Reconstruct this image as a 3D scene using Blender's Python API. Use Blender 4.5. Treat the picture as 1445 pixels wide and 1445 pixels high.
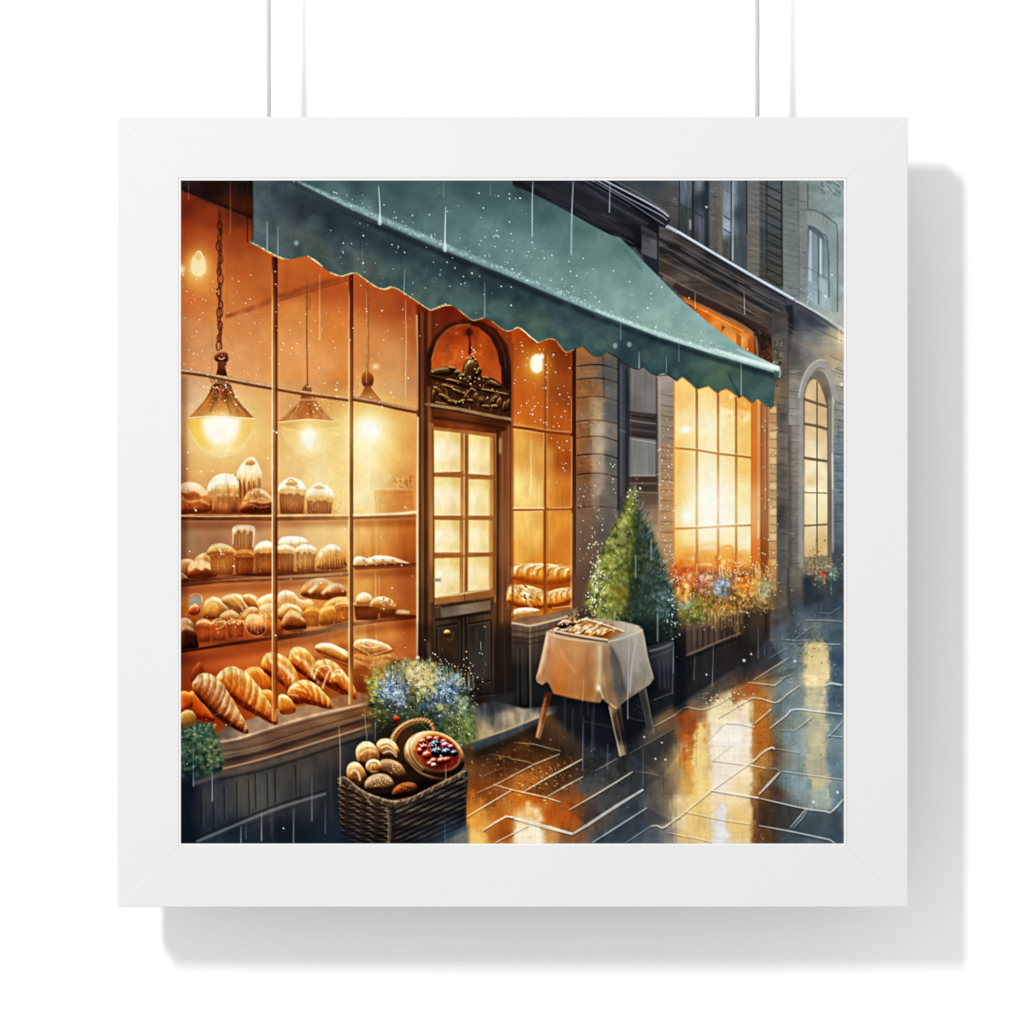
# A white-framed print of a bakery front on a rainy evening, hanging on two cords before a white wall.
import bpy
import math
import numpy as np

for o in list(bpy.data.objects):
    bpy.data.objects.remove(o, do_unlink=True)
SC = bpy.context.scene
U = 0.0005                    # metres per drawing unit (the frame is 1115 units = 56 cm wide)
FRONT, BACK = 0.084, 0.059    # the frame's face and back, measured out from the wall
CAM_D = 3.2                   # camera to frame face


def P(x, y, d=0.0):
    """drawing units (x right, y down from the picture's top-left) and distance from the wall -> world"""
    return ((x - 722.5) * U, -d, (722.5 - y) * U)


# ---- camera
cam = bpy.data.cameras.new('camera')
cam.sensor_width = 36
cam.lens = 36 * CAM_D / (1445 * U)
cam.clip_end = 50
cam_o = bpy.data.objects.new('camera', cam)
cam_o.location = (0, -(FRONT + CAM_D), 0)
cam_o.rotation_euler = (math.radians(90), 0, 0)
SC.collection.objects.link(cam_o)
SC.camera = cam_o
SC.render.resolution_x = SC.render.resolution_y = 1024
# ---- light : an evenly bright white studio and one tall window-like lamp high on the left
AMB, KEY = 0.965, 110.0
w = bpy.data.worlds.new('World')
SC.world = w
w.use_nodes = True
bg = w.node_tree.nodes['Background']
bg.inputs['Color'].default_value = (1, 1, 1, 1)
bg.inputs['Strength'].default_value = AMB
ld = bpy.data.lights.new('studio_lamp', 'AREA')
ld.shape = 'RECTANGLE'
ld.size, ld.size_y = 0.28, 0.52
ld.energy = KEY
ld.color = (1, 0.995, 0.985)
lo = bpy.data.objects.new('studio_lamp', ld)
H = 3.3
lo.location = (-0.50 * H, -H, 0.53 * H)
from mathutils import Vector
lo.rotation_euler = (-Vector(lo.location)).to_track_quat('-Z', 'Y').to_euler()
SC.collection.objects.link(lo)
SC.view_settings.view_transform = 'Standard'
SC.view_settings.look = 'None'
SC.view_settings.exposure = 0
SC.view_settings.gamma = 1
SC.view_settings.use_curve_mapping = False
SC.cycles.max_bounces = 6
E_PRINT = 1.515                # light falling on the print, so that its inks read as the photograph shows them


def mesh_obj(name, verts, faces, mat, parent=None):
    me = bpy.data.meshes.new(name)
    me.from_pydata(verts, [], faces)
    me.materials.append(mat)
    me.validate()
    me.update()
    o = bpy.data.objects.new(name, me)
    SC.collection.objects.link(o)
    if parent is not None:
        o.parent = parent
        o.matrix_parent_inverse = parent.matrix_world.inverted()
    return o


def material(name, col, rough=.6, spec=.2, bump=0., scale=60., vary=.02):
    m = bpy.data.materials.new(name)
    m.use_nodes = True
    nt = m.node_tree
    b = nt.nodes['Principled BSDF']
    b.inputs['Roughness'].default_value = rough
    b.inputs['Specular IOR Level'].default_value = spec
    tc = nt.nodes.new('ShaderNodeTexCoord')
    nz = nt.nodes.new('ShaderNodeTexNoise')
    nz.inputs['Scale'].default_value = scale
    nz.inputs['Detail'].default_value = 5
    nt.links.new(tc.outputs['Object'], nz.inputs['Vector'])
    cr = nt.nodes.new('ShaderNodeValToRGB')
    lo_, hi_ = [c * (1 - vary) for c in col], [min(1, c * (1 + vary)) for c in col]
    cr.color_ramp.elements[0].color = (*lo_, 1)
    cr.color_ramp.elements[1].color = (*hi_, 1)
    nt.links.new(nz.outputs['Fac'], cr.inputs['Fac'])
    nt.links.new(cr.outputs['Color'], b.inputs['Base Color'])
    if bump:
        bp = nt.nodes.new('ShaderNodeBump')
        bp.inputs['Strength'].default_value = bump
        bp.inputs['Distance'].default_value = .0006
        nt.links.new(nz.outputs['Fac'], bp.inputs['Height'])
        nt.links.new(bp.outputs['Normal'], b.inputs['Normal'])
    return m


# ---- the wall
M_WALL = material('white_wall_paint', (.832, .832, .832), .9, .05, .15, 220, .01)
wall = mesh_obj('wall', [(-2.2, 0, -1.6), (2.2, 0, -1.6), (2.2, 0, 1.8), (-2.2, 0, 1.8), (-2.2, .1, -1.6), (2.2, .1, -1.6), (2.2, .1, 1.8), (-2.2, .1, 1.8)],
                [(0, 1, 2, 3), (5, 4, 7, 6), (4, 0, 3, 7), (1, 5, 6, 2), (3, 2, 6, 7), (4, 5, 1, 0)], M_WALL)
wall['kind'] = 'structure'

# ---- the framed print : an Empty that carries four mitred rails and the print
framed = bpy.data.objects.new('framed_print', None)
framed.location = P(723.5, 1280.5, (FRONT + BACK) / 2)
SC.collection.objects.link(framed)
bpy.context.view_layer.update()
framed['label'] = 'square watercolour print of a rainy-evening bakery front, in a wide white mitred frame'
framed['category'] = 'framed picture'
M_RAIL = material('white_frame_paint', (.565, .565, .566), .55, .12, .05, 90, .006)
# rail profile : (distance in from the outer edge, height of the surface from the wall)
R_ = 86.4
PROF = [(0, BACK), (0, FRONT - 1.2 * U), (.35, FRONT - .4 * U), (1.2, FRONT), (R_ - .6, FRONT), (R_ - .2, FRONT - .2 * U), (R_, FRONT - .6 * U),
        (R_, FRONT - 9 * U), (R_ - 8, FRONT - 9 * U), (R_ - 8, BACK)]
X0, X1, Y0, Y1 = 165.4, 1281.2, 164.5, 1279.9
GAP = .15                     # hairline of the mitre joint


def rail(side):
    a, b = [], []
    for u, d in PROF:
        g = GAP + (.5 if d >= FRONT - 1e-6 else 0) * 0
        if side == 'top':
            a.append(P(X0 + u + g, Y0 + u, d)); b.append(P(X1 - u - g, Y0 + u, d))
        elif side == 'bottom':
            a.append(P(X1 - u - g, Y1 - u, d)); b.append(P(X0 + u + g, Y1 - u, d))
        elif side == 'left':
            a.append(P(X0 + u, Y1 - u - g, d)); b.append(P(X0 + u, Y0 + u + g, d))
        else:
            a.append(P(X1 - u, Y0 + u + g, d)); b.append(P(X1 - u, Y1 - u - g, d))
    n = len(a)
    v = a + b
    f = [(i, (i + 1) % n, n + (i + 1) % n, n + i) for i in range(n)]
    f += [tuple(reversed(range(n))), tuple(range(n, 2 * n))]
    return mesh_obj('frame_rail', v, f, M_RAIL, framed)


for s_ in ('top', 'right', 'bottom', 'left'):
    rail(s_)

# ---- two hanging cords
M_CORD = material('pale_grey_cord', (.45, .446, .432), .8, .05, .6, 700, .12)


def cord(x, label, d_hang=.0505, r=2.95):
    n, v, f = 14, [], []
    ys = list(np.linspace(-640, 172, 60)) + [182, 196, 210]
    for j, y in enumerate(ys):
        t_ = min(1, max(0, (y - 172) / 22))                # behind the top rail it turns in to the frame's back
        d = d_hang + (BACK - 3.1 * U - d_hang) * t_
        for i in range(n):
            t = 2 * math.pi * i / n
            k = r * (1 + .05 * math.cos(3 * t + j * .9))
            v.append(P(x + k * math.cos(t), y, d + k * U * math.sin(t)))
    for j in range(len(ys) - 1):
        for i in range(n):
            f.append((j * n + i, j * n + (i + 1) % n, (j + 1) * n + (i + 1) % n, (j + 1) * n + i))
    f.append(tuple(range(n)))
    f.append(tuple(reversed(range((len(ys) - 1) * n, len(ys) * n))))
    o = mesh_obj('hanging_cord', v, f, M_CORD)
    for p in o.data.polygons:
        p.use_smooth = True
    o['label'] = label
    o['category'] = 'cord'
    o['group'] = 'cords the framed print hangs from'
    return o


cord(375.6, 'thin pale cord holding up the frame, on the left side of its top rail')
cord(1072.4, 'thin pale cord holding up the frame, on the right side of its top rail')

# ---------------------------------------------------------------- a small paint box (numpy only)
# The photographed object is a framed flat print.  The print's picture is painted here stroke by
# stroke into a pigment grid, which becomes the colour attribute of the print sheet's mesh.
NP = 936                      # pigment cells along each side of the print
OX, OY = 255.0, 254.5         # drawing units of the print's top-left corner
CV = np.zeros((NP, NP, 3), np.float32)
CLIP = [None]
rs = np.random.RandomState(7)


def hx(c):
    if isinstance(c, str):
        return np.array([int(c[i:i + 2], 16) / 255 for i in (0, 2, 4)], np.float32)
    return np.array(c, np.float32)


def S(s):
    if isinstance(s, str):
        return np.array([[float(v) for v in p.split(',')] for p in s.split()], float)
    return np.array(s, float)


def sm(pts, closed=False, n=6):
    p = S(pts)
    m = len(p)
    if m < 3:
        return p
    out = []
    rng = range(m if closed else m - 1)
    for i in rng:
        if closed:
            a, b, c, d = p[(i - 1) % m], p[i], p[(i + 1) % m], p[(i + 2) % m]
        else:
            a, b, c, d = p[max(i - 1, 0)], p[i], p[i + 1], p[min(i + 2, m - 1)]
        for k in range(n):
            t = k / n
            out.append(.5 * ((2 * b) + (-a + c) * t + (2 * a - 5 * b + 4 * c - d) * t * t + (-a + 3 * b - 3 * c + d) * t ** 3))
    if not closed:
        out.append(p[-1])
    return np.array(out)


def blur(m, s):
    if s <= .05:
        return m
    r = max(1, int(s * 2.6 + .5))
    k = np.exp(-.5 * (np.arange(-r, r + 1) / s) ** 2)
    k /= k.sum()
    for ax in (0, 1):
        pad = [(0, 0)] * m.ndim
        pad[ax] = (r, r)
        q = np.pad(m, pad, mode='edge')
        acc = np.zeros_like(m)
        n = m.shape[ax]
        for i, w in enumerate(k):
            acc += np.float32(w) * (q[i:i + n] if ax == 0 else q[:, i:i + n])
        m = acc
    return m


def up(g, h, w):
    """bicubic-ish enlargement of a small grid"""
    def ax0(a, n):
        m = a.shape[0]
        t = np.linspace(0, m - 1.001, n)
        i = t.astype(int)
        f = (t - i)
        f = (f * f * (3 - 2 * f)).astype(np.float32)
        f = f.reshape((-1,) + (1,) * (a.ndim - 1))
        return a[i] * (1 - f) + a[np.minimum(i + 1, m - 1)] * f
    a = ax0(g, h)
    return np.swapaxes(ax0(np.swapaxes(a, 0, 1), w), 0, 1)


def mknoise(sx, sy, seed, octv=3):
    r = np.random.RandomState(seed)
    out = np.zeros((NP, NP), np.float32)
    amp = 1
    for o in range(octv):
        gx, gy = max(2, int(NP / sx) + 2), max(2, int(NP / sy) + 2)
        out += amp * up(r.uniform(-1, 1, (gy, gx)).astype(np.float32), NP, NP)
        amp *= .55
        sx = max(1, sx / 2)
        sy = max(1, sy / 2)
    return out / 1.3


NZ = {'f': mknoise(3, 3, 1, 2), 'm': mknoise(12, 12, 2), 'l': mknoise(50, 50, 3, 4), 'v': mknoise(4, 60, 4),
      'h': mknoise(60, 4, 5), 'd': mknoise(7, 26, 6)}


def box(p, pad):
    x0 = max(0, int(math.floor(p[:, 0].min() - OX - pad)))
    y0 = max(0, int(math.floor(p[:, 1].min() - OY - pad)))
    x1 = min(NP, int(math.ceil(p[:, 0].max() - OX + pad)) + 1)
    y1 = min(NP, int(math.ceil(p[:, 1].max() - OY + pad)) + 1)
    return x0, y0, x1, y1


def raster(p, pad=0, sub=4):
    x0, y0, x1, y1 = box(p, pad)
    if x1 <= x0 or y1 <= y0:
        return None
    w, h = x1 - x0, y1 - y0
    q = p - [OX + x0, OY + y0]
    a = q
    b = np.roll(q, -1, 0)
    ys = (np.arange(h * sub) + .5) / sub
    ay, by = a[:, 1][:, None], b[:, 1][:, None]
    act = ((ay <= ys) & (by > ys)) | ((by <= ys) & (ay > ys))
    with np.errstate(divide='ignore', invalid='ignore'):
        xc = a[:, 0][:, None] + (ys - ay) * (b[:, 0] - a[:, 0])[:, None] / (by - ay)
    xc = np.where(act, xc, np.inf)
    xc.sort(0)
    e, s = np.nonzero(np.isfinite(xc))
    x = np.clip(xc[e, s], 0, w)
    i = np.minimum(x.astype(int), w)
    f = x - i
    sg = np.where(e % 2 == 0, 1., -1.)
    d = np.zeros((h * sub, w + 2))
    np.add.at(d, (s, i), sg * (1 - f))
    np.add.at(d, (s, i + 1), sg * f)
    m = np.cumsum(d, 1)[:, :w].reshape(h, sub, w).mean(1)
    return np.clip(m, 0, 1).astype(np.float32), (x0, y0, x1, y1)


def idw(ctrl, bb, p=3.2, pw=None):
    """colours spread between control points, as wet washes run into each other"""
    x0, y0, x1, y1 = bb
    st = 6
    w, h = max(2, (x1 - x0) // st + 2), max(2, (y1 - y0) // st + 2)
    gx = np.linspace(x0 + OX, x1 + OX, w)
    gy = np.linspace(y0 + OY, y1 + OY, h)
    X, Y = np.meshgrid(gx, gy)
    acc = np.zeros((h, w, 3))
    ws = np.zeros((h, w))
    for cx, cy, c in ctrl:
        k = 1 / ((X - cx) ** 2 + (Y - cy) ** 2 + 30) ** (p / 2)
        acc += k[..., None] * hx(c)
        ws += k
    g = (acc / ws[..., None]).astype(np.float32)
    return up(g, y1 - y0, x1 - x0)


def colour(col, bb):
    if isinstance(col, list):
        return idw(col, bb)
    if callable(col):
        return col(bb)
    return hx(col).reshape(1, 1, 3)


def put(m, bb, c, mode='n'):
    x0, y0, x1, y1 = bb
    if CLIP[0] is not None:
        m = m * CLIP[0][y0:y1, x0:x1]
    m = m[..., None]
    d = CV[y0:y1, x0:x1]
    if mode == 'n':
        d += (c - d) * m
    elif mode == 'mul':
        d *= 1 - m * (1 - c)
    elif mode == 'scr':
        d += (1 - d) * c * m
    elif mode == 'add':
        d += c * m


def fill(pts, col, a=1., soft=.5, tex=0, tk='m', mode='n', smooth=False, wob=0):
    p = sm(pts, True) if smooth else S(pts)
    r = raster(p, 3 * soft + 1)
    if r is None:
        return
    m, bb = r
    m = blur(m, soft)
    x0, y0, x1, y1 = bb
    if wob:
        m = np.clip(m + wob * NZ['m'][y0:y1, x0:x1] * m * (1 - m) * 4, 0, 1)
    c = colour(col, bb)
    if tex:
        c = np.clip(c * (1 + tex * NZ[tk][y0:y1, x0:x1, None]), 0, 1.2)
    put(m * a, bb, c, mode)


def line(pts, w, col, a=1., soft=.4, smooth=True, tex=0, tk='m', mode='n', taper=0):
    p = sm(pts) if smooth else S(pts)
    n = len(p)
    ws = np.interp(np.linspace(0, 1, n), np.linspace(0, 1, len(w)), w) if hasattr(w, '__len__') else np.full(n, float(w))
    if taper:
        t = np.linspace(0, 1, n)
        ws = ws * np.clip(np.minimum(t, 1 - t) * taper * 2, .15, 1)
    d = np.gradient(p, axis=0)
    nn = np.stack([-d[:, 1], d[:, 0]], 1)
    nn /= np.maximum(1e-6, np.linalg.norm(nn, axis=1))[:, None]
    k = nn * ws[:, None] / 2
    fill(np.concatenate([p + k, (p - k)[::-1]]), col, a, soft, tex, tk, mode)


def ell(cx, cy, rx, ry, rot=0, n=28):
    t = np.linspace(0, 2 * np.pi, n, endpoint=False)
    x, y = rx * np.cos(t), ry * np.sin(t)
    c, s = math.cos(math.radians(rot)), math.sin(math.radians(rot))
    return np.stack([cx + x * c - y * s, cy + x * s + y * c], 1)


def glow(cx, cy, rx, ry, col, a=1., mode='scr', p=1.):
    bb = box(np.array([[cx - rx * 3, cy - ry * 3], [cx + rx * 3, cy + ry * 3]]), 0)
    x0, y0, x1, y1 = bb
    if x1 <= x0 or y1 <= y0:
        return
    X = (np.arange(x0, x1) + OX + .5 - cx) / rx
    Y = (np.arange(y0, y1) + OY + .5 - cy) / ry
    d = (X[None] ** 2 + Y[:, None] ** 2)
    put((a * np.exp(-d ** p)).astype(np.float32), bb, hx(col).reshape(1, 1, 3), mode)


def clip(pts=None, soft=.5, smooth=False):
    if pts is None:
        CLIP[0] = None
        return
    p = sm(pts, True) if smooth else S(pts)
    full = np.zeros((NP, NP), np.float32)
    r = raster(p, 2)
    if r is not None:
        m, (x0, y0, x1, y1) = r
        full[y0:y1, x0:x1] = blur(m, soft)
    CLIP[0] = full


RB = ['5a2408', 'b05a18', 'e89a44', 'fbd890']      # baked dough, from crust brown to glaze


def lump(pts, ramp=RB, r=6, L=(-.25, -1), k=1.2, base=.29, soft=.6, smooth=True, tex=.035, a=1., edge=.35):
    """a rounded body: washes follow the swelling of the outline"""
    p = sm(pts, True) if smooth else S(pts)
    q = raster(p, 3)
    if q is None:
        return
    m, bb = q
    x0, y0, x1, y1 = bb
    pm = np.pad(m, 12)
    h = blur(pm, r) + .6 * blur(pm, r * .45)
    gy, gx = np.gradient(h)
    gx, gy, h = gx[12:-12, 12:-12], gy[12:-12, 12:-12], h[12:-12, 12:-12]
    L = np.array(L) / np.hypot(*L)
    s = base - k * r * (gx * L[0] + gy * L[1]) + .05 * NZ['m'][y0:y1, x0:x1]
    s = np.clip(s, 0, 1) * (len(ramp) - 1)
    i = np.minimum(s.astype(int), len(ramp) - 2)
    f = (s - i)[..., None]
    rc = np.array([hx(c) for c in ramp])
    c = rc[i] * (1 - f) + rc[i + 1] * f
    if edge:
        rim = np.clip(1 - h / 1.6, 0, 1)[..., None] ** 2
        low = np.clip(.5 - (s / (len(ramp) - 1))[..., None], 0, 1) * 2
        c = c * (1 - edge * rim * low)
    c = c * (1 + tex * NZ['f'][y0:y1, x0:x1, None] + 2 * tex * NZ['v'][y0:y1, x0:x1, None])
    put(blur(m, soft) * a, bb, c.astype(np.float32))


def dabs(n, cx, cy, rx, ry, cols, s=(1, 2.5), a=(.4, .9), seed=0, shape=None, dist='g', asp=1., rot=None, soft=.5):
    """many small brush touches scattered over a patch"""
    r = np.random.RandomState(seed)
    poly = S(shape) if shape is not None else None
    done = tries = 0
    rows = [hx(c) for c in cols]
    while done < n and tries < n * 20:
        tries += 1
        if dist == 'g':
            x, y = cx + rx * r.randn() * .5, cy + ry * r.randn() * .5
        else:
            x, y = cx + rx * r.uniform(-1, 1), cy + ry * r.uniform(-1, 1)
        if poly is not None:
            xa, ya = poly[:, 0], poly[:, 1]
            xb, yb = np.roll(xa, -1), np.roll(ya, -1)
            cr = ((ya <= y) != (yb <= y))
            with np.errstate(divide='ignore', invalid='ignore'):
                xx = xa + (y - ya) * (xb - xa) / (yb - ya)
            if np.count_nonzero(cr & (xx > x)) % 2 == 0:
                continue
        done += 1
        rad = r.uniform(*s)
        c = rows[r.randint(len(rows))] * r.uniform(.85, 1.12)
        al = r.uniform(*a)
        th = math.radians(r.uniform(0, 180) if rot is None else rot + r.uniform(-25, 25))
        R_ = int(rad * max(asp, 1) * 1.8 + 2)
        ix, iy = int(x - OX), int(y - OY)
        x0, y0, x1, y1 = max(0, ix - R_), max(0, iy - R_), min(NP, ix + R_ + 1), min(NP, iy + R_ + 1)
        if x1 <= x0 or y1 <= y0:
            continue
        X = np.arange(x0, x1)[None] + OX + .5 - x
        Y = np.arange(y0, y1)[:, None] + OY + .5 - y
        u = (X * math.cos(th) + Y * math.sin(th)) / (rad * asp)
        v = (-X * math.sin(th) + Y * math.cos(th)) / rad
        d = np.sqrt(u * u + v * v)
        m = np.clip((1 - d) * rad / max(soft, .2) + .5, 0, 1) * al
        put(m.astype(np.float32), (x0, y0, x1, y1), np.clip(c, 0, 1).reshape(1, 1, 3).astype(np.float32))


def croissant(pts, W, n=7, ramp=RB, L=(-.2, -1), dark='7a3208', lite='fbe0a8', prof=None, a=1., lean=.5, base=.4):
    """a rolled, ridged pastry tapering to a point; the ridges differ in width and strength"""
    ax = sm(pts, n=10)
    m = len(ax)
    t = np.linspace(0, 1, m)
    d = np.gradient(ax, axis=0)
    nn = np.stack([-d[:, 1], d[:, 0]], 1)
    nn /= np.linalg.norm(nn, axis=1)[:, None]
    dd = d / np.linalg.norm(d, axis=1)[:, None]
    r = np.random.RandomState(int(W * 10) + n)
    w = W / 2 * np.interp(t, [0, .05, .16, .34, .6, .84, .95, 1], prof or [.3, .58, .86, 1, .84, .47, .22, .04])
    out = np.concatenate([ax + nn * w[:, None], (ax - nn * w[:, None])[::-1]])
    lump(out, ramp, r=max(2.5, W * .2), L=L, smooth=False, a=a, base=base, tex=.05)
    clip(out)
    for i in range(n):
        ti = (i + .55 + r.uniform(-.18, .18)) / n
        j = int(np.clip(ti, 0, .97) * (m - 1))
        u = np.linspace(-1, 1, 11)
        ln = lean + r.uniform(-.12, .12)
        q = ax[j] + nn[j] * (u * w[j] * 1.05)[:, None] + dd[j] * ((u * ln + .38 * (1 - u * u)) * w[j])[:, None]
        q += r.uniform(-.5, .5, q.shape)
        line(q, np.linspace(.6, 1.5, 11) * max(.9, W * .06), dark, r.uniform(.2, .42), .9)
        line(q - dd[j] * (W * .05), np.linspace(1.5, .4, 11) * max(1., W * .09), dark, .22, 1.4)
        q2 = q + dd[j] * (W * .1)
        line(q2[:8], [.6, 2.0 * max(.7, W * .05), .8], lite, r.uniform(.25, .6), 1., tex=.15, tk='m')
        if W > 24:
            q3 = q + dd[j] * (W * .17) + r.uniform(-.8, .8, q.shape)
            line(q3, max(.7, W * .025), (dark, lite)[i % 2], .3, .6)
    for i in range(int(W * 1.2)):
        j = r.randint(2, m - 3)
        u = r.uniform(-.8, .4)
        p0 = ax[j] + nn[j] * u * w[j] * (-1 if nn[j][1] > 0 and L[1] > 0 else 1)
        line([p0, p0 + nn[j] * w[j] * .25 + dd[j] * w[j] * .12], r.uniform(.7, 1.6), (lite, dark, lite)[i % 3], .3, .6)
    clip()


def soften(pts, s=1.2, a=.6, edge=3):
    """wet-in-wet: let the touches inside an outline run together"""
    p = S(pts)
    q = raster(p, 10)
    if q is None:
        return
    m, bb = q
    x0, y0, x1, y1 = bb
    c = CV[y0:y1, x0:x1].copy()
    b = np.stack([blur(c[..., i], s) for i in range(3)], -1)
    put(blur(m, edge) * a, bb, b)


def cup(x0, x1, yt, yb, col=('c07a34', '8a4818'), n=7, ins=.12, crown=None, ct=('d89040', 'fff2d0'), ch=14, drip=0, seed=0):
    """a small baked cup: pleated paper body and a rounded (iced) top"""
    w = x1 - x0
    b = [[x0, yt], [x1, yt], [x1 - w * ins * .35, yt * .4 + yb * .6], [x1 - w * ins, yb], [x0 + w * ins, yb], [x0 + w * ins * .35, yt * .4 + yb * .6]]
    fill(b, [(x0, yt, col[1]), (x0 + w * .4, (yt + yb) / 2, col[0]), (x0 + w * .4, yt, col[1]), (x0 + w * .35, yb, col[1]), (x1, yb, '6a2c0a'), (x0, yb, '7a3810'), (x1, yt, col[1])], 1, .6, .1, 'd')
    for i in range(n):
        u = (i + .5) / n
        line([[x0 + w * u, yt], [x0 + w * (ins + u * (1 - 2 * ins)), yb]], 1.2, col[1], .5, .6, False)
        u += .35 / n
        line([[x0 + w * u, yt], [x0 + w * (ins + u * (1 - 2 * ins)), yb - 2]], .9, ct[0], .35, .6, False)
    r = np.random.RandomState(seed + int(x0))
    top = [[x0 - 1.5, yt + 1], [x0 - 1, yt - ch * .45], [x0 + w * .2, yt - ch * .85], [x0 + w * .5, yt - ch], [x0 + w * .8, yt - ch * .85],
           [x1 + 1, yt - ch * .45], [x1 + 1.5, yt + 1]]
    k = 7
    for i in range(1, k):
        u = 1 - i / k
        top.append([x0 + w * u, yt + (drip * r.uniform(.3, 1) if i % 2 else -1.5)])
    lump(top, [ct[0], ct[0], ct[1], ct[1]], r=4, base=.55, L=(-.1, -1), smooth=True)
# ================================================================ the picture, back to front
# ---- shop interior seen through the big window
fill('254,254 596,254 596,1060 254,1060', [
    (256, 290, '8a3418'), (300, 262, '2c1612'), (340, 265, '221512'), (262, 330, 'b04c1c'), (300, 310, '8e3a1a'), (290, 340, 'b4501e'),
    (338, 300, '5c2816'), (335, 340, 'a24a1e'), (345, 380, 'b8581f'), (270, 420, 'c06830'), (280, 400, 'cf7a36'), (330, 430, 'bb6a30'),
    (262, 470, 'c08058'), (285, 490, 'c98c60'), (340, 450, 'c47c48'), (340, 500, 'd09060'), (375, 410, 'b45a22'), (375, 490, 'cf8a50'),
    (410, 400, 'b4561e'), (420, 440, 'd08340'), (420, 500, 'd8955a'), (470, 400, 'b44e18'), (475, 460, 'cc7430'), (450, 520, 'd9965c'),
    (485, 540, 'cd7c3c'), (510, 410, 'a8481a'), (540, 430, 'b4551f'), (575, 430, 'a8481c'), (520, 480, 'cc8448'), (555, 500, 'cb8d58'),
    (580, 540, 'c38858'), (580, 470, 'bf7034'), (560, 540, 'cd955e'), (515, 540, 'd29058'),
    (260, 560, 'c79a76'), (258, 640, 'd0a068'), (290, 660, 'd9a866'), (330, 660, 'dfae68'), (375, 560, 'd99e5c'), (375, 620, 'e2ae64'),
    (375, 690, 'e0ac66'), (300, 680, 'd6a060'), (262, 700, 'cc9862'),
    (405, 580, 'd69a5c'), (410, 660, 'e9c07a'), (470, 570, 'd4924c'), (480, 600, 'e4b25c'), (450, 670, 'f4d78e'), (480, 700, 'f0c870'),
    (410, 715, 'e8bd78'), (485, 660, 'efc06a'),
    (510, 580, 'd18836'), (550, 580, 'd9923e'), (520, 650, 'fae09a'), (510, 700, 'f8e0a0'), (545, 640, 'f0bc5c'), (570, 620, 'dc9440'),
    (575, 680, 'da9244'), (560, 720, 'dd984c'), (520, 720, 'f4cf88'),
    (270, 760, 'b08862'), (300, 750, 'b18058'), (350, 745, 'bb8860'), (375, 800, 'a86838'), (260, 800, 'a87850'), (410, 745, 'd8a66c'),
    (450, 750, 'ecc47e'), (485, 760, 'f2cd80'), (505, 760, 'e8b060'), (530, 750, 'd88c3c'), (570, 760, 'd07c32'), (520, 780, 'e0a050'),
    (290, 840, 'd07a38'), (340, 835, 'd88c4a'), (375, 830, 'd28240'), (270, 900, '9c4a18'), (330, 880, 'b8642a'), (420, 830, 'd89458'),
    (410, 820, 'c8854c'), (470, 870, 'c87830'), (510, 830, 'e0a04c'), (540, 830, 'c8782e'), (570, 840, 'c06c28'), (575, 815, 'c47030'),
    (290, 920, 'cc6c2c'), (340, 925, 'cf6a26'), (270, 950, 'a84818'), (370, 920, 'd27228'), (420, 895, 'd88a48'), (460, 900, 'd89450'),
    (480, 920, 'd88034'), (510, 890, 'e8ac5a'), (545, 890, 'd88a3c'), (575, 880, 'c46c28'), (560, 930, 'cc7230'), (575, 960, 'b05c24'),
    (530, 965, '9c4a18'), (510, 980, '8a3c14'), (300, 1010, '9c4414'), (400, 990, 'a04c18'), (450, 990, '8a4418'), (420, 270, '7a3016'), (520, 320, '8a3a18'), (580, 390, '7a3016')], 1, .3, .025, 'l')
fill('254,254 596,254 596,1060 254,1060', 'e8a060', .05, .2, .25, 'm')
# dark ceiling beam of the room and its braces
fill('254,254 360,254 360,310 254,266', [(256, 256, '33282c'), (300, 260, '24110f'), (352, 258, '181414'), (330, 290, '4c2112'), (352, 300, '4a2212')], .95, .6, .1)
line('250,263 300,284 360,309', [6, 5, 3.5], '2e1a1a', .85, .8)
line('318,447 352,436 384,424', [5, 7, 8], '96481f', .75, 1.2, tex=.2)
line('392,420 440,405 492,390', [9, 8, 6], '8f4018', .75, 1.2, tex=.2)
line('393,425 440,411 492,395', 1.2, '6a2c10', .7, .6)
line('349,254 349,342', 1.6, '3c1c12', .8)
line('357,254 357,340', 3, '3a2014', .7, 1)
line('321,350 321,450', 1, '8a4018', .35, .8)
line('299,460 299,540', 1.4, '9a6038', .4, .8)
line('404,360 404,420', 5, '96481c', .4, 2)
# bare bulbs
glow(279, 374, 26, 30, 'ff9a30', .55)
glow(279, 376, 13, 17, 'ffe090', .9)
fill('272,362 277,354 283,353 287,360 290,371 290,382 284,389 276,389 270,383 270,372', 'fff0b8', 1, .8, smooth=True)
fill('275,364 279,355 284,361 280,368', 'f0b850', .6, .8, smooth=True)
line('273,362 277,354 283,353 288,360', 1, '7a3c14', .6)
glow(256, 380, 5, 6, 'ffe8b8', .9)
# chain of the first lamp
line('310,292 310,312', 5, '5a2a18', .55, 1)
y = 312
k = 0
while y < 494:
    hgt = (13, 9, 11, 15, 8)[k % 5]
    wd = (5, 2.6, 4.4, 6, 3)[k % 5]
    x = 310 + 1.2 * math.sin(k * 1.7)
    line(np.concatenate([ell(x, y + hgt / 2, wd * .62, hgt / 2, 0, 14), ell(x, y + hgt / 2, wd * .62, hgt / 2, 0, 14)[:1]]), 2.3,
         ('571f12', '4a1a10', '6b2c16')[k % 3], .9, .45, False)
    if k % 2:
        line([[x - 1, y], [x + 1.2, y + hgt]], 2.2, '4a1c12', .75, .5, False)
    y += hgt * .84
    k += 1
line('310,300 310.5,400 310,496', 2, '4a1c10', .55, .8)
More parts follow.
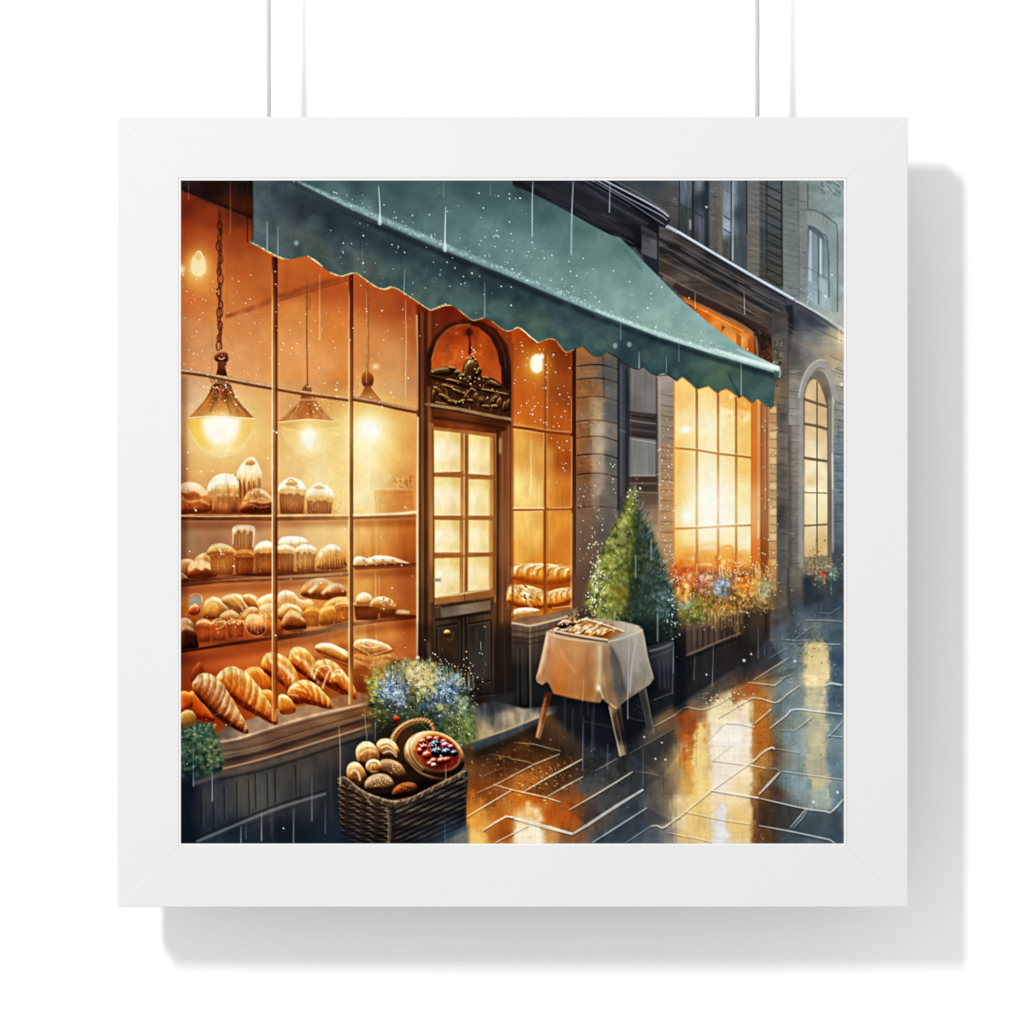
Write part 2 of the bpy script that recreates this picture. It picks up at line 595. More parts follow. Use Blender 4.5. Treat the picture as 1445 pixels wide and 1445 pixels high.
# lamp one : finial, shade, glowing bowl
glow(312, 615, 62, 52, 'ffb648', .5)
glow(312, 560, 50, 40, 'ffcf90', .15)
lump('303,508 303,499 308,495 313,493 319,496 322,503 321,510 312,512', ['4a1c10', '7a3a1c', 'c8905c'], 4)
line('303,506 311,509 321,507', 1.5, '34120a', .9)
line('308,505 313,507 317,504', 1.6, 'e8c090', .8)
fill('307,511 320,511 318,520 321,531 304,531 307,520', [(307, 520, '3c140c'), (312, 518, '7a3a20'), (320, 525, '3c160c')], 1, .6, .1)
fill('298,541 328,541 331,536 327,531 300,531 296,536', [(300, 536, 'a87448'), (312, 534, '6e4630'), (328, 537, 'b08050')], .9, .7)
SHD = '298,545 303,541 322,541 327,545 331,556 338,566 348,578 358,588 359,591 266,591 266,588 277,577 286,567 293,556'
fill(SHD, [(300, 545, '5c240e'), (312, 555, '7c3612'), (325, 550, '6c2c10'), (295, 570, '9c4a18'), (340, 572, '8c4014'), (312, 578, 'b86424'), (345, 582, '984a18'),
           (275, 588, 'b06828'), (350, 588, 'a4581c'), (312, 590, 'e0a44c')], 1, .6, .14)
line('298,545 293,556 286,567 277,577 266,589', 1.2, 'f0c890', .6)
line('327,545 333,557 341,569 358,589', 1.6, 'f4cc90', .55)
dabs(34, 312, 548, 22, 18, ['fff0d0', 'ffdca0'], (.5, 1.2), (.4, .9), 3)
BWL = '265,590 267,606 273,620 283,632 297,641 312,645 328,641 342,632 351,620 357,606 360,590'
fill(BWL, [(270, 596, 'e8a834'), (280, 620, 'eebc50'), (312, 642, 'f4d488'), (350, 600, 'eab656'), (345, 622, 'f2cc74'), (312, 605, 'fff6cc')], .95, .7, smooth=False)
glow(311, 607, 21, 18, 'ffffff', 1., p=1.4)
glow(312, 610, 30, 26, 'ffeaa0', .5)
fill('290,591 334,591 337,602 328,614 316,622 306,622 295,614 287,602', 'fffdf2', .8, 3.5, smooth=True)
fill('267,594 284,594 286,612 296,630 286,630 274,618', 'f0b840', .55, 3)
fill('342,594 358,594 352,616 338,630 330,630 340,612', 'ecb048', .5, 3)
line('265,590 290,588 335,589 360,591', 1.4, 'fdf0c0', .85)
line('267,606 276,624 294,640 312,645 332,640 348,624 357,606', 1.1, 'fff0c0', .5, .6)
for s_, w_, c_, a_ in (('303,546 297,560 288,573 276,586', 2.2, 'd88848', .55), ('321,546 327,560 336,574 346,587', 2, 'e8a868', .5), ('311,546 310,566 308,586', 3.5, 'c06c30', .5), ('326,548 334,562 345,576', 1.4, 'fbe0b0', .6),
                       ('306,550 302,566 296,582', 2.5, '4a1a08', .5), ('317,550 320,566 326,584', 2.5, '4a1a08', .45)):
    line(s_, w_, c_, a_, .9)
dabs(40, 312, 568, 34, 20, ['f8d8a0', 'e0a060', '4a1a08'], (.4, 1.), (.3, .8), 31)
# lamp two
line('433.5,396 433,470 434,545', 1.9, '7a4426', .85, .5)
line('428,420 437,420 436,435 431,435', 2, '8a4018', .5, .8)
fill('427,548 433,541 439,547 441,556 446,563 424,563', [(430, 550, '7a4424'), (440, 560, '95582c')], .95, .8, .2)
SH2 = '424,565 446,565 452,574 460,584 471,594 468,595 434,592 396,597 393,594 408,581 417,573'
fill(SH2, [(430, 568, 'a05a28'), (405, 590, 'b8743c'), (434, 580, 'a8541c'), (440, 590, 'b05c22'), (465, 592, 'bc7438')], .95, .8, .12)
line('423,568 417,580 408,592', 1, 'f2cc8c', .5)
fill('393,596 434,592 478,596 476,604 440,607 400,604', [(400, 600, 'dca050'), (440, 600, 'eab45c'), (472, 600, 'e0a850')], .9, .8)
line('393,596 420,593 436,592 452,593 471,595', 1.5, 'fbe2ac', .85)
line('396,602 415,607 440,608 478,602', 1.3, 'f8dc9c', .7)
fill('397,604 440,608 478,603 472,622 458,638 438,646 418,637 404,622', [(410, 615, 'efc070'), (440, 640, 'f6dc98'), (470, 612, 'f2c668')], .6, 1)
line('397,606 405,624 419,638 436,645', 1, 'fbe8b8', .45)
glow(436, 618, 20, 20, 'ffdf80', .5)
glow(436, 617, 11, 14, 'ffffff', .9)
fill('424,610 446,610 441,622 437,633 434,633 429,622', 'fffdea', 1, 1.2)
dabs(40, 440, 572, 40, 24, ['fff2cc', 'ffe0a0', 'e8b060'], (.5, 1.6), (.3, .8), 5)
for s_, w_, c_, a_ in (('428,568 422,580 412,592', 2, 'd88c50', .5), ('436,568 438,580 440,590', 3, '7c3410', .45), ('443,568 450,580 460,592', 1.6, 'e8b078', .5)):
    line(s_, w_, c_, a_, .9)
# lamp three
line('519,398 519,470 518,528', [2, 3, 4], '8a4a24', .7, .9, tex=.3, tk='f')
lump('510,534 513,526 520,524 526,530 527,538 524,545 513,545', ['5a220c', '8c4418', 'ac6028'], 4)
fill('515,545 524,545 530,554 541,566 505,563 511,554', [(515, 548, '7c3410'), (530, 560, 'a84c18'), (510, 562, '8c4014')], 1, .6, .1)
fill('498,566 530,570 572,578 560,590 500,588', 'b8641c', .45, 4)
line('524,546 531,555 541,567', 1.2, 'f6d49c', .6)
glow(521, 608, 46, 52, 'ffc050', .55)
glow(521, 608, 26, 27, 'fff2b8', .9)
glow(521, 607, 14, 14, 'ffffff', 1., p=1.4)
line('521,622 520,690', [2.4, 1], 'fff6d0', .6, .8)
glow(530, 517, 5, 4, 'ffe6b0', .6)
# counter with paper cones at the back of the room
fill('527,691 583,690 583,724 531,724', [(535, 700, 'dc9840'), (575, 700, 'cc7c30'), (560, 720, 'd88c3c')], .75, .8, .08)
line('528,690 583,690', 1.5, 'f4cf90', .6)
line('542,696 582,695', 1.2, 'a8641f', .5)
fill('538,671 554,668 551,691 547,686', [(540, 672, 'f4d890'), (552, 685, 'e0b060')], .85, .8, .1)
fill('554,676 570,675 583,668 583,690 553,690', [(560, 680, 'dfa455'), (580, 680, 'b86c2c')], .55, 1.2, .3, 'f')
for x in (560, 568, 576, 581):
    line([[x, 673], [x + 1, 688]], 1.2, 'f8dca0', .55, .7, False)
line('532,698 533,724', 1.4, 'f4c888', .6)
# wooden uprights deeper in the room, lower right panes
fill('500,734 588,734 588,800 500,800', [(505, 750, 'efb868'), (520, 745, 'eca850'), (527, 790, 'd48836'), (550, 750, 'd88c3a'), (580, 760, 'cc7628'), (585, 790, 'b8641f')], .8, 1, .08, 'v')
line('531,735 531,797', 2, 'f0b868', .6, .7)
line('537,740 539,770', 1.4, 'f8d8a0', .4, 1)
line('530,808 530,860', 1.6, 'f0c080', .7, .6)
line('535,812 535,840', 2, 'e8b070', .4, .8)
line('529,880 531,905', 1.4, 'f4cc90', .8, .5)
fill('517,882 531,882 531,905 518,905', 'c07428', .5, 1)
line('411,899 411,925', 1, 'b06428', .6)

fill('254,530 264,532 264,1000 254,1000', '7a5038', .3, 2)
def streaks(x0, x1, y0, y1, n, seed, cols=('b0682a', '8a4814', 'd89848'), a=.5):
    r = np.random.RandomState(seed)
    for i in range(n):
        x = x0 + (x1 - x0) * (i + r.uniform(.1, .9)) / n
        ya = y0 + r.uniform(0, .45) * (y1 - y0)
        line([[x, ya], [x + r.uniform(-.8, .8), ya + (y1 - ya) * r.uniform(.5, 1)]], [.6, r.uniform(1., 2.)], cols[i % len(cols)], a * r.uniform(.6, 1.2), .6, False)


# ---- first shelf of iced cakes
fill('254,719 386,722 386,728 254,728', '9a4c1c', .9, 1)
lump('250,696 255,684 266,681 278,683 288,690 297,700 299,712 294,722 250,724', ['7a3410', 'c06a20', 'e4a048', 'f4cc80'], 6)
fill('250,694 255,684 266,680 280,683 290,691 294,697 284,700 274,693 262,696 252,692', 'fbf0d2', .9, 1, smooth=True)
line('254,703 268,708 284,706 296,713', 3, 'f4cc78', .7, 1)
line('256,697 268,701 280,697', 2.5, '8a3c10', .55, 1)
line('258,714 276,717 296,716', 3, 'b05c1c', .6, 1)
cup(301, 337, 701, 724, ('d8a060', 'a8652a'), 8, .03, ct=('e0b060', 'fff6d8'), ch=4)
lump('292,699 294,684 303,672 318,668 331,672 338,684 338,704 334,692 331,707 327,690 322,703 319,694 314,706 309,692 304,708 299,696', ['e0b468', 'f4dca0', 'fff8e0', 'fff8e8'], 7, base=.55)
for x in (306, 313, 321, 330):
    line([[x, 684], [x + 2, 697], [x - 1, 705]], 1.6, 'c48a3c', .55, .7)
fill('337,676 369,674 367,692 366,716 347,706 338,724', [(345, 690, '98501c'), (358, 685, 'b86c2c'), (366, 700, 'c88040')], 1, .6, .1, 'v')
lump('334,678 335,664 342,654 349,647 356,645 362,650 366,659 370,671 368,684 365,674 362,691 358,678 354,690 351,678 347,692 344,676 341,686 338,676', ['e4bc78', 'fae8b8', 'fffaea'], 6, base=.55)
lump('346,655 350,648 357,648 360,655 353,657', ['c07028', 'd89048', 'f0c078'], 3, a=.8)
for x in (342, 349, 356, 363):
    line([[x, 676], [x, 702]], 1.4, 'fbeac0', .55, .5, False)
lump('340,712 344,702 352,692 364,689 374,693 382,700 385,710 384,724 342,724', ['5e260c', 'a2521a', 'd08c3c', 'eec070'], 6)
lump('346,706 352,693 365,689 378,696 384,706 372,709 360,706', ['e0b870', 'fbeec8', 'fff8e4'], 5, base=.55)
fill('352,699 362,695 374,699 379,704 366,702 356,703', 'b4904c', .75, 1, .3, 'f', smooth=True)
line('342,711 356,707 372,709 385,706', 3.2, 'f6dc9c', .85, .8)
line('344,714 356,712 366,716 380,714', 1.6, 'fff0c8', .5, .8)
for (x0, x1, t, c) in ((394, 430, 696, 22), (433, 469, 706, 24)):
    cup(x0, x1, t, 725, ('bc6c28', '82400f'), 9, .05, ct=('e4b868', 'fffae6'), ch=c, drip=5)
lump('403,684 404,677 411,673 417,677 419,684', ['d09848', 'f8e4b0', 'fff8e0'], 3)
line('406,679 411,676 416,680', 1.6, 'b07830', .6)
line('404,687 412,685 421,688', 2.2, 'a4702c', .6, .7)
line('397,693 410,690 428,693', 2, 'b88440', .5, .8)
lump('443,689 445,683 450,681 455,684 457,690', ['d8a858', 'fbeac0', 'fffae8'], 3)
line('446,688 450,685 454,688', 1.4, 'c08838', .55)
line('254,727 320,727 390,728 440,727 496,727', 2.2, 'e8c48c', .8, .6, tex=.12, tk='m')
fill('254,728 388,729 496,728 496,733 388,735 254,734', [(260, 731, '6e3412'), (330, 732, '7a4420'), (440, 731, '8a5424'), (490, 731, 'a86c34')], .95, .7, .12)

# ---- second shelf
SP = ['5c2408', 'a85820', 'dc9848', 'f4cc88']
PW = ['6a3410', 'b47838', 'e0bc84', 'fbeaca']
lump('250,800 256,790 268,789 278,796 284,808 282,815 250,815', PW, 6)
lump('273,795 278,785 289,780 299,784 305,793 306,806 300,812 284,810', ['7a4014', 'c08038', 'e8c080', 'fbe8c0'], 6)
line('290,781 297,790 296,802', 2.5, 'f8e4b8', .6, 1)
lump('250,810 256,808 262,812 266,818 250,822', PW, 3)
lump('265,804 270,794 282,790 294,794 302,803 304,814 268,817', ['6a2c0c', 'a45418', 'e0a454', 'f4d89c'], 7)
fill('265,803 269,794 282,790 294,794 301,802 296,804 290,801 284,805 276,801 270,806', 'fbeccc', .9, .9, smooth=True)
cup(296, 331, 784, 811, ('d4964c', 'a86024'), 9, .1, ct=('c87828', 'f4c060'), ch=16)
lump('291,783 296,772 306,767 318,768 328,775 331,783 316,784 300,782', ['b8661c', 'e09a38', 'f6c868', 'fff0c0'], 5, base=.5)
dabs(14, 312, 775, 14, 6, ['fff4d0', 'ffe6a0'], (.8, 2), (.5, .9), 8)
fill('329,748 331,743 337,742 352,742 358,744 359,752 357,776 332,776', [(334, 755, '96501c'), (344, 760, '9c5622'), (350, 760, 'b06a30'), (356, 770, 'a8602a')], 1, .6, .1, 'v')
lump('328,752 329,744 336,741 352,741 359,744 360,756 356,752 353,749 349,755 345,748 341,753 337,748 333,754', ['e0b878', 'fae8c0', 'fffae8'], 4, base=.6)
for x in (333, 337, 341, 347, 352):
    line([[x, 752], [x + .5, 774]], 1.5, ('6a2c0c', 'e0a868')[int(x) % 2], .6, .5, False)
line('329,750 329,768', 2, 'f8e0b0', .8, .6)
line('358.5,750 357,772', 2, 'fbe4b4', .8, .6)
cup(331, 358, 786, 811, ('b86822', '82380a'), 8, .1, ct=('c06c1c', 'ecaa50'), ch=11)
cup(360, 390, 781, 811, ('c07832', '8a4414'), 9, .1, ct=('e0b068', 'fff6dc'), ch=18)
lump('394,769 396,760 404,757 420,757 430,760 434,766 420,770', ['e0b878', 'fbeac6', 'fffaea'], 4, base=.6)
cup(388, 415, 781, 808, ('a8602a', '7a3c12'), 9, .04, ct=('e0b068', 'fff6dc'), ch=13)
cup(418, 445, 779, 807, ('c07c34', '8a4814'), 8, .06, ct=('ecc888', 'fffae8'), ch=11, drip=6)
lump('448,792 450,780 457,772 466,768 476,770 484,778 488,790 486,802 450,803', ['8a4814', 'cc802c', 'ecc078', 'fff6dc'], 8, base=.4)
for x in range(453, 486, 4):
    line([[468 + (x - 468) * .8, 778 + abs(x - 468) * .2], [x, 801]], 1.4, ('94501a', 'f4dcae')[x % 2], .5, .6, False)
fill('254,818 300,816 340,810 390,808 440,806 490,803 490,809 440,810 390,813 320,817 254,824', [(260, 820, '54240c'), (340, 814, '502008'), (440, 808, '6a381a'), (485, 806, '8a5a34')], .9, .8, .12)
line('306,815 340,814 388,815 440,812 494,808', 2.4, 'b48c68', .75, .6)
fill('254,822 310,819 388,816 440,814 494,809 494,813 440,817 388,820 310,823 254,829', [(260, 826, '6e3814'), (340, 820, '7c4a2c'), (440, 814, '7a5236'), (490, 810, '94663c')], .95, .6, .1)
# sticks of pastry on the shelf in the last pane
lump('500,788 508,785 520,788 530,784 548,785 562,789 578,796 540,799 500,801', ['8a4c14', 'c8883c', 'f4dcb0', 'fffbe8'], 4, base=.6)
for x in (506, 520, 533, 547):
    line([[x, 787], [x + 8, 791], [x + 12, 799]], 3, 'fffbea', .85, .7)
    line([[x + 6, 789], [x + 14, 799]], 3, '9a5c20', .6, .9)
line('546,786 562,790 580,797', 2.6, 'fffae8', .9, .6)
line('500,802 540,800 588,797', 5, '8a5228', .9, .6)
line('500,799 540,798 588,795', 1, '5a2c10', .7, .5)

# ---- third shelf, crowded
fill('254,848 264,846 265,870 254,872', 'c07018', .9, .8)
fill('266,852 268,841 284,840 285,848 284,855 266,856', [(270, 846, '9a9488'), (280, 850, '8c8478')], .95, .7)
line('268,841 276,838 284,841 285,850', 1.4, 'f4c880', .7)
lump('266,864 268,856 276,853 282,858 281,866 272,869', ['7c1c08', 'c03c14', 'e87038', 'ffd0a0'], 4)
LF = ['6c2c08', 'c06a1c', 'e8a044', 'f8d898']
lump('287,866 288,852 295,844 305,843 316,849 322,860 320,872 290,874', LF, 7)
lump('291,864 296,850 306,853 309,866 300,870', ['c87418', 'eaa038', 'f8c868'], 4, a=.8)
line('299,843 311,848 321,858', 3, 'fff0c8', .8, 1)
lump('312,846 322,839 336,838 348,845 356,856 350,866 334,866 320,856', LF, 7)
line('333,839 344,848 349,858', 3, 'fff4d0', .75, .9)
line('326,840 338,852 344,864', 2.6, 'fbe0a0', .7, .9)
line('330,842 340,854', 2, 'b86c1c', .6, .9)
lump('342,842 352,838 364,844 371,854 362,862 350,856', LF, 5)
line('352,840 362,848 366,856', 2.4, 'fff4d8', .8, .9)
lump('362,850 370,842 382,838 392,842 392,866 370,866', ['b06a28', 'e0a860', 'f8dca0', 'fff2d0'], 6)
lump('392,840 402,833 414,836 424,846 438,846 444,858 430,866 392,864', ['a86428', 'dca060', 'f6d49c', 'fff0d0'], 6)
lump('425,840 428,826 440,818 456,816 470,822 486,832 488,840 474,846 446,846', LF, 8)
line('450,818 446,826 436,836', 5, 'fff4d6', .8, 1.2)
line('468,822 462,830 454,838', 4.4, 'fbe8bc', .8, 1.2)
lump('462,836 468,824 480,824 488,834 486,842 470,842', ['7a3c12', 'b46c30', 'dca878', 'f4d8b0'], 5)
lump('456,856 466,846 480,842 492,846 492,866 464,868', LF, 7)
lump('310,872 315,864 326,861 336,866 340,876 324,880', ['a85c1c', 'e0a458', 'f8deb0', 'fff4dc'], 5)
lump('338,876 344,862 356,856 366,862 366,876 350,882', LF, 6)
line('344,870 352,860 364,860', 3.4, 'fff6e0', .8, 1)
lump('365,862 372,853 388,853 396,868 398,896 370,896', ['a05818', 'd89848', 'f4d090', 'fff0cc'], 8)
dabs(40, 380, 862, 14, 10, ['fff4d8', 'fbe0b0', 'e8b878'], (.8, 2), (.4, .8), 6)
lump('392,862 402,852 418,854 428,864 428,876 396,876', ['8a4814', 'd09050', 'f4d8a8', 'fff4e0'], 6)
line('399,872 408,858 420,862', 2, '9a5820', .7, .8)
cup(430, 450, 868, 884, ('d88a34', 'a85c18'), 5, .06, ct=('c87420', 'f0b050'), ch=13)
cup(452, 481, 866, 882, ('d88a34', 'b0641c'), 5, .02, ct=('d08028', 'f8c060'), ch=12)
lump('450,868 456,858 470,856 482,862 486,878 470,884 452,882', ['9a5010', 'd0801f', 'f0ac40', 'fbd888'], 5, a=.8)
cup(474, 496, 858, 880, ('d88430', 'a85c18'), 5, .02, ct=('d89040', 'f8d090'), ch=12)
# front line
lump('250,880 254,873 264,872 271,878 273,886 256,890', ['a08868', 'd8cdb0', 'f4ecd8'], 5)
lump('250,888 258,882 268,884 276,892 279,904 278,915 250,918', ['200c04', '46200c', '8a5830', 'd8b890'], 7)
fill('250,886 258,881 268,884 274,890 262,888 254,892', 'ecdcc0', .7, 1, smooth=True)
for (x0, x1, t, b, c) in ((278, 297, 884, 906, 11), (299, 319, 884, 904, 12), (321, 344, 880, 899, 7)):
    cup(x0, x1, t, b, ('cc7a38', '9c4c18'), 6, .08, ct=('d08848', 'fbe8c8'), ch=c, seed=2)
line('300,885 306,876 316,874', 1.6, '9a4c14', .7)
line('304,888 314,884 318,876', 2, 'fbe0b0', .7)
dabs(24, 333, 877, 12, 6, ['fff4d8', 'e8a860'], (1, 2.2), (.5, .9), 9)
lump('346,880 349,869 358,866 368,870 374,882 374,892 360,897 350,892', ['6a3010', 'a4602c', 'ecd0a0', 'fff4e0'], 7, base=.5)
for x in (354, 359, 364, 369):
    line([[360 + (x - 360) * .7, 872], [x, 893]], 1.3, 'f4dcb4', .55, .5, False)
line('345,882 350,892 362,898 374,892 374,878', 1.2, 'fbe4bc', .7)
lump('397,880 402,868 412,862 422,866 430,876 432,888 416,892 400,888', ['4a1c08', '9a501c', 'dca468', 'fbe8cc'], 7)
fill('400,872 408,863 414,862 424,868 430,876 420,872 410,868', 'fbecd0', .85, .9, smooth=True)
fill('254,916 280,914 320,907 386,898 440,890 494,879 494,884 440,894 386,903 320,912 254,922', [(262, 918, '441a0a'), (320, 910, '4c2010'), (400, 899, '6a3a20'), (480, 884, 'a07850')], .95, .7, .1)
line('280,908 330,903 372,898 388,897', 1.6, 'c08c58', .5, .8)
line('396,892 440,887 494,877', 2.2, 'c89c70', .7, .7)
fill('386,898 440,891 494,880 494,886 440,897 386,905', [(390, 901, '5c3018'), (450, 892, '8a6244'), (490, 883, 'a07a54')], .9, .7)
# right pane : muffins and a loaf on their board
cup(500, 535, 855, 875, ('8c4c22', '5c2408'), 10, .08, ct=('c88a48', 'f8dcae'), ch=8)
lump('502,850 504,841 512,836 521,838 526,847 520,853 508,853', ['b8742c', 'ecbc74', 'fff2cc'], 5, base=.55)
lump('521,856 528,844 540,842 552,846 559,854 562,865 548,868 536,866', ['7a3c10', 'b87834', 'e4b878', 'fbe8c4'], 6)
dabs(40, 540, 852, 18, 8, ['f8e4bc', 'e8c080', '9a5c24'], (.7, 1.7), (.4, .8), 11)
fill('560,860 578,862 578,866 558,866', 'fbe8c0', .85, .7)
fill('536,866 588,868 588,872 536,872', '5c2408', .8, 1)
fill('496,878 540,874 588,869 588,873 540,878 496,884', [(500, 880, 'a87448'), (540, 876, '8a542c'), (585, 871, '6a3414')], .95, .6, .1)
streaks(296, 336, 682, 722, 15, 1)
streaks(338, 368, 668, 716, 16, 2, ('a85820', '8a4010', 'e0a860'), .6)
streaks(395, 429, 692, 722, 12, 3, ('8a4410', 'a85c20', 'c88438'))
streaks(434, 468, 700, 722, 12, 4, ('8a4410', 'a85c20', 'c88438'))
streaks(451, 486, 780, 801, 14, 5, ('b06a24', '9a5018', 'f0d090'), .55)
streaks(419, 444, 776, 805, 10, 6, ('8a4410', 'fbe4b4', 'a85c20'), .55)
streaks(330, 357, 750, 775, 10, 7, ('6a2c0c', 'a85c20', '8a4410'), .6)
streaks(361, 414, 784, 806, 18, 8, ('7a3a10', 'a85c20', 'c88438'), .5)
streaks(298, 330, 786, 810, 10, 9, ('8a4814', 'b8702c', 'e0a860'), .5)
streaks(332, 357, 788, 810, 9, 10, ('6a2c08', '9a4c14', 'c07828'), .5)
for (x, y, rx, ry, a) in ((300, 812, 40, 6, .4), (375, 809, 40, 5, .45), (445, 804, 40, 5, .3), (300, 722, 50, 5, .4), (360, 722, 26, 5, .45), (430, 723, 40, 4, .3), (330, 905, 60, 8, .5), (300, 870, 40, 6, .3), (400, 893, 40, 7, .45), (470, 880, 26, 6, .3),
                          (350, 862, 30, 4, .3), (540, 872, 30, 4, .4)):
    glow(x, y, rx, ry, '5c2408', a, 'n')
for pts, c, a in (('254,692 300,690 388,690 388,726 254,726', 'dca060', .55), ('392,696 472,700 472,726 392,726', 'd89850', .5), ('254,790 300,776 388,772 490,776 490,806 388,813 254,820', 'e8ac5c', .45), ('500,790 588,790 588,800 500,800', 'e0a868', .4),
                  ('254,852 330,850 490,838 490,880 388,898 254,914', 'f4b860', .35), ('254,876 345,866 430,860 430,892 254,916', 'eca858', .3), ('500,850 565,850 565,872 500,876', 'd09050', .5), ('440,908 500,906 556,910 556,950 440,940', 'dc9a58', .45),
                  ('262,950 500,930 500,1000 300,1030 262,1020', 'f0b870', .2)):
    fill(pts, c, a, 4, .2, 'm', 'mul')
rg = np.random.RandomState(61)
for i in range(520):
    x, row = rg.uniform(256, 488), rg.randint(3)
    y = (rg.uniform(690, 722), rg.uniform(772, 808), rg.uniform(842, 898))[row]
    if row == 0 and 386 < x < 394:
        continue
    line([[x, y], [x + rg.uniform(-2.5, 2.5), y + rg.uniform(1, 4)]], rg.uniform(.6, 1.4), ('6a2c08', 'fbe0a8', 'b8641c', 'f0b860', '8a4410')[i % 5], rg.uniform(.2, .5), .5, False)
# an orange glaze pulls shelves and loaves together
fill('254,735 590,735 590,1040 254,1050', 'ffe2c4', .4, 12, mode='mul')
fill('254,590 600,590 600,735 254,735', 'ffeed8', .4, 12, mode='mul')
fill('254,880 390,880 390,960 254,960', 'ffd0a4', .3, 14, mode='mul')
glow(470, 690, 60, 60, 'ffd890', .25)
glow(300, 770, 70, 20, '8a6a50', .12, 'n')
for (x, y, rx, ry, a) in ((430, 780, 34, 20, .25), (300, 700, 40, 14, .2), (350, 760, 24, 14, .2), (320, 850, 40, 14, .2), (455, 822, 20, 10, .3), (410, 700, 30, 16, .2)):
    glow(x, y, rx, ry, 'ffe0a0', a)
fill('254,254 600,254 600,740 254,740', 'fff4e8', .8, 4, mode='mul')
# depth in the room: corners fall off, the lamps' amber pools stay
for (x, y, rx, ry, c, a) in ((335, 335, 60, 60, '8a4a28', .35), (262, 300, 22, 60, '6a3018', .35), (440, 410, 60, 26, '9a5430', .3), (560, 430, 44, 36, '8a4424', .35), (585, 480, 14, 60, '9a6440', .3), (257, 700, 9, 240, '8a5a40', .45),
                          (575, 780, 22, 50, 'b4703c', .4), (580, 880, 18, 70, 'a4602c', .4), (275, 930, 40, 26, 'b87850', .3), (255, 980, 30, 40, '7a3c20', .35), (300, 765, 46, 16, 'c4a088', .3), (510, 975, 24, 26, '8a4a20', .4)):
    glow(x, y, rx, ry, c, a, 'mul')
lum_ = CV[280:, :345].mean(-1, keepdims=True)
CV[280:, :345] += (lum_ - CV[280:, :345]) * .10
for (x, y, rx, ry, c, a) in ((312, 600, 60, 44, 'ffb850', .28), (436, 620, 50, 36, 'ffc860', .22), (522, 606, 52, 46, 'ffc060', .3), (470, 680, 44, 44, 'ffd080', .22), (524, 690, 26, 50, 'ffdc90', .3)):
    glow(x, y, rx, ry, c, a)
for (x, y, rx, ry, a) in ((300, 862, 44, 16, .2), (370, 862, 40, 16, .2), (440, 855, 40, 22, .2), (310, 795, 40, 14, .14), (430, 790, 46, 16, .14), (530, 855, 30, 14, .14)):
    glow(x, y, rx, ry, 'f8a030', a)
for pts in ('254,734 388,735 388,746 254,748', '392,734 492,733 492,742 392,744', '498,733 588,730 588,742 498,744', '254,826 388,821 388,832 254,840', '392,820 492,814 492,824 392,830', '500,806 588,801 588,812 500,816',
            '254,922 388,904 388,920 254,940', '392,903 492,886 492,898 392,918', '500,884 588,874 588,886 500,896'):
    fill(pts, '9a5c38', .45, 3.5, mode='mul')
fill('262,320 588,400 588,520 262,520', 'd8a468', .16, 16)
# ---- bottom of the display : croissants on the sill
CR = ['6a2206', 'c4580e', 'ec9a38', 'fbd68c']
CD = ['4c1a06', '9c4812', 'd48c48', 'f0c88c']
fill('254,950 500,930 500,1000 254,1040', [(260, 960, '94380c'), (300, 1000, '7a2c0a'), (380, 980, 'a04a10'), (470, 960, 'a85414'), (350, 940, 'c06018')], .6, 6)
lump('270,960 271,946 276,938 282,934 287,942 290,954 296,964 284,970', ['5a1c0a', '7c2e10', '96441c', 'b4622c'], 5, a=.8)
lump('444,914 452,908 466,908 480,914 492,922 492,940 474,934 456,926', ['8a4210', 'd0863c', 'f2c888', 'fff0cc'], 6)
line('456,910 474,914 490,926', 3, 'fff2d0', .7, 1)
line('452,922 474,932 492,938', 1.6, 'f4d098', .4, .8)
fill('498,922 552,916 562,930 556,950 520,958 498,944', [(505, 930, 'd08a44'), (540, 925, 'dca058'), (552, 940, 'b06428'), (510, 946, '9a4c18')], .95, 1.2, .15, 'f')
lump('500,906 508,902 524,902 538,906 550,912 554,920 540,924 520,926 500,916', ['a45c20', 'dc9a54', 'f0c488', 'fae0b4'], 5)
line('500,912 518,921 522,925 540,920 552,916', 1.6, 'fbe4b8', .55, .8)
line('504,905 520,903 538,908', 1.4, 'fff0d0', .8)
line('508,910 522,914 536,911', 1.2, 'fff0d0', .7)
line('514,907 526,917', 1, '8a4a18', .6)
line('500,928 520,934 546,928 556,934', 2, '8a4414', .6, 1)
line('500,932 522,939 550,933', 1.4, 'f4d098', .6, .8)
line('500,945 524,950 552,942', 2, '7a3810', .55, 1)
lump('262,985 268,976 276,976 284,985 296,1004 302,1018 280,1016 264,1006', ['6a1c06', 'b0480c', 'd87420', 'f0a050'], 6)
lump('252,980 260,975 268,980 272,994 266,1004 252,1002', ['7a2408', 'b84c0e', 'd87a24', 'f0a448'], 5)
lump('304,962 310,949 322,944 334,948 344,958 350,974 330,980 312,976', ['9c4c10', 'dc8c34', 'f4c87c', 'fff2cc'], 7)
line('322,946 328,956 332,966', 3, 'b4641c', .5, 1)
line('312,950 319,960', 2.6, 'fff6dc', .7, 1)
lump('338,962 344,948 356,941 368,943 378,954 384,972 376,990 352,978', ['8c3808', 'cc661a', 'e88c30', 'f4b460'], 9)
for i in range(4):
    line([[346 + i * 8, 946 + abs(i - 1.4) * 3], [352 + i * 8, 956 + i * 2], [354 + i * 8, 970 + i * 2]], 2.2, 'b04e0c', .5, 1)
croissant('408,926 422,930 436,944 450,968', 34, 4, CR, dark='a04c10', lean=1.0, base=.44)
line('414,926 430,934 444,956', 4, 'fff0c0', .55, 1.5)
croissant('370,932 390,940 408,958 422,988', 36, 5, CR, dark='a8500e', lite='fff2cc', lean=1.1, base=.42)
line('380,932 398,940 414,958', 5, 'fff2c8', .6, 1.8)
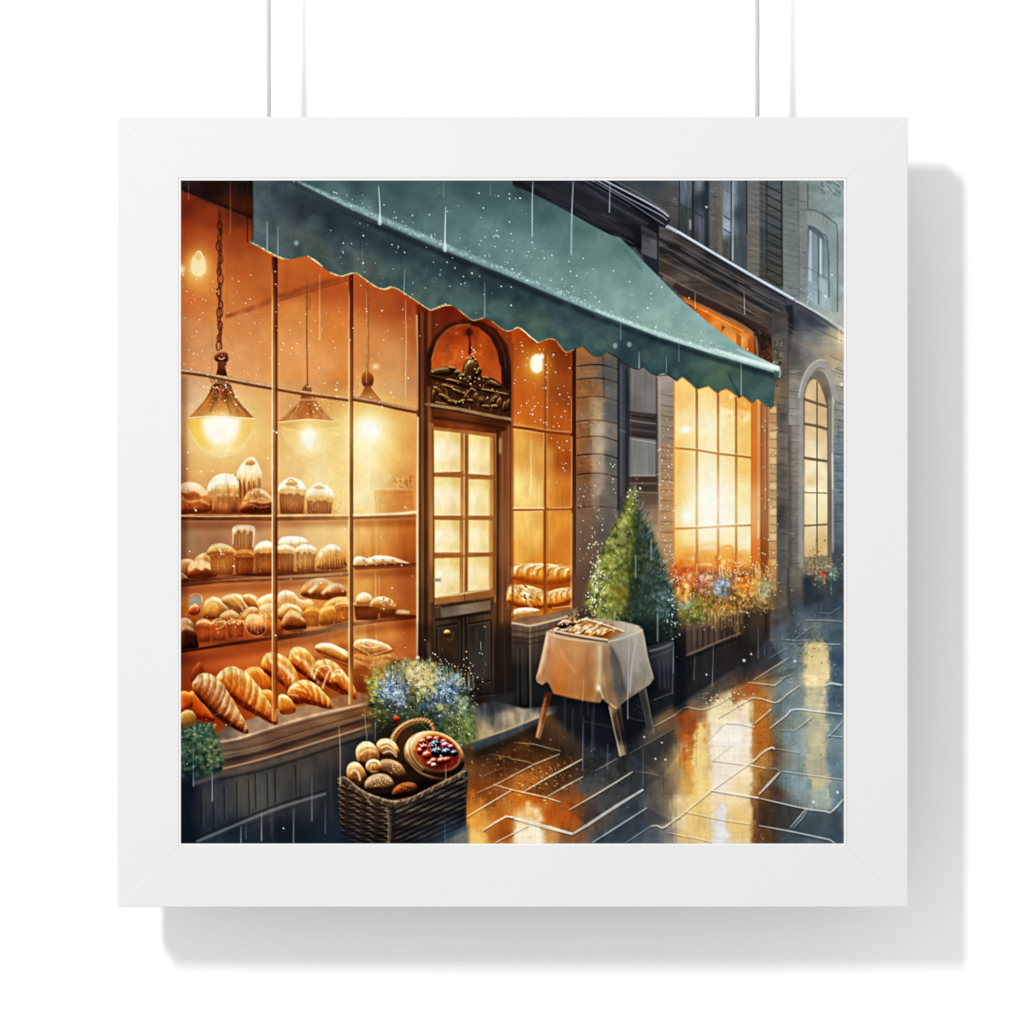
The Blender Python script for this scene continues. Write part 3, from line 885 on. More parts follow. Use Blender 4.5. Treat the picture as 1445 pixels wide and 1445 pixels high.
line('376,934 394,948 406,972', 2, 'b05a14', .6, 1)
croissant('444,950 460,948 480,964 503,987', 36, 7, CR, dark='8a3a0a', lean=.9)
line('443,958 448,944 458,939 466,943 460,956 455,972', 2.2, 'fde4b4', .75, .8)
line('466,962 472,948 480,946 487,954 492,964', 2.2, 'fde8bc', .8, .8)
line('448,960 452,948 458,944', 2.4, 'a04c10', .7, .9)
line('472,964 476,953 482,954', 2.4, '9a4408', .7, .9)
croissant('468,962 478,960 492,972 503,987', 22, 5, CR, dark='8a3808', lean=.8)
croissant('410,988 428,976 448,985 470,999', 33, 7, CR, dark='8a3606', lite='fcdc9c', lean=.7)
lump('366,978 374,973 384,976 391,990 391,1010 378,1000 370,990', ['9a440a', 'd4741c', 'ee9c3c', 'fbc878'], 6)
lump('393,984 400,980 410,986 416,996 417,1004 408,1008 395,1006', ['8a3c0a', 'd07c24', 'f0b054', 'fce0a0'], 6)
for i in range(4):
    line([[397 + i * 5, 984 + i * 2], [400 + i * 4.6, 994 + i * 1.5], [401 + i * 4.5, 1006]], 1.5, '9a480c', .55, .8)
croissant('312,950 334,966 362,992 393,1023', 44, 9, CR, dark='702804', lite='fcdca0', lean=.55, base=.42)
line('340,964 362,982 380,1002', 4, 'fbe0b8', .28, 2.5)
croissant('276,958 298,976 322,1006 350,1035', 41, 11, CD, dark='501c06', lite='fae2c0', lean=.4, base=.42)
line('290,964 312,982 334,1012', 10, 'ecd8b4', .2, 4)
line('282,972 300,996 322,1022', 5, '6a2406', .35, 3)
fill('322,1030 338,1025 352,1036 330,1038', '4a1806', .3, 3)

# ---- sill and panelled stall front
fill('300,1050 312,1030 350,1016 394,1000 440,994 500,976 520,980 522,994 490,1001 433,1013 393,1024 340,1042 310,1050', [(312, 1040, '6c5e50'), (350, 1034, '957a64'), (394, 1014, 'a8876a'), (440, 1004, 'a07a5a'), (500, 990, '946440')], .95, 1, .12)
for c in ('276,958 298,976 322,1006 350,1035',):
    pass
croissant('312,950 334,966 362,992 393,1023', 40, 9, CR, dark='702804', lite='fcdca0', lean=.55, a=.95, base=.46)
croissant('276,958 298,976 322,1006 350,1035', 39, 11, CD, dark='501c06', lite='fae2c0', lean=.4, a=.97, base=.46)
line('288,962 312,982 336,1014', 9, 'f0d8b0', .2, 4)
croissant('410,988 428,976 448,985 470,999', 33, 7, CR, dark='8a3606', lite='fcdc9c', lean=.7)
lump('393,984 400,980 410,986 416,996 417,1004 408,1008 395,1006', ['8a3c0a', 'd07c24', 'f0b054', 'fce0a0'], 6)
for i in range(4):
    line([[397 + i * 5, 984 + i * 2], [400 + i * 4.6, 994 + i * 1.5], [401 + i * 4.5, 1006]], 1.5, '9a480c', .55, .8)
croissant('468,962 478,960 492,972 503,987', 22, 5, CR, dark='8a3808', lean=.8)
fill('254,1078 315,1078 416,1050 522,1012 600,1030 640,1195 254,1195', [(262, 1120, '141c2c'), (262, 1180, '0e1626'), (300, 1120, '33383e'), (300, 1180, '26303e'),
     (350, 1110, '4a4640'), (370, 1130, '4c4a46'), (420, 1090, '45403a'), (440, 1120, '37383a'), (470, 1060, '4a4038'), (470, 1130, '23262c'), (400, 1180, '17202e'), (460, 1180, '1c2632'),
     (330, 1190, '1e2a3a'), (500, 1060, '33322f'), (490, 1110, '25272a')], 1, .6, .09, 'd')
fill('310,1047 340,1041 383,1027 433,1012 490,999 522,992 524,1026 490,1036 416,1059 366,1074 315,1087', [(318, 1060, '6e5848'), (350, 1046, '7a5e48'), (330, 1076, '4c3a30'), (400, 1030, '7a593f'),
     (400, 1050, '543a2c'), (460, 1012, '8a6444'), (460, 1036, '5a4030'), (515, 1000, '80542f'), (515, 1020, '543a28')], 1, .5, .08, 'h')
line('310,1047 340,1041 383,1027 433,1012 490,999 522,992', 3, 'c4a484', .9, .7, tex=.15)
line('312,1051 345,1045 383,1033 433,1018 490,1004 522,997', 1.6, '4a3426', .6, .8)
line('400,1022 450,1008 492,998', 3, 'd8b48c', .6, 1.4)
line('313,1060 360,1052 420,1034 522,1004', 1.3, '3c2a20', .6, .8)
line('314,1064 360,1056 420,1037 522,1008', 1.5, 'a08468', .5, .8)
line('315,1074 366,1063 420,1046 522,1013', [6, 5, 4], '33241e', .75, 1.4)
line('316,1070 366,1058 420,1041 522,1010', 1.3, '94785c', .6, .7)
line('314,1085 366,1072 416,1057 490,1034 524,1023', 2.6, 'ae8c68', .85, .7)
line('312,1092 366,1080 416,1066 490,1042 526,1031', 7, '625040', .7, 1.2, tex=.1)
line('310,1100 366,1088 416,1073 490,1048 526,1038', 2.5, '1e1a18', .7, 1.2)
line('314,1050 313,1060 315,1068 314,1088', 1.6, 'a89078', .5, .7)
line('273,1106 290,1101 313,1092', [6, 7, 5], '565450', .8, 1.4)
line('273,1109 313,1098', 1.5, '202224', .6, 1)
for x, y0, y1 in ((284, 1112, 1168), (301, 1106, 1166), (316.5, 1112, 1158), (334, 1104, 1154), (351, 1101, 1148), (360, 1092, 1143), (377, 1090, 1138), (388, 1086, 1132), (417, 1080, 1124)):
    line([[x, y0], [x + .8, y1]], 1.5, '15181c', .8, .7)
    line([[x + 2.5, y0], [x + 3, y1]], 1.6, '70706c', .3, 1)
for x in (292, 309, 325, 342, 356, 369, 400, 432):
    line([[x, 1110 - (x - 292) * .2], [x, 1160 - (x - 292) * .22]], 9, '6a6862', .16, 3)
line('381,1090 384,1190', 5, '50504e', .5, 1.4)
line('466,1066 468,1160', 5, '44464a', .35, 1.8)
line('277,1188 383,1144 460,1120', 3, '8a8e92', .6, 1)
line('276,1183 383,1139 460,1115', 2, '16181c', .7, 1)
line('280,1195 383,1151 420,1138', 2, '1a1e24', .5, 1.2)
fill('310,1195 400,1172 480,1150 500,1195', [(340, 1192, '242c36'), (420, 1180, '171d26'), (470, 1175, '1e2836')], .7, 5)
fill('254,1085 272,1095 272,1195 254,1195', '10151f', .7, 3)
for x, y0, y1 in ((340, 1166, 1195), (347, 1162, 1184), (369, 1150, 1188), (414, 1140, 1190), (440, 1100, 1160), (459, 1130, 1176), (299, 1090, 1132), (273, 1040, 1110)):
    line([[x, y0], [x, y1]], [.6, 1.6], '8c9cb0', .45, .6, False)
# bush at the far left
fill('254,1030 268,1022 284,1020 300,1026 306,1042 314,1060 314,1078 300,1090 274,1096 254,1098', [(262, 1040, '3a4a34'), (290, 1040, '3c5434'), (300, 1075, '4a5434'), (265, 1085, '1a2a2c')], .9, 3, .4, 'f', smooth=True)
BSH = '254,1022 275,1018 300,1022 308,1042 316,1062 312,1086 280,1096 254,1098'
dabs(200, 278, 1062, 36, 44, ['1e3428', '2a4a38', '355c46', '16262a'], (1.5, 4), (.4, .9), 21, BSH, 'u')
dabs(190, 278, 1050, 36, 36, ['4a7450', '5c8458', '3c6a58', '6c8c60'], (1, 2.4), (.35, .8), 22, BSH, 'u')
dabs(60, 300, 1062, 16, 24, ['8a8c50', '6c7040', 'a0a068'], (1, 2.4), (.3, .7), 23, BSH)
dabs(40, 282, 1030, 30, 16, ['a8b488', 'd8d0a0', '7c9c70'], (.7, 1.5), (.4, .9), 24)
soften('250,1015 320,1020 320,1100 250,1100', 1.3, .7)
dabs(70, 280, 1050, 36, 40, ['6c9078', '88a078', '14201c', '20342c'], (.5, 1.4), (.3, .7), 1024, BSH, 'u')
lump('254,1010 262,1002 272,1004 277,1014 274,1024 258,1026', ['6a4c1c', 'a4762c', 'd0a450', 'ecd090'], 5, a=.85)

# ---- mullions and glazing bars of the big window
def bar(p, w, lit='f0d0a0', mid='a8683a', drk='5c2e18', a=.95, hor=True):
    p = sm(p)
    line(p, w, mid, a, .6, False, .08)
    o = np.array([0, w * .3]) if hor else np.array([w * .32, 0])
    line(p - o, w * .38, lit, a * .85, .6, False, .1, 'f')
    line(p + o, w * .4, drk, a * .85, .6, False)


def vbar(x, y0, y1, w, stops):
    ys = [s[0] for s in stops]
    for o, ww, k in ((-.39, .21, 1), (-.09, .42, 2), (.31, .42, 3)):
        ctrl = [(x, s[0], s[k]) for s in stops]
        fill([[x + (o - ww / 2) * w, y0], [x + (o + ww / 2) * w, y0], [x + (o + ww / 2) * w, y1], [x + (o - ww / 2) * w, y1]], ctrl, .95, .5, .07, 'd')


bar('254,524 285,528 310,533 350,541 390,548', 6.5, 'd8b88c', '8c5a34', '6a3c22')
bar('390,548 430,555 460,559 496,564', 6.5, 'dcb480', '965c30', '6e3a1c')
bar('496,562 530,568 560,575 592,581', 6.5, 'c4987a', '84502c', '5a2c14')
vbar(387.5, 362, 1018, 8, [(365, '6a2c14', '4a1c10', '32140e'), (400, 'c07830', '6a2e14', '4a1e10'), (440, 'f0c084', '8a4a20', '5c2a14'), (520, 'f4d8a4', 'a0683a', '6c3a1e'), (600, 'fae6b8', 'a87040', '7a4422'),
     (700, 'fbe8bc', '9c6636', '74401e'), (760, 'f4d8ac', '8c5630', '5c2e18'), (860, 'f6d8a8', 'a0602e', '703416'), (930, 'e8b078', 'a05a24', '7c3a14'), (1010, 'e0985a', 'c06c28', 'a04c18')])
vbar(495, 386, 994, 6.4, [(395, '8a3c18', '54200e', '3a140a'), (430, 'e0a060', '7a3416', '4a1c0e'), (520, 'fbe2b0', 'a0602c', '6c3416'), (620, 'fbe6b0', 'a06a34', '74421c'), (720, 'f8e0b0', '94602f', '6c3c1a'),
     (820, 'f4d4a0', '8c562a', '643418'), (900, 'f4d8ac', '945a2c', '6c3a1a'), (985, 'f4d0a0', 'c8904c', 'a0642c')])
line('254,728 300,729 384,728', 1.4, 'e8c890', .7)
line('391,728 440,727 492,727', 1.4, 'f0d098', .7)
line('498,727 560,725 590,722', 3.6, 'f6dcaa', .9, .8, tex=.06, tk='m')
line('498,731 560,729 592,728', 4, '8a5228', .85, .8)
line('388,1018 391,1000', 2, 'f0b070', .5)


# ---- the door bay
fill('588,430 640,420 730,452 730,1040 588,1040', [(595, 460, '6a2a14'), (600, 520, '5a2c18'), (600, 600, '6e4020'), (600, 700, '784a26'), (598, 800, '6a4424'), (600, 870, '47301c'), (600, 950, '2c2018'),
     (650, 440, '70260e'), (640, 480, '6a2810'), (720, 470, '8a3c14'), (715, 560, '5a2c14'), (714, 650, '744224'), (714, 760, '80502c'), (716, 860, '6a4024'), (716, 920, '2c1e16'), (660, 950, '1c1613'), (650, 600, '7a4420'), (655, 860, '4a3424'), (700, 1000, '20201f')], 1, .6, .08, 'v')
for x, w, c, a in ((594, 2, '8c5a34', .5), (600, 5, '3a1c10', .6), (606, 4, '8a5a30', .45), (611, 2, '4a2814', .6), (592, 2, '3c1c10', .8), (597, 1.2, 'b07a48', .35)):
    line([[x, 440], [x + .5, 990]], w, c, a, .8, False)
line('589.5,588 589,720 589,860 588.5,950', [2.4, 3, 2.6, 1.6], 'f8e0b0', .85, .7)
line('588,444 589,500 589,578', 1.8, 'e8c08c', .75, .6)
line('583,432 588,500 588,560', 1.4, 'b06a30', .5, .8)
fill('590,880 612,880 612,1010 590,1010', '1c1410', .45, 3)
line('604,905 606,930 607,960', 4, '8a7c6c', .45, 2)
# arch
fill('602,530 602,500 612,476 630,458 652,450 676,452 700,464 716,486 724,520 724,560 602,545', [(606, 520, '38180c'), (640, 455, '4a1c0c'), (700, 470, '40180c'), (718, 530, '301610')], .95, 1, .12, smooth=False)
ARC = '608,536 609,506 616,484 630,467 646,459 660,458 676,462 692,475 702,495 707,518 708,548'
fill(ARC, [(615, 510, 'a84a18'), (640, 470, '94380f'), (662, 465, '8a3410'), (645, 505, 'bc5a20'), (670, 500, 'b4501a'), (690, 490, 'a04414'), (700, 530, 'a84c1a'), (625, 520, 'b8581f')], 1, .7, .12)
line('609,510 616,484 630,467 646,459 664,458', 1.5, 'b08050', .65, .7)
line('706,515 702,495 692,475 678,463', 1.4, '1e0c06', .7, .8)
line('714,520 709,492 698,472 684,459', 1.4, '6a3418', .7, .8)
line('722,525 717,494 706,470', 1.2, '8a4a20', .5, .8)
# carved crest over the door
line('661,464 663,480 663,500', [3, 2.4, 5], '3a160a', .85, .8)
fill('656,468 662,462 668,466 667,473 658,474', '3a180c', .7, 1)
ORN = '606,530 606,526 612,521 622,518 632,517 640,520 646,524 651,526 654,516 659,508 666,503 672,507 676,516 678,528 682,533 690,532 698,535 706,540 714,548 722,554 723,562 720,592 608,574'
fill(ORN, [(615, 528, '4a2614'), (660, 520, '42200f'), (650, 545, '3c1e0f'), (700, 560, '3a1c0e'), (620, 560, '4a2814'), (690, 575, '4a2a18')], 1, .7, .2, 'f')
lump('656,532 655,518 661,509 668,508 673,518 673,534 664,540', ['2a1208', '4c2a12', '7c5426', 'b08448'], 5)
lump('607,524 618,519 632,518 640,522 634,530 612,530', ['2a1208', '4a2c14', '6c4c28', '94764a'], 4)
lump('682,534 696,537 708,545 700,548 684,542', ['2a1208', '452a14', '6c4a26', '94704a'], 4)
line('606,532 640,540 670,548 722,556', 4, '1c0c06', .8, 1)
line('608,528 640,537 680,548 720,553', 1.2, '6a4826', .6, .8)
BZ = ['1c0e06', '3a2210', '6a4824', 'b08850']
for (x, y, rx, ry, ro) in ((618, 552, 9, 4, 50), (628, 562, 11, 4, 35), (641, 568, 10, 3.4, 15), (654, 566, 7, 3, -20), (632, 546, 10, 3, 20), (646, 553, 9, 3, 25), (660, 557, 8, 3.4, -60), (668, 551, 6, 3, 30), (672, 560, 4, 6, 10), (664, 566, 5, 3, 30),
                           (679, 566, 4, 6, -30), (686, 574, 6, 3, 10), (697, 564, 7, 4, -50), (705, 568, 4, 7, 10), (699, 574, 5, 3.4, 20), (712, 574, 3, 8, 8), (717, 572, 2.5, 9, 5), (612, 560, 2.6, 10, 0), (690, 552, 12, 2.6, 12), (710, 556, 10, 2.4, 12),
                           (622, 570, 10, 2.4, 12), (650, 578, 14, 2, 10), (640, 538, 12, 2.4, 14), (646, 526, 5, 4, 0), (651, 531, 4, 5, 30), (676, 524, 4, 6, 10), (686, 534, 6, 3, 20), (638, 520, 6, 3, 15)):
    lump(ell(x, y, rx, ry, ro), BZ, 2.2, smooth=False, base=.4, edge=.6, a=.9)
for s in ('615,548 622,544 630,550 632,560 641,567 652,566', '660,562 659,554 666,549 673,555 671,564 665,566', '694,568 693,560 701,556 707,563 705,572 698,574', '676,572 674,562 682,560 686,568', '630,541 644,546 654,552'):
    line(S(s) + [.8, .8], 1.6, '0c0603', .6, .8)
    line(s, [.5, 1.3, .5], 'b08c54', .6, .6)
dabs(70, 660, 540, 50, 40, ['d8b078', '8a6234', 'f0d8a8'], (.5, 1.3), (.3, .8), 31, ORN)
dabs(24, 665, 502, 14, 14, ['f8e4b8', 'd8a868'], (.6, 1.3), (.5, .9), 32)
line('608,571 650,578 690,586 722,592', 4.2, '9c7c54', .9, .6, tex=.15)
line('607,575 650,582 690,590 720,595', 2, '2a140a', .85, .8)
line('600,570 608,571', 3, '8a6a48', .8)
fill('608,577 720,596 716,606 700,612 612,602', [(612, 585, '54280e'), (650, 590, '6a3414'), (700, 600, '4a220e')], .9, .8, .15, 'h')
line('612,590 650,594 712,604', 2, '2c140a', .7, .9)
fill('610,592 700,606 700,622 610,608', [(620, 600, '7a3c14'), (660, 606, '84441a'), (695, 614, '5a2a10')], .8, 1, .1)
# door leaf
fill('605,596 612,598 612,850 606,850', [(608, 620, 'a06c3c'), (608, 760, 'a87848'), (608, 845, '7a5634')], .85, .8, .06, 'v')
fill('611,602 700,612 700,850 613,860', [(615, 640, 'a8703c'), (655, 640, '9c6232'), (696, 640, 'a06a38'), (655, 780, 'a86c38'), (696, 800, '94602f'), (640, 850, '94683c')], 1, .6, .06, 'd')
for (x0, x1, ya, yb, yc, yd, k) in ((612, 650, 607, 611, 666, 665, 0), (661, 691, 612.5, 617, 668, 670, 1), (612, 650, 673, 674, 727, 727, 0), (661, 690.5, 676, 677, 727, 727, 1),
                                    (613, 649, 733.5, 734, 779, 779, 0), (661, 690, 733.5, 734, 779, 779, 1), (613, 649, 788, 787, 842, 837, 0), (660, 690, 786, 785, 834, 831, 1)):
    ctrl = [(x0 + 2, ya + 3, 'ecd494'), (x1 - 2, ya + 4, 'e0c078'), (x0 + 3, yc - 3, 'f2deaa'), (x1 - 3, yd - 4, 'e8cc90'), ((x0 + x1) / 2, (ya + yd) / 2, ('faecc4', 'f2dca0')[k]), (x0 + 8, (ya + yd) / 2, 'fbeecb')]
    fill([[x0, ya], [x1, yb], [x1, yd], [x0, yc]], ctrl, 1, .7, .035, 'd')
    line([[x0 + .5, ya + 1], [x0 + .5, yc]], 1, 'c89c5c', .6, .6, False)
    line([[x0, yc - .5], [x1, yd - .5]], 1.6, 'fff4d4', .75, .6, False)
    if k:
        fill([[x1, yb], [x1 + 5, yb + 1], [x1 + 5.5, yd], [x1, yd]], [(x1, yb, 'b88848'), (x1 + 4, yd, 'c09458')], .85, .6)
        line([[x1 + .4, yb], [x1 + .4, yd]], 1, 'f4dca0', .6, .6, False)
    else:
        fill([[x1, yb], [x1 + 4, yb + 1], [x1 + 4, yd], [x1, yd]], [(x1, yb, 'a47840'), (x1, yd, 'c09458')], .8, .6)
line('655,612 655,700 654.5,840', 1.4, 'f6e0ac', .8, .5)
line('658,614 658,700 658,842', 3.4, '8c5628', .8, .7)
for y0, y1 in ((668.5, 671.5), (730, 730), (783, 782)):
    line([[612, y0 + 1.4], [656, y0 + 1.9], [697, y1 + 1.4]], 3.2, '96602e', .8, .7, False)
line('611,604 612,700 612.5,850', 1.4, '5a3418', .7, .7)
line('697,614 698,700 697,840', 1.6, '5a3016', .7, .8)
line('703,606 703,720 702,880 700,990', 3, '2e180e', .7, 1)
line('706,618 706,640', 3, 'e8c898', .6, 1.2)
line('709,610 709,760 709,880', 2.4, '90603a', .5, 1)
line('718,600 718,740 718,860', 5, '9c623a', .5, 1.4)
line('722.5,596 722,740 721.5,870', 2, '3c1c10', .75, .8)
for x, y in ((623, 620), (630, 690), (622, 750), (667, 640), (672, 745)):
    line([[x, y], [x + 1, y + 30]], 5, 'fffae4', .35, 2.5)
fill('612,816 622.5,816 622.5,821 612,821', '948c80', .9, .7)
fill('613,846 650,836 697,830 697,842 614,856', [(620, 850, '9c6c3c'), (690, 836, '8a5c30')], .95, .7, .1, 'h')
line('614,843 650,838 692,831', 2.2, 'f4dcac', .8, .8)
line('655,838 657,850', 1.4, '4a2c14', .7)
# lower leaf, darker
fill('611,854 697,842 697,1000 611,1005', [(620, 870, '4a3626'), (690, 850, '5c432c'), (650, 890, '2c2018'), (630, 930, '3a2a1c'), (680, 930, '3a332c'), (655, 980, '201b17')], .98, .7, .12, 'v')
fill('623,857 692,847 692,860 624,873', [(630, 864, '6a5c4e'), (660, 856, '85725e'), (690, 853, '78604a')], .95, .6, .12, 'h')
line('614,858 622,857 622,874', 1.4, '8a7860', .6, .7)
line('622,857 692,846', 1.4, '2a1c14', .8, .7)
line('694,848 694,862', 1.6, '3a2618', .8, .8)
line('614,875 692,864', 4, '1a1210', .8, 1.2)
for p in ('616,884 648,880 648,960', '661,882 692,876 692,965'):
    line(p, 2, '54463a', .7, .8, False)
    line(S(p) + [2, 2], 1.5, '0f0c0b', .7, .8, False)
    line(S(p) + [-4, 4], 1.2, '3c342c', .6, .8, False)
fill('622,890 640,886 640,960 622,965', [(630, 900, '3c2a1a'), (630, 950, '241c16')], .7, 2)
fill('668,888 686,885 686,955 668,960', [(676, 900, '34302c'), (676, 940, '3a3632')], .7, 2, .2, 'v')
lump('626,893 629,889 634,890 636,894 633,898 628,897', ['3a2008', '7a5420', 'c49448', 'f4d890'], 3)
line('630,901 638,903 640,892', 1, '8a6a3c', .6, .7)
line('655,884 657,980', 4, '3c332a', .5, 1.4)
line('678,905 679,918', 1.2, 'c8c4b8', .5)
line('682,884 686,885', 1.4, 'b8b4a4', .6)
fill('700,880 726,880 726,1010 700,1010', [(712, 900, '2a1e18'), (712, 990, '1a1816')], .6, 3)
line('712,870 713,990', 1.6, '4a3a2e', .5, .9)

for p_ in ('617,884 646,880', '660,881 692,875', '613,966 648,960', '660,966 694,960', '613,990 700,978'):
    line(p_, 2.2, '0b0908', .8, .7)
    line(S(p_) + [0, 2.2], 1.1, '6a5a4a', .55, .6)
for x, y0, y1 in ((617, 884, 966), (647, 882, 962), (660, 881, 964), (693, 876, 960), (652, 870, 985), (657.5, 870, 985)):
    line([[x, y0], [x, y1]], 1.8, '0c0a09', .75, .7, False)
    line([[x + 1.8, y0], [x + 1.8, y1]], .9, '6e5c48', .5, .6, False)
fill('606,598 700,612 700,850 606,860', 'fff0dc', .6, 2, mode='mul')

# ---- narrow side window with braided loaves
fill('722,440 814,470 814,880 722,884', [(730, 480, 'a84a14'), (730, 560, 'b85a1a'), (750, 585, 'c0641e'), (745, 480, '96400f'), (790, 500, '7a3410'), (800, 560, '90461a'), (790, 590, 'ac5518'),
     (730, 620, 'e0a04c'), (760, 640, 'e0a04e'), (730, 690, 'f6cf80'), (755, 700, 'f3c878'), (785, 620, 'a8581c'), (800, 650, '9c4c14'), (785, 700, 'd0812e'), (800, 700, 'bc6a22'),
     (735, 740, 'f2bc66'), (755, 750, 'f0b45c'), (735, 780, 'e4a048'), (785, 740, 'd88a34'), (800, 760, 'c87828'), (785, 790, 'd07c28'), (745, 815, 'c87420')], 1, .6, .05, 'd')
fill('724,490 766,490 766,600 724,600', [(730, 500, 'a4480f'), (730, 590, 'c86c20'), (760, 590, 'c46a22')], .3, 4)
glow(757, 515, 22, 24, 'ff9c30', .6)
glow(757, 514, 8, 11, 'fff4c8', 1., p=1.5)
fill('750,506 756,500 763,502 765,512 764,522 757,526 751,522 749,514', 'fff4cc', 1, 1, smooth=True)
glow(765, 503, 3, 3.5, 'fff4d0', 1)
def braid(p0, p1, W, ramp, seed):
    p0, p1 = np.array(p0, float), np.array(p1, float)
    d = p1 - p0
    n = np.array([-d[1], d[0]]) / np.hypot(*d)
    t = np.linspace(0, 1, 14)
    w = W / 2 * np.clip(np.sin(np.pi * (t * .8 + .1)), 0, 1) ** .5
    ax = p0 + d * t[:, None]
    lump(np.concatenate([ax - n * w[:, None], (ax + n * w[:, None])[::-1]]), ramp, 6, smooth=False, base=.45)
    for i in range(6):
        a = p0 + d * ((i + .35) / 6)
        q = [a + n * W * .05 - d / 40, a - n * W * .28, a - n * W * .42 + d / 9]
        line(q, W * .16, 'fde8bc', .55, 1.3)
        line(np.array(q) + d / 18 + n * 2, W * .12, '9a4c10', .6, 1)
        line(np.array(q) - d / 30, W * .07, 'c87424', .6, .8)
    r = np.random.RandomState(seed)
    for i in range(26):
        a = p0 + d * r.uniform(.05, .95) - n * W * r.uniform(-.1, .4)
        line([a, a + d / 16 + n * r.uniform(-3, 2)], r.uniform(.8, 2.2), ('fff2d0', 'd89040', 'b0601c')[i % 3], .6, .6)


BR = ['8a3c08', 'd88424', 'f2b65c', 'fbe0a4']
fill('723,818 806,815 806,862 723,866', [(730, 828, 'a84c10'), (790, 825, '9c440e'), (760, 850, 'b05c18')], .85, 3)
braid((722, 808), (808, 812), 30, BR, 1)
fill('724,812 804,816 806,822 780,826 724,822', 'c06418', .5, 3)
braid((716, 838), (770, 848), 34, BR, 2)
braid((764, 850), (812, 838), 26, BR, 3)
dabs(90, 742, 841, 20, 13, ['fff0d0', 'e8b468', '8a4414', 'c87828', 'fbe4b4'], (.6, 1.8), (.4, .85), 33, rot=40, asp=1.8)
soften('722,822 768,826 768,862 722,862', .9, .5)
lump('724,862 734,858 752,858 762,862 750,869 724,872', ['b07838', 'dcae74', 'f4d8ac', 'fff0d0'], 4)
fill('722,484 725,484 725,878 722,878', '7a3c14', .7, .8)
line('770,492 769.5,600 769,720 769,872', [3.5, 4, 4.5, 5], '944e1c', .95, .6)
line('767.3,610 767,720', 1.2, 'f4cc84', .6, .6)
line('772.5,500 772,640 772,860', 1.2, 'e09a4c', .5, .6)
line('772.5,720 773,865', 1.2, '6a3010', .4, .6)
line('722,602 746,605 770,609 808,613', 4, '7c3c14', .95, .6)
line('724,599.5 746,602 770,606.5 806,610', 1.2, 'ecb068', .7, .6)
line('724,605.5 768,612', 1, 'f6d08c', .6, .6)
line('722,719.5 768,718.5 808,718', 4, '9a5420', .9, .6)
line('724,717 768,717', 1.8, 'fbe4b0', .9, .6)
line('774,717 806,716', 1.4, 'f0bc78', .8, .6)
line('725,722 766,722', 1, 'f8d898', .5)
fill('807,486 815,490 815,870 807,870', [(810, 500, '401a0e'), (811, 620, '4a2210'), (811, 740, '603018'), (811, 860, '6a4028')], .95, .8, .1, 'v')
line('806.5,560 806.5,610', 1, 'd8985c', .6)
line('807,616 806.5,716', 1.3, 'f0b878', .75, .6)
line('807,724 806,860', 2, 'e0b084', .65, .8)
line('806,470 807,560', 1, 'b0602c', .5)
line('779,858 806,855', 1.4, 'f0c890', .6)
# its sill and panelled box
fill('722,874 770,866 808,858 822,866 800,876 748,886 722,884', [(740, 872, '7a5a40'), (790, 868, '86684c'), (740, 880, '96755a')], .95, .8, .1)
fill('722,880 748,884 748,1006 722,1010', [(735, 890, '6a5440'), (735, 905, '3c3028'), (735, 960, '1e1d1c'), (730, 1000, '161718')], 1, .6, .1, 'v')
fill('748,884 802,872 810,880 800,1000 748,1006', [(770, 884, '6e5644'), (790, 890, '5a4838'), (775, 905, '45392f'), (770, 960, '2a2826'), (780, 1000, '1a1b1d')], 1, .6, .1, 'v')
line('722,879 735,881 748,883 775,877 804,869', 2.6, 'd4bc9c', .85, .7)
line('748,884 748,940 749,1000', 1.6, 'a89880', .7, .7)
for y in (890, 899, 906):
    line([[722, y], [747, y + 3], [800, y - 8]], 1.6, '2c221c', .6, .8, False)
line('722,895 747,898 800,887', 1.2, '8c745c', .5, .7, False)
for x in (731, 738, 742):
    line([[x, 915], [x, 995]], 2.4, '4c4842', .5, 1, False)
    line([[x + 2.5, 915], [x + 2.5, 995]], 1.6, '0e0f10', .6, .9, False)
# ---- street facade right of the shop, upper floors first
fill('680,250 1195,250 1195,600 1040,600 900,480', [(740, 260, '23262c'), (830, 270, '22252d'), (925, 262, '3c4850'), (945, 275, '54544f'), (940, 300, '504e4a'), (975, 270, '4c5c6c'), (985, 320, '4e5864'), (965, 330, '3a3c40'),
     (1005, 300, '5e5e5a'), (1030, 280, '5e7280'), (1030, 330, '4c5c5e'), (1048, 300, '46525e'), (1063, 300, '6c6962'), (1063, 370, '66625a'), (1085, 300, '4a5254'), (1085, 380, '4c4a46'), (1115, 280, '66716e'),
     (1115, 360, '6e7672'), (1120, 410, '74807e'), (1150, 275, '78928c'), (1180, 260, '84a39f'), (1185, 320, '82a29e'), (1160, 330, '7c9694'), (1130, 320, '78837e'), (1185, 400, '88a8a4'), (1185, 450, 'a4b09c'), (1140, 420, '84a09e')], 1, .3, .07, 'm')
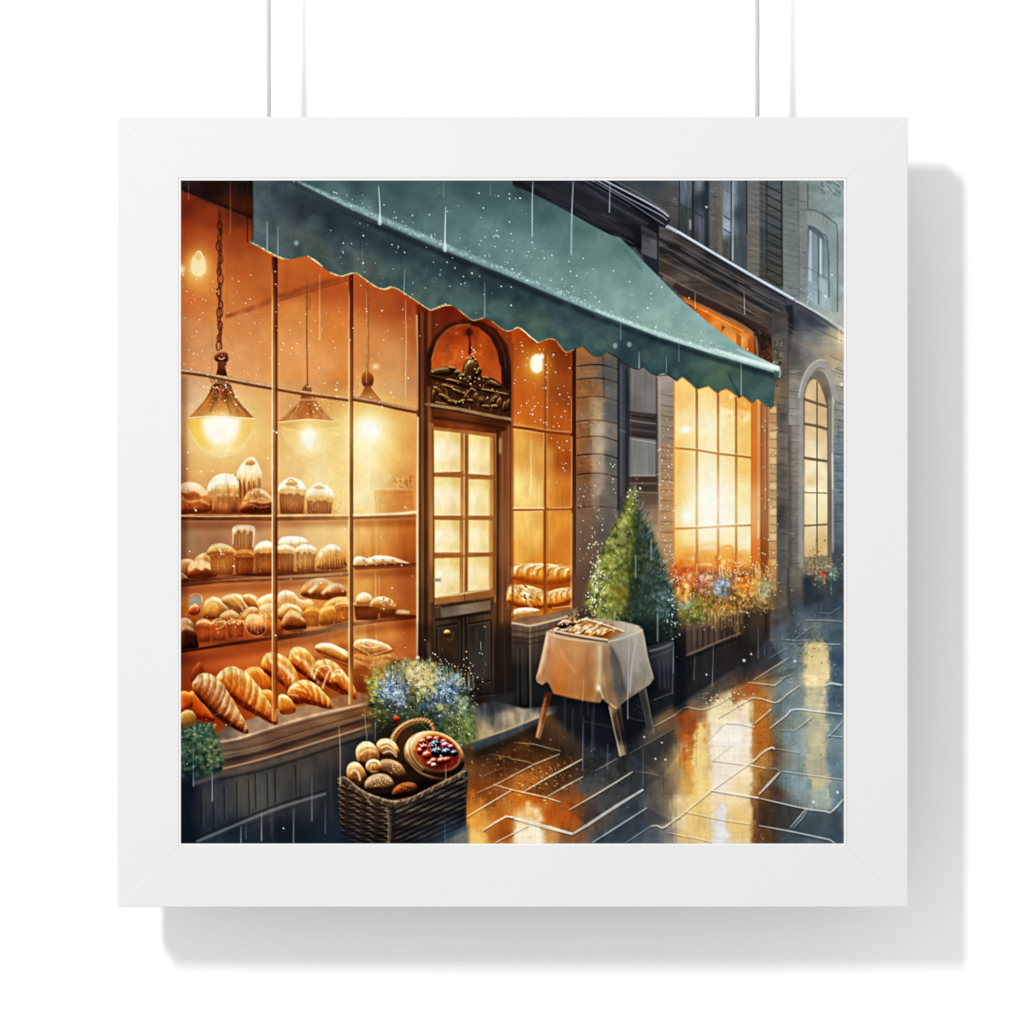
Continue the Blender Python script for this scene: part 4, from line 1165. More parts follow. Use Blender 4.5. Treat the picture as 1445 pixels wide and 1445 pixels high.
# blue window between the cornice and the pier
fill('959,254 995,254 1001,352 959,328', [(965, 270, '5a6a7c'), (980, 260, '5c7080'), (965, 310, '44505a'), (990, 320, '4e5a68'), (975, 330, '3c4450'), (992, 280, '2e3a48')], 1, .7, .15, 'v')
line('978,254 978,340', 2.6, '20262e', .85, .7)
line('959,288 978,298 992,306', 2, '2c343c', .7, .8)
fill('994,254 1001,254 1001,352 994,348', '2a3440', .85, 1)
line('959,254 958,326', 2, '2c2c2e', .7)
fill('960,290 976,298 976,336 960,326', '3c4844', .6, 1.5, .2, 'v')
line('974,310 974,324', 2, 'c8ccc4', .6, .8)
line('1000,254 1011,254 1012,358 1000,350', 1, '4a4844', .5)
fill('1001,254 1010,254 1011,356 1001,352', '5f5c54', .7, 1, .1, 'v')
fill('1011,254 1020,254 1020,362 1012,358', [(1015, 270, '6a6862'), (1015, 350, '7c6a54')], .8, .8, .1, 'v')
fill('1020,254 1055,254 1055,382 1020,362', [(1025, 290, '6c8290'), (1025, 320, '7890a0'), (1040, 280, '586a76'), (1030, 345, '4c5c50'), (1048, 300, '3e4a58'), (1050, 350, '465460'), (1035, 360, '4e585a')], 1, .7, .15, 'd')
fill('1021,268 1032,276 1032,312 1021,305', '7a94a4', .6, 1)
fill('1021,306 1032,313 1032,330 1021,322', '90a8b4', .6, 1)
line('1032,254 1032,300 1031,372', 1.6, '26303a', .8, .6)
line('1034.5,256 1034,368', 1.4, 'b4c4d0', .6, .6)
line('1021,304 1032,311', 1.6, '33403f', .7)
line('1020,322 1032,330', 2, '3a423e', .6)
fill('1040,254 1054,254 1055,380 1046,376', '414c5a', .6, 1.6)
line('1053.5,254 1054,330', 1.6, '1e2632', .8, .6)
fill('1055,254 1071,254 1072,392 1055,382', [(1062, 280, '6c6a64'), (1062, 370, '746c60')], .9, .8, .08, 'h')
fill('1072,254 1103,254 1105,410 1072,392', [(1078, 280, '545450'), (1095, 270, '4e5c60'), (1090, 330, '44504f'), (1078, 380, '504c46'), (1095, 390, '57534c')], .95, .8, .1, 'h')
line('1082,254 1082,390', 1.6, '26282a', .7, .7)
line('1103,254 1104,405', 2.2, '20242a', .85, .7)
for y in range(262, 400, 13):
    line([[1082, y], [1103, y + 11]], 1.8, '20262a', .75, .7, False)
    line([[1073, y - 4], [1082, y + 1]], 1.2, '33322e', .6, .7, False)
for y in range(330, 400, 5):
    line([[1084, y], [1100, y + 7 + (y % 3)]], 1.3, '2e2e2c', .6, .7, False)
fill('1105,254 1127,254 1127,425 1105,412', [(1112, 280, '66706c'), (1112, 400, '737f7c'), (1124, 300, '707a76')], .8, 1, .05, 'h')
for i, y in enumerate(range(268, 420, 9)):
    line([[1056, y - 6], [1071, y - 2]], 1, '4a4640', .4, .6, False)
    line([[1105, y], [1127, y + 5]], .9, '4c5654', .45, .6, False)
line('1127,262 1128,424', 1.6, '525c5a', .6, .8)
fill('1128,254 1141,254 1140,430 1128,424', '7c8580', .6, 1.5)
line('1140,258 1140,294', 1.4, '3c4644', .7, .6)
line('1137,296 1150,297 1164,304 1174,312 1181,320 1182,350 1182,440', 1.6, '465250', .75, .7)
fill('1138,298 1150,299 1164,306 1173,313 1180,322 1180,440 1172,440 1172,350 1168,336 1158,326 1140,318', [(1150, 304, '87978f'), (1175, 330, '7c938f'), (1176, 400, '87a09c')], .7, 1)
for x, y in ((1144, 298), (1150, 299), (1156, 302), (1162, 305), (1167, 309)):
    line([[x, y], [x - 1, y + 9]], .9, '5a6862', .5, .6, False)
fill('1140,318 1150,322 1160,330 1168,340 1170,440 1140,424', [(1145, 330, '53686c'), (1150, 380, '7396a0'), (1165, 360, '6c8f96'), (1160, 420, '8fb4b8'), (1145, 410, '7ea6ac')], .95, .8, .05, 'v')
line('1140,318 1150,322 1160,330 1168,342 1170,420', 1.6, '44565a', .75, .7)
fill('1142,324 1146,326 1146,398 1141,396', 'a4c4cc', .8, .8)
fill('1156,334 1159.5,338 1159.5,390 1156,388', 'b8d4d8', .85, .8)
fill('1146,327 1155,333 1155,400 1146,397', '7597a2', .8, .8)
line('1155.5,332 1155,430', 2, '45595e', .8, .7)
line('1140,378 1155,386 1168,394', 1.6, '587076', .6, .8)
fill('1155,390 1166,396 1166,412 1155,408', '98bcc2', .6, 1)
line('1140,402 1154,412 1160,416', 1.6, '6c8c90', .5, .8)
dabs(26, 1140, 428, 8, 20, ['c4d8d8', 'a8c4c4'], (.6, 1.6), (.3, .7), 41)
fill('1170,254 1195,254 1195,280 1180,282', '6d8c86', .5, 5, .3)
dabs(40, 1176, 262, 16, 14, ['5c7c78', '86a8a0'], (.8, 2.2), (.3, .6), 42, rot=40, asp=2.5)
# cornices in steep perspective
fill('716,254 836,254 946,310 940,320 930,336 905,350 880,346', [(740, 262, '1e2026'), (800, 280, '2a2d34'), (860, 310, '2d3038'), (820, 262, '23252d'), (880, 300, '23262e'), (920, 320, '1c1f28'), (900, 340, '1c1b20'), (860, 335, '23252b')], 1, .7, .1, 'h')
line('740,254 820,296 900,336', 8, '33363e', .6, 2)
line('800,254 860,286 912,318', 7, '3a3e48', .5, 2)
line('825,262 870,292 915,316', 2, '3e4452', .8, .8)
fill('835,254 862,254 944,306 944,312 938,320 926,312', [(850, 258, '22252e'), (900, 290, '191b22'), (938, 312, '2a2b32')], .95, .7)
for p, w, c, a in (('834,254 880,280 922,307 938,317', 1.6, '7c869c', .7), ('842,254 882,277 930,302 942,311', 1.6, '9aa4bc', .85), ('852,254 895,276 930,295 944,306', 2, 'b4bccc', .9), ('866,254 900,272 940,298', 1.4, '6c7a8c', .6),
                   ('823,254 860,274 890,292', 1.2, '667084', .6)):
    line(p, w, c, a, .6)
line('838,258 880,284 924,312', 2, '0e1016', .8, .8)
fill('905,318 928,330 928,366 905,357', [(915, 330, '4c4a54'), (918, 350, '57555e')], 1, .6, .08)
fill('905,318 928,330 928,338 905,334', '34353f', .8, 1)
line('928.5,330 928.5,390', 2, '17181c', .85, .7)
fill('893,320 905,326 905,360 898,352', '1b1d24', .9, 1)
fill('905,358 928,367 928,388 912,376', '242b38', .9, 1)
# second cornice
CO2 = '930,318 955,326 1040,376 1121,422 1116,436 1096,444 1090,478 1060,462 980,424 930,390'
fill(CO2, [(940, 335, '54504e'), (945, 352, '2a2826'), (940, 375, '4a403a'), (980, 360, '4a4644'), (1000, 370, '2e2e32'), (990, 395, '4c4038'), (1030, 395, '34343a'), (1050, 420, '54463c'), (1080, 415, '3c3e46'),
           (1090, 440, '3a3a3e'), (1075, 450, '5c4838'), (960, 400, '5a4a3e'), (1020, 430, '5a4636'), (1100, 430, '44464e')], 1, .7, .12, 'h')
for p, w, c, a in (('930,330 955,341 1040,390 1108,430', 3, '5c5854', .7), ('930,337 955,350 1040,398 1106,437', 4, '232428', .8), ('930,344 955,357 1030,399 1104,442', 2.4, '6c6460', .55), ('930,352 960,368 1030,406 1100,446', 5, '28262a', .75),
                   ('930,364 965,382 1040,420 1096,448', 3, '6e6054', .5), ('930,384 970,406 1040,440 1085,464', 2.4, '8a745e', .45), ('932,388 975,413 1040,446 1082,470', 2.6, '2a1c14', .6),
                   ('960,350 1000,374 1050,400', 1.4, '8a7a68', .5), ('1040,400 1080,422 1110,438', 1.6, '74706e', .6)):
    line(p, w, c, a, .6, False)
line('940,319 956,327 1040,377 1121,423', 4.4, '97b0c4', .95, .6)
line('956,326 1040,376 1121,422', 1.6, 'd0d4e8', .75, .6)
line('956,330 1040,380 1120,427', 1.8, '15171c', .7, .8)
fill('934,386 952,394 954,402 936,396', '7a6a5c', .7, 1)
# third cornice, far house
fill('1110,422 1122,424 1192,466 1192,560 1112,560', [(1116, 450, '30323c'), (1130, 440, '545860'), (1140, 455, '4c505a'), (1160, 460, '6c7076'), (1180, 470, '9c9880'), (1140, 480, '74787a'), (1170, 490, 'a89c80'),
     (1150, 500, '857f76'), (1188, 480, 'd8b884'), (1130, 520, '746c62'), (1120, 480, '4a484a'), (1180, 520, 'b89c70')], 1, .8, .05, 'h')
line('1122,424 1155,442 1192,466', 2.6, 'b8c0bc', .9, .6)
line('1124,428 1155,447 1192,472', 2.6, '3e444c', .6, .9)
fill('1122,432 1150,448 1170,462 1150,462 1122,446', '3c424e', .7, 2)
line('1128,450 1160,468 1190,482', 1.2, '4c4c4c', .6, .7)
fill('1108,432 1119,430 1119,486 1110,500', '262836', .9, 1.4)
line('1184,462 1184,484', 2, 'e8cc98', .5, .8)
glow(1194, 474, 14, 18, 'ffd890', .45)

rc = np.random.RandomState(33)
for (x0, x1, y0, y1) in ((1000, 1012, 262, 352), (1055, 1072, 258, 388), (1105, 1127, 262, 420), (1128, 1139, 270, 424), (936, 958, 258, 320)):
    for i in range(16):
        x, y = rc.uniform(x0, x1 - 4), rc.uniform(y0, y1)
        line([[x, y], [x + rc.uniform(3, 8), y + rc.uniform(1, 2.5)]], rc.uniform(.7, 1.2), ('30302e', '94948a', '3c3c3a')[i % 3], rc.uniform(.25, .55), .5, False)
for i in range(60):
    x = rc.uniform(935, 1110)
    y = 330 + (x - 935) * .57 + rc.uniform(0, 46)
    L_ = rc.uniform(8, 30)
    line([[x, y], [x + L_, y + L_ * .57]], rc.uniform(.7, 1.6), ('1c1c20', '847868', '2e2a2a', '5c5650')[i % 4], rc.uniform(.25, .6), .5, False)
for i in range(40):
    x = rc.uniform(760, 900)
    y = 262 + (x - 760) * .5 + rc.uniform(-10, 30)
    L_ = rc.uniform(10, 34)
    line([[x, y], [x + L_, y + L_ * .5]], rc.uniform(.7, 1.4), ('101218', '565c6a', '1a1c24')[i % 3], rc.uniform(.25, .55), .5, False)
# ---- stone between the shop windows
fill('813,470 952,520 952,900 813,900', [(825, 500, '96603a'), (825, 560, '9a5a28'), (828, 620, '9a5c2c'), (828, 660, '8a4c22'), (840, 570, 'a87440'), (845, 600, 'b88a58'), (848, 630, 'b09474'), (848, 660, '9c7c5c'),
     (862, 520, '5a5650'), (862, 580, '5c605c'), (862, 650, '62605c'), (862, 700, '6c6660'), (830, 720, '8c6444'), (845, 720, '7c6a56'), (830, 780, '7c5a42'), (835, 840, '6c4a36'), (860, 760, '5c564e'), (860, 820, '4c4238'),
     (840, 870, '4a382c'), (890, 700, '8c6c52'), (910, 720, '9c7450'), (940, 720, 'b08458'), (940, 600, '94836e'), (940, 660, 'a08062'), (945, 540, '96897c'), (930, 800, 'a88460'), (870, 860, '3c3830'), (940, 770, 'c09468')], 1, .5, .05, 'm')
for y, bend, c in ((516, 3, '1c100a'), (535, 3, '2a160c'), (561, 3, '4a2a16'), (594, 2, '4a2a14'), (617, 4, '1e120c'), (642, 3, '170e0a'), (669, 3, '2c1c14'), (716, 0, '4a3428')):
    line([[814, y + 1], [830, y - 1], [850, y - 1], [872, y + bend + 2]], 1.8, c, .9, .5)
    line([[814, y + 3], [840, y + 1.5], [870, y + bend + 4]], 1.2, 'c89c68', .22, .8)
for x, y0, y1 in ((831, 594, 618), (851, 502, 560), (853, 530, 560), (834, 620, 644), (848, 690, 716), (832, 536, 560)):
    line([[x, y0], [x + .6, y1]], 1.4, '33200f', .5, .9)
for (x0, y0, x1, y1, c) in ((833, 562, 850, 594, 'c09458'), (832, 596, 866, 617, 'b09a78'), (834, 620, 852, 641, 'b89468'), (834, 644, 854, 668, 'bc9068'), (834, 672, 860, 700, 'a8866a'), (835, 690, 848, 714, 'a88864'), (850, 690, 868, 714, '84745e'),
                            (815, 538, 850, 560, 'a8642c'), (816, 518, 850, 533, 'a06a38'), (854, 538, 870, 562, '5f6660'), (853, 566, 871, 592, '63645f'), (815, 645, 832, 664, 'a05c28'), (815, 597, 830, 617, '9c602c')):
    fill([[x0, y0], [x1, y0 + 1], [x1, y1 + 1], [x0, y1]], c, .6, 2.2, .16, 'm')
dabs(60, 828, 620, 12, 100, ['c88844', '6a3410', 'b87838'], (.8, 2), (.2, .5), 43, dist='u')
fill('813,500 833,504 832,720 813,720', '7a4420', .2, 4)
fill('854,510 873,514 873,740 852,740', '565a58', .55, 4)
fill('836,560 852,562 852,700 838,700', 'c8a47c', .28, 4)
fill('813,700 873,700 873,870 813,870', '6a4c38', .25, 8)
rb = np.random.RandomState(12)
for i in range(70):
    x, y = rb.uniform(815, 868), rb.uniform(512, 730)
    line([[x, y], [x + rb.uniform(2, 8), y + rb.uniform(-.6, .8)]], rb.uniform(.7, 1.6), ('3c2414', 'd0a878', '6a4a30', '8c8478')[i % 4], rb.uniform(.15, .4), .6, False)
# rainwater pipe and panelled shutter
fill('872,500 886,508 886,800 872,800', [(878, 540, '3a404c'), (878, 620, '42444a'), (878, 700, '4a4644'), (878, 780, '2c2a2c')], 1, .6, .06, 'v')
line('872.5,505 872.5,720', 2.2, '1c1f26', .85, .7)
line('877,515 877,700', 3, '5c606a', .6, 1)
line('884.5,520 884,760', 2.4, '20242c', .85, .8)
line('873,607 885,610', 1.6, '8a8880', .4, .8)
fill('886,508 929,526 929,740 886,740', [(890, 560, '3c3c40'), (900, 560, '6f6a64'), (915, 540, '7c766c'), (915, 570, '7c7468'), (905, 600, '4a4440'), (915, 640, '797670'), (905, 660, '767470'), (910, 680, '5c4838'), (915, 700, '6a4c36'), (920, 730, '9c7450')], 1, .6, .06, 'v')
fill('888,520 926,530 926,582 888,577', [(900, 540, '77706a'), (915, 560, '807a70'), (895, 570, '6c665e')], 1, .7, .06, 'v')
fill('886,578 928,584 928,622 886,618', [(900, 590, '463e3a'), (910, 610, '3c3634')], .9, .8)
for y, c in ((578, '7a6e62'), (586, '2a2624'), (593, '83766a'), (600, '38302e'), (605, '5e544c'), (612, '332c2a'), (617, '8a8074')):
    line([[888, y], [908, y + 3], [926, y + 5]], 2.2, c, .8, .6, False)
fill('888,620 926,624 926,672 888,670', [(900, 640, '787570'), (918, 640, '807c74'), (905, 665, '7a7872')], 1, .7, .06, 'v')
line('888,619 926,625', 1.6, 'aca294', .7)
line('888,671 926,671', 1.4, 'b4a898', .65)
fill('887,673 928,673 928,681 887,681', '4c342a', .9, 1)
line('888,682 926,682', 1.6, '8a7060', .6)
fill('887,684 928,684 928,693 887,693', '46342a', .85, 1.2)
line('888,694 928,696', 1.4, 'a08468', .5)
line('887.5,515 887,690', 2.2, '26262a', .85, .8)
line('890.5,522 890,690', 1.3, '55524e', .6, .8)
line('926.5,532 926.5,690', 2, '4a4038', .8, .7)
line('930,530 930,700', 2.6, '84756a', .7, .8)
fill('928,526 952,536 952,860 931,860 931,700', [(935, 545, '968a7e'), (945, 600, '8a7c6c'), (940, 650, '987a60'), (940, 700, 'a87e5a'), (945, 760, 'b08660'), (940, 820, '94704e')], .95, .7, .07, 'h')
for y in range(556, 780, 15):
    line([[932, y], [951, y + 4 - (y - 556) * .02]], 1.2, '4a3c30', .5, .6, False)
line('931,534 931.5,640 931,720', 1.2, 'd4c0a4', .45, .7)
line('951.5,540 951.5,860', 1.6, 'd88840', .85, .6)
dabs(50, 940, 660, 9, 60, ['d8a878', 'f0d0a0', 'c09068'], (.6, 1.5), (.3, .7), 44)

# ---- the tall lit window under the awning's end
fill('952,520 1086,550 1098,566 1098,870 952,870', [(960, 560, 'f4c47c'), (965, 600, 'f8deA0'.lower()), (970, 620, 'f6d48c'), (998, 570, 'f4dc9c'), (1000, 600, 'f9eec6'), (1000, 625, 'f8e6b0'), (1025, 560, 'f0b86a'), (1025, 590, 'f8e4a8'), (1025, 630, 'f8e2a8'),
     (1050, 570, 'eca850'), (1050, 600, 'f2cf80'), (1050, 635, 'f2cc80'), (960, 650, 'f0c47a'), (965, 690, 'f4cf88'), (970, 730, 'faeab8'), (998, 660, 'f8e8b8'), (998, 700, 'fbf6dc'), (998, 735, 'fdfae8'),
     (1025, 660, 'f8e4aa'), (1025, 700, 'faf0cc'), (1025, 735, 'fcf6dc'), (1050, 660, 'f2c470'), (1050, 700, 'f6dc98'), (1050, 735, 'faeaba'), (965, 760, 'f8e0a0'), (998, 765, 'fbf0cc'), (1025, 760, 'fae8b4'), (1050, 765, 'fbf0cc'),
     (960, 775, 'f0b860'), (970, 790, 'e88a30'), (998, 785, 'ec9c40'), (1025, 782, 'ee9c3c'), (1050, 790, 'f0b460'), (960, 810, 'dc6018'), (1000, 810, 'd85c18'), (1030, 810, 'dc6c20'), (1050, 812, 'd86820'), (990, 840, 'c85a1c'), (1050, 850, '9c5a28')], 1, .5, .02, 'd')
fill('952,520 1062,545 1062,800 952,800', 'fff2dc', .8, 3, mode='mul')
glow(968, 606, 7, 6, 'ffffff', .7, p=1.4)
glow(1052, 590, 6, 7, 'fff8dc', .6)
glow(966, 728, 12, 10, 'ffffff', .6)
dabs(60, 1040, 575, 24, 30, ['fff2c8', 'f0b868', 'e8a048'], (1.4, 4), (.15, .4), 45, soft=2)
line('952,780 980,773 1003,768 1015,772 1030,770 1034,782', 3, 'e0a048', .55, 1.6)
line('985,770 1003,765 1012,768', 4, 'f4c060', .6, 1.5)
line('1013,778 1024,771 1033,774 1034,800', 1.6, 'd07820', .6, 1)
dabs(50, 1000, 796, 46, 12, ['fff0b8', 'ffd070', 'f08830', 'd85010'], (1, 3.4), (.3, .7), 46, dist='u')
line('985,797 1004,796', 2.6, 'ffe8a0', .8, .9)
line('960,799 976,798', 2.2, 'ffe0a0', .7, .9)
line('1018,792 1024,791', 2, 'fff0c0', .8, .8)
for x, w, yt in ((983, 3.4, 548), (1013, 3.2, 552), (1038.5, 3.2, 560)):
    fill([[x - w / 2, yt], [x + w / 2, yt], [x + w / 2, 822], [x - w / 2, 822]], [(x, 560, 'a06424'), (x, 620, 'ac6a26'), (x, 700, 'b47634'), (x, 760, 'c07828'), (x, 810, 'c05c18')], .95, .6)
    line([[x - w / 2 - .6, yt + 6], [x - w / 2 - .6, 780]], 1, 'fff0c0', .5, .6, False)
    line([[x + w / 2, yt + 6], [x + w / 2, 780]], 1, '8a4a18', .5, .6, False)
line('952,632 983,635 1013,640 1039,643 1061,646', 3, 'a8642a', .95, .6)
line('952,630 983,633 1013,637.5 1039,641 1061,643', 1, 'fff0c0', .5, .6)
line('952,746 983,745 1013,743 1061,741', 3.2, 'b87430', .95, .6)
line('952,743 983,742.5 1013,741 1061,738.5', 1.2, 'fffae4', .7, .6)
line('952,544 952,800', 1.6, 'e8953c', .85, .7)
fill('1060,566 1070,566 1070,824 1060,814', [(1064, 580, 'c8702c'), (1064, 650, 'd0702a'), (1064, 720, 'd88848'), (1064, 800, 'd06a28')], .95, .7, .05, 'v')
fill('1069,566 1074,566 1074,826 1069,824', [(1071, 580, 'd0935c'), (1071, 650, 'd88850'), (1071, 720, 'e4a470'), (1071, 790, 'c87838')], .95, .7, .05, 'v')
fill('1073,566 1086,576 1086,830 1073,826', [(1079, 590, '9c6844'), (1079, 650, '9c5c38'), (1079, 720, '965a34'), (1079, 790, '8c4c24'), (1085, 640, 'a46440')], .95, .7, .07, 'v')
line('1060.5,570 1060,812', 1.2, 'a8561c', .6, .7)
line('1074,570 1074,812', 1.2, '6a3a1e', .5, .7)
glow(1000, 705, 30, 60, 'fff4cc', .55)
glow(1020, 720, 46, 40, 'fff0c0', .4)
glow(1000, 600, 34, 30, 'fff0c4', .35)
fill('952,620 962,620 962,770 952,770', 'e89a40', .35, 4)
fill('1046,560 1061,566 1061,640 1046,640', 'e8983c', .3, 5)
# glimpse of the window above the awning
fill('958,418 1000,436 1040,458 1064,474 1066,505 1050,495 1000,460', [(970, 426, '9c4818'), (1000, 444, 'c4621c'), (1040, 462, 'c0601c'), (1062, 490, 'b85c20'), (1030, 470, 'e09a50'), (1045, 485, 'e4a460'), (1010, 455, 'd88838')], 1, .7, .06)


fill('1064,468 1090,478 1090,530 1064,505', '4a3020', .9, 1.2)
line('950,404 1000,426 1040,445 1084,467', 8, '42302a', .9, 1, False)
line('964,420 1000,438 1040,460 1061,474', 4, 'c4641e', .8, .9, False)
line('1061,474 1062.5,500', 4, 'b4581c', .8, .8, False)
line('956,412 1000,431 1040,451 1070,467', 4, '4a2c1a', .85, 1, False)
line('1067,474 1069,506', 3, 'a8845c', .7, .8, False)
line('966,424 1000,442 1050,468', 1.3, 'f4b460', .7, .6)
fill('1018,458 1024,462 1018,468', '7a3c14', .7, 1)
fill('1039,470 1046,474 1046,494 1039,490', 'a85c20', .8, .8)
line('1057,478 1058,500', 2, '9c4a18', .8, .8)

fill('1072,466 1092,474 1092,520 1074,510', [(1080, 480, '3a2820'), (1085, 510, '5c3a28')], .95, 1, .3, 'f')
line('1020,438 1045,452 1068,468 1074,486', 6, '3a2a20', .95, .8, False)
line('1030,449 1050,460 1063,470', 2, 'c4641e', .8, .8, False)
# brick jamb, pier, and far house
fill('1084,520 1099,528 1099,860 1085,850', [(1090, 560, '7c6448'), (1092, 580, 'a8845c'), (1092, 620, 'c09868'), (1092, 680, 'b08c64'), (1092, 740, 'c09a6c'), (1092, 800, 'b88654'), (1090, 840, '94683c')], .95, .7, .06, 'h')
for i, y in enumerate(range(572, 830, 12)):
    line([[1086, y], [1097, y + (i % 3 - 1)]], 1.2, '6a4a2c', .6, .6, False)
    if i % 3 == 0:
        fill([[1087, y + 2], [1096, y + 2], [1096, y + 10], [1087, y + 10]], 'e8c48c', .55, 1)
fill('1089,440 1112,440 1114,900 1096,900 1096,560 1090,540', [(1098, 460, '4c4640'), (1105, 480, '5c5850'), (1100, 520, '6c5c4c'), (1103, 560, '80684f'), (1104, 620, '7e6a56'), (1104, 700, '6a5e52'), (1104, 760, '5f5a52'), (1104, 830, '6a5f52'), (1100, 880, '5a5a58'), (1111, 600, '5c524a'), (1111, 720, '4a4844')], .98, .8, .1, 'm')
dabs(50, 1099, 500, 8, 30, ['2c2826', '8a8074', '3c342e'], (.7, 2), (.3, .6), 47)
for y in (572, 610, 655, 690, 745):
    line([[1098, y], [1104, y - 1], [1111, y + 3]], 1.1, '3c342c', .5, .7)
line('1112.5,470 1112,600 1113,720 1112,860', 2.4, '3a3836', .75, 1)
line('1107,560 1107,830', 3, '55504a', .35, 1.4)
fill('1112,470 1150,488 1192,506 1192,860 1112,860', [(1120, 500, '55504c'), (1140, 500, '7c7670'), (1125, 550, '8a8274'), (1120, 600, '948a7c'), (1125, 660, '90816c'), (1122, 720, '837a6c'), (1122, 780, '7c7468'), (1122, 830, '5c5a56'),
     (1150, 490, '988c74'), (1175, 500, 'b49a70'), (1188, 490, 'd8b47c'), (1188, 530, 'b0a488'), (1186, 580, '8c8c88'), (1185, 640, '74848a'), (1185, 680, '6c828c'), (1185, 740, '60727a'), (1185, 790, '4a565c')], .97, 5, .06, 'm')
for y, d in ((500, 18), (520, 14), (545, 9), (575, 4), (600, 3), (625, 0), (652, -2), (678, -3), (694, -4), (730, -5)):
    line([[1114, y - 14], [1134, y - 10]], 1, '5c564e', .45, .7, False)
    line([[1172, y + 2], [1190, y + 2 + d * .5]], 1.1, '4a5054', .5, .7, False)
for x, y in ((1182, 656), (1188, 700), (1180, 710), (1184, 600)):
    line([[x, y], [x, y + 24]], 1.1, '44525a', .5, .7, False)
dabs(50, 1182, 600, 10, 70, ['5c686c', '98a09c'], (.7, 2), (.2, .5), 48)
for i in range(90):
    x, y = rc.uniform(1114, 1186), rc.uniform(500, 780)
    if 1130 < x < 1178 and y > 510:
        x = rc.choice([rc.uniform(1113, 1128), rc.uniform(1178, 1188)])
    line([[x, y], [x + rc.uniform(3, 9), y + rc.uniform(0, 2)]], rc.uniform(.7, 1.3), ('4c4a46', 'a8a298', '5c5a54')[i % 3], rc.uniform(.25, .6), .5, False)
for i in range(12):
    y = 520 + i * 24
    line([[1178, y], [1190, y + 4 - i * .5]], 1.2, '3c464c', .55, .5, False)
    line([[1113, y + 8], [1130, y + 10 - i * .4]], 1.1, '504a44', .5, .5, False)
    line([[1099, y + 40], [1112, y + 42]], 1.1, '3c342c', .45, .5, False)
# arched far window
line('1131,840 1131,640 1132,562 1136,541 1144,524 1154,515 1163,516 1171,528 1176,548 1178,566', 8, '9c9890', .75, 1.2)
line('1127,562 1131,542 1138,524 1147,513 1157,508 1165,509', 1.8, 'c8c8c0', .75, .8)
line('1136,562 1140,541 1148,526 1157,519 1165,522', 1.2, '5c564c', .55, .7)
fill('1134,840 1134,562 1137,546 1144,532 1154,523 1162,525 1169,537 1174,562 1174,840', [(1140, 560, '75695a'), (1170, 560, '7c7466'), (1172, 700, '80715c'), (1137, 700, '8a7860'), (1160, 530, '7a7064')], .95, .8, .06)
fill('1136,572 1136,556 1139,545 1143,538 1148,535 1153,537 1158,545 1163,558 1167,577 1168,784 1135,786', [(1145, 560, 'dfbf84'), (1160, 565, 'd4b078'), (1145, 600, 'e4c388'), (1145, 640, 'f0dca4'), (1160, 600, 'd8b47a'), (1160, 640, 'eac88a'), (1145, 680, 'f8e4a0'), (1160, 685, 'fae8a8'),
     (1145, 720, 'f8e2a0'), (1160, 720, 'f4d890'), (1145, 750, 'f0d490'), (1160, 760, 'e0b868'), (1145, 780, 'dcb470')], 1, .7, .03)
fill('1134,535 1170,535 1170,786 1134,786', 'fff0dc', .7, 2, mode='mul')
glow(1152, 690, 14, 60, 'fff0c0', .4)
glow(1158, 683, 5, 5, 'fffbe0', .8)
fill('1136,672 1150,668 1164,676 1164,690 1136,684', 'e8b868', .5, 3)
line('1153,538 1153,786', 2, '6c5434', .9, .5)
for p, w in (('1134,563 1152,569 1168,574', 4), ('1134,598 1152,601 1168,606', 4), ('1134,646 1168,651', 4), ('1134,695 1168,696', 1.6), ('1134,742 1168,740', 2.6)):
    line(p, w, '7a6448', .95, .5)
line('1167,556 1170,620 1169,786', 2, '6a5c48', .8, .7)
fill('1169,560 1174,566 1174,786 1169,786', [(1172, 600, '8e8070'), (1172, 760, '756a5a')], .9, .8)
line('1175.5,560 1175,660 1175.5,780', 1.8, 'd8c8a8', .7, .7)
line('1174.5,640 1175,690', 1.6, 'fff0d0', .6, .7)

def grey(pts, a, tint='7c8088', ta=.0, s=6):
    g_ = raster(S(pts), 16)
    m_, (x0, y0, x1, y1) = g_
    m_ = blur(m_, s)
    c_ = CV[y0:y1, x0:x1].mean(-1, keepdims=True)
    put(m_ * a, (x0, y0, x1, y1), c_ * (1 - ta) + hx(tint) * c_ * 2 * ta)


grey('930,250 1195,250 1195,470 1120,425 930,318', .4, '7c828c', .5)
grey('838,505 930,525 930,860 838,860', .4, '7c8088', .4)
grey('813,500 840,505 840,870 813,870', .3, '8a7460', .3)
grey('1096,440 1192,480 1192,850 1096,850', .3, '7c8084', .4)
grey('716,250 930,250 1120,430 1090,470 940,400 880,340', .3, '7c8088', .4)
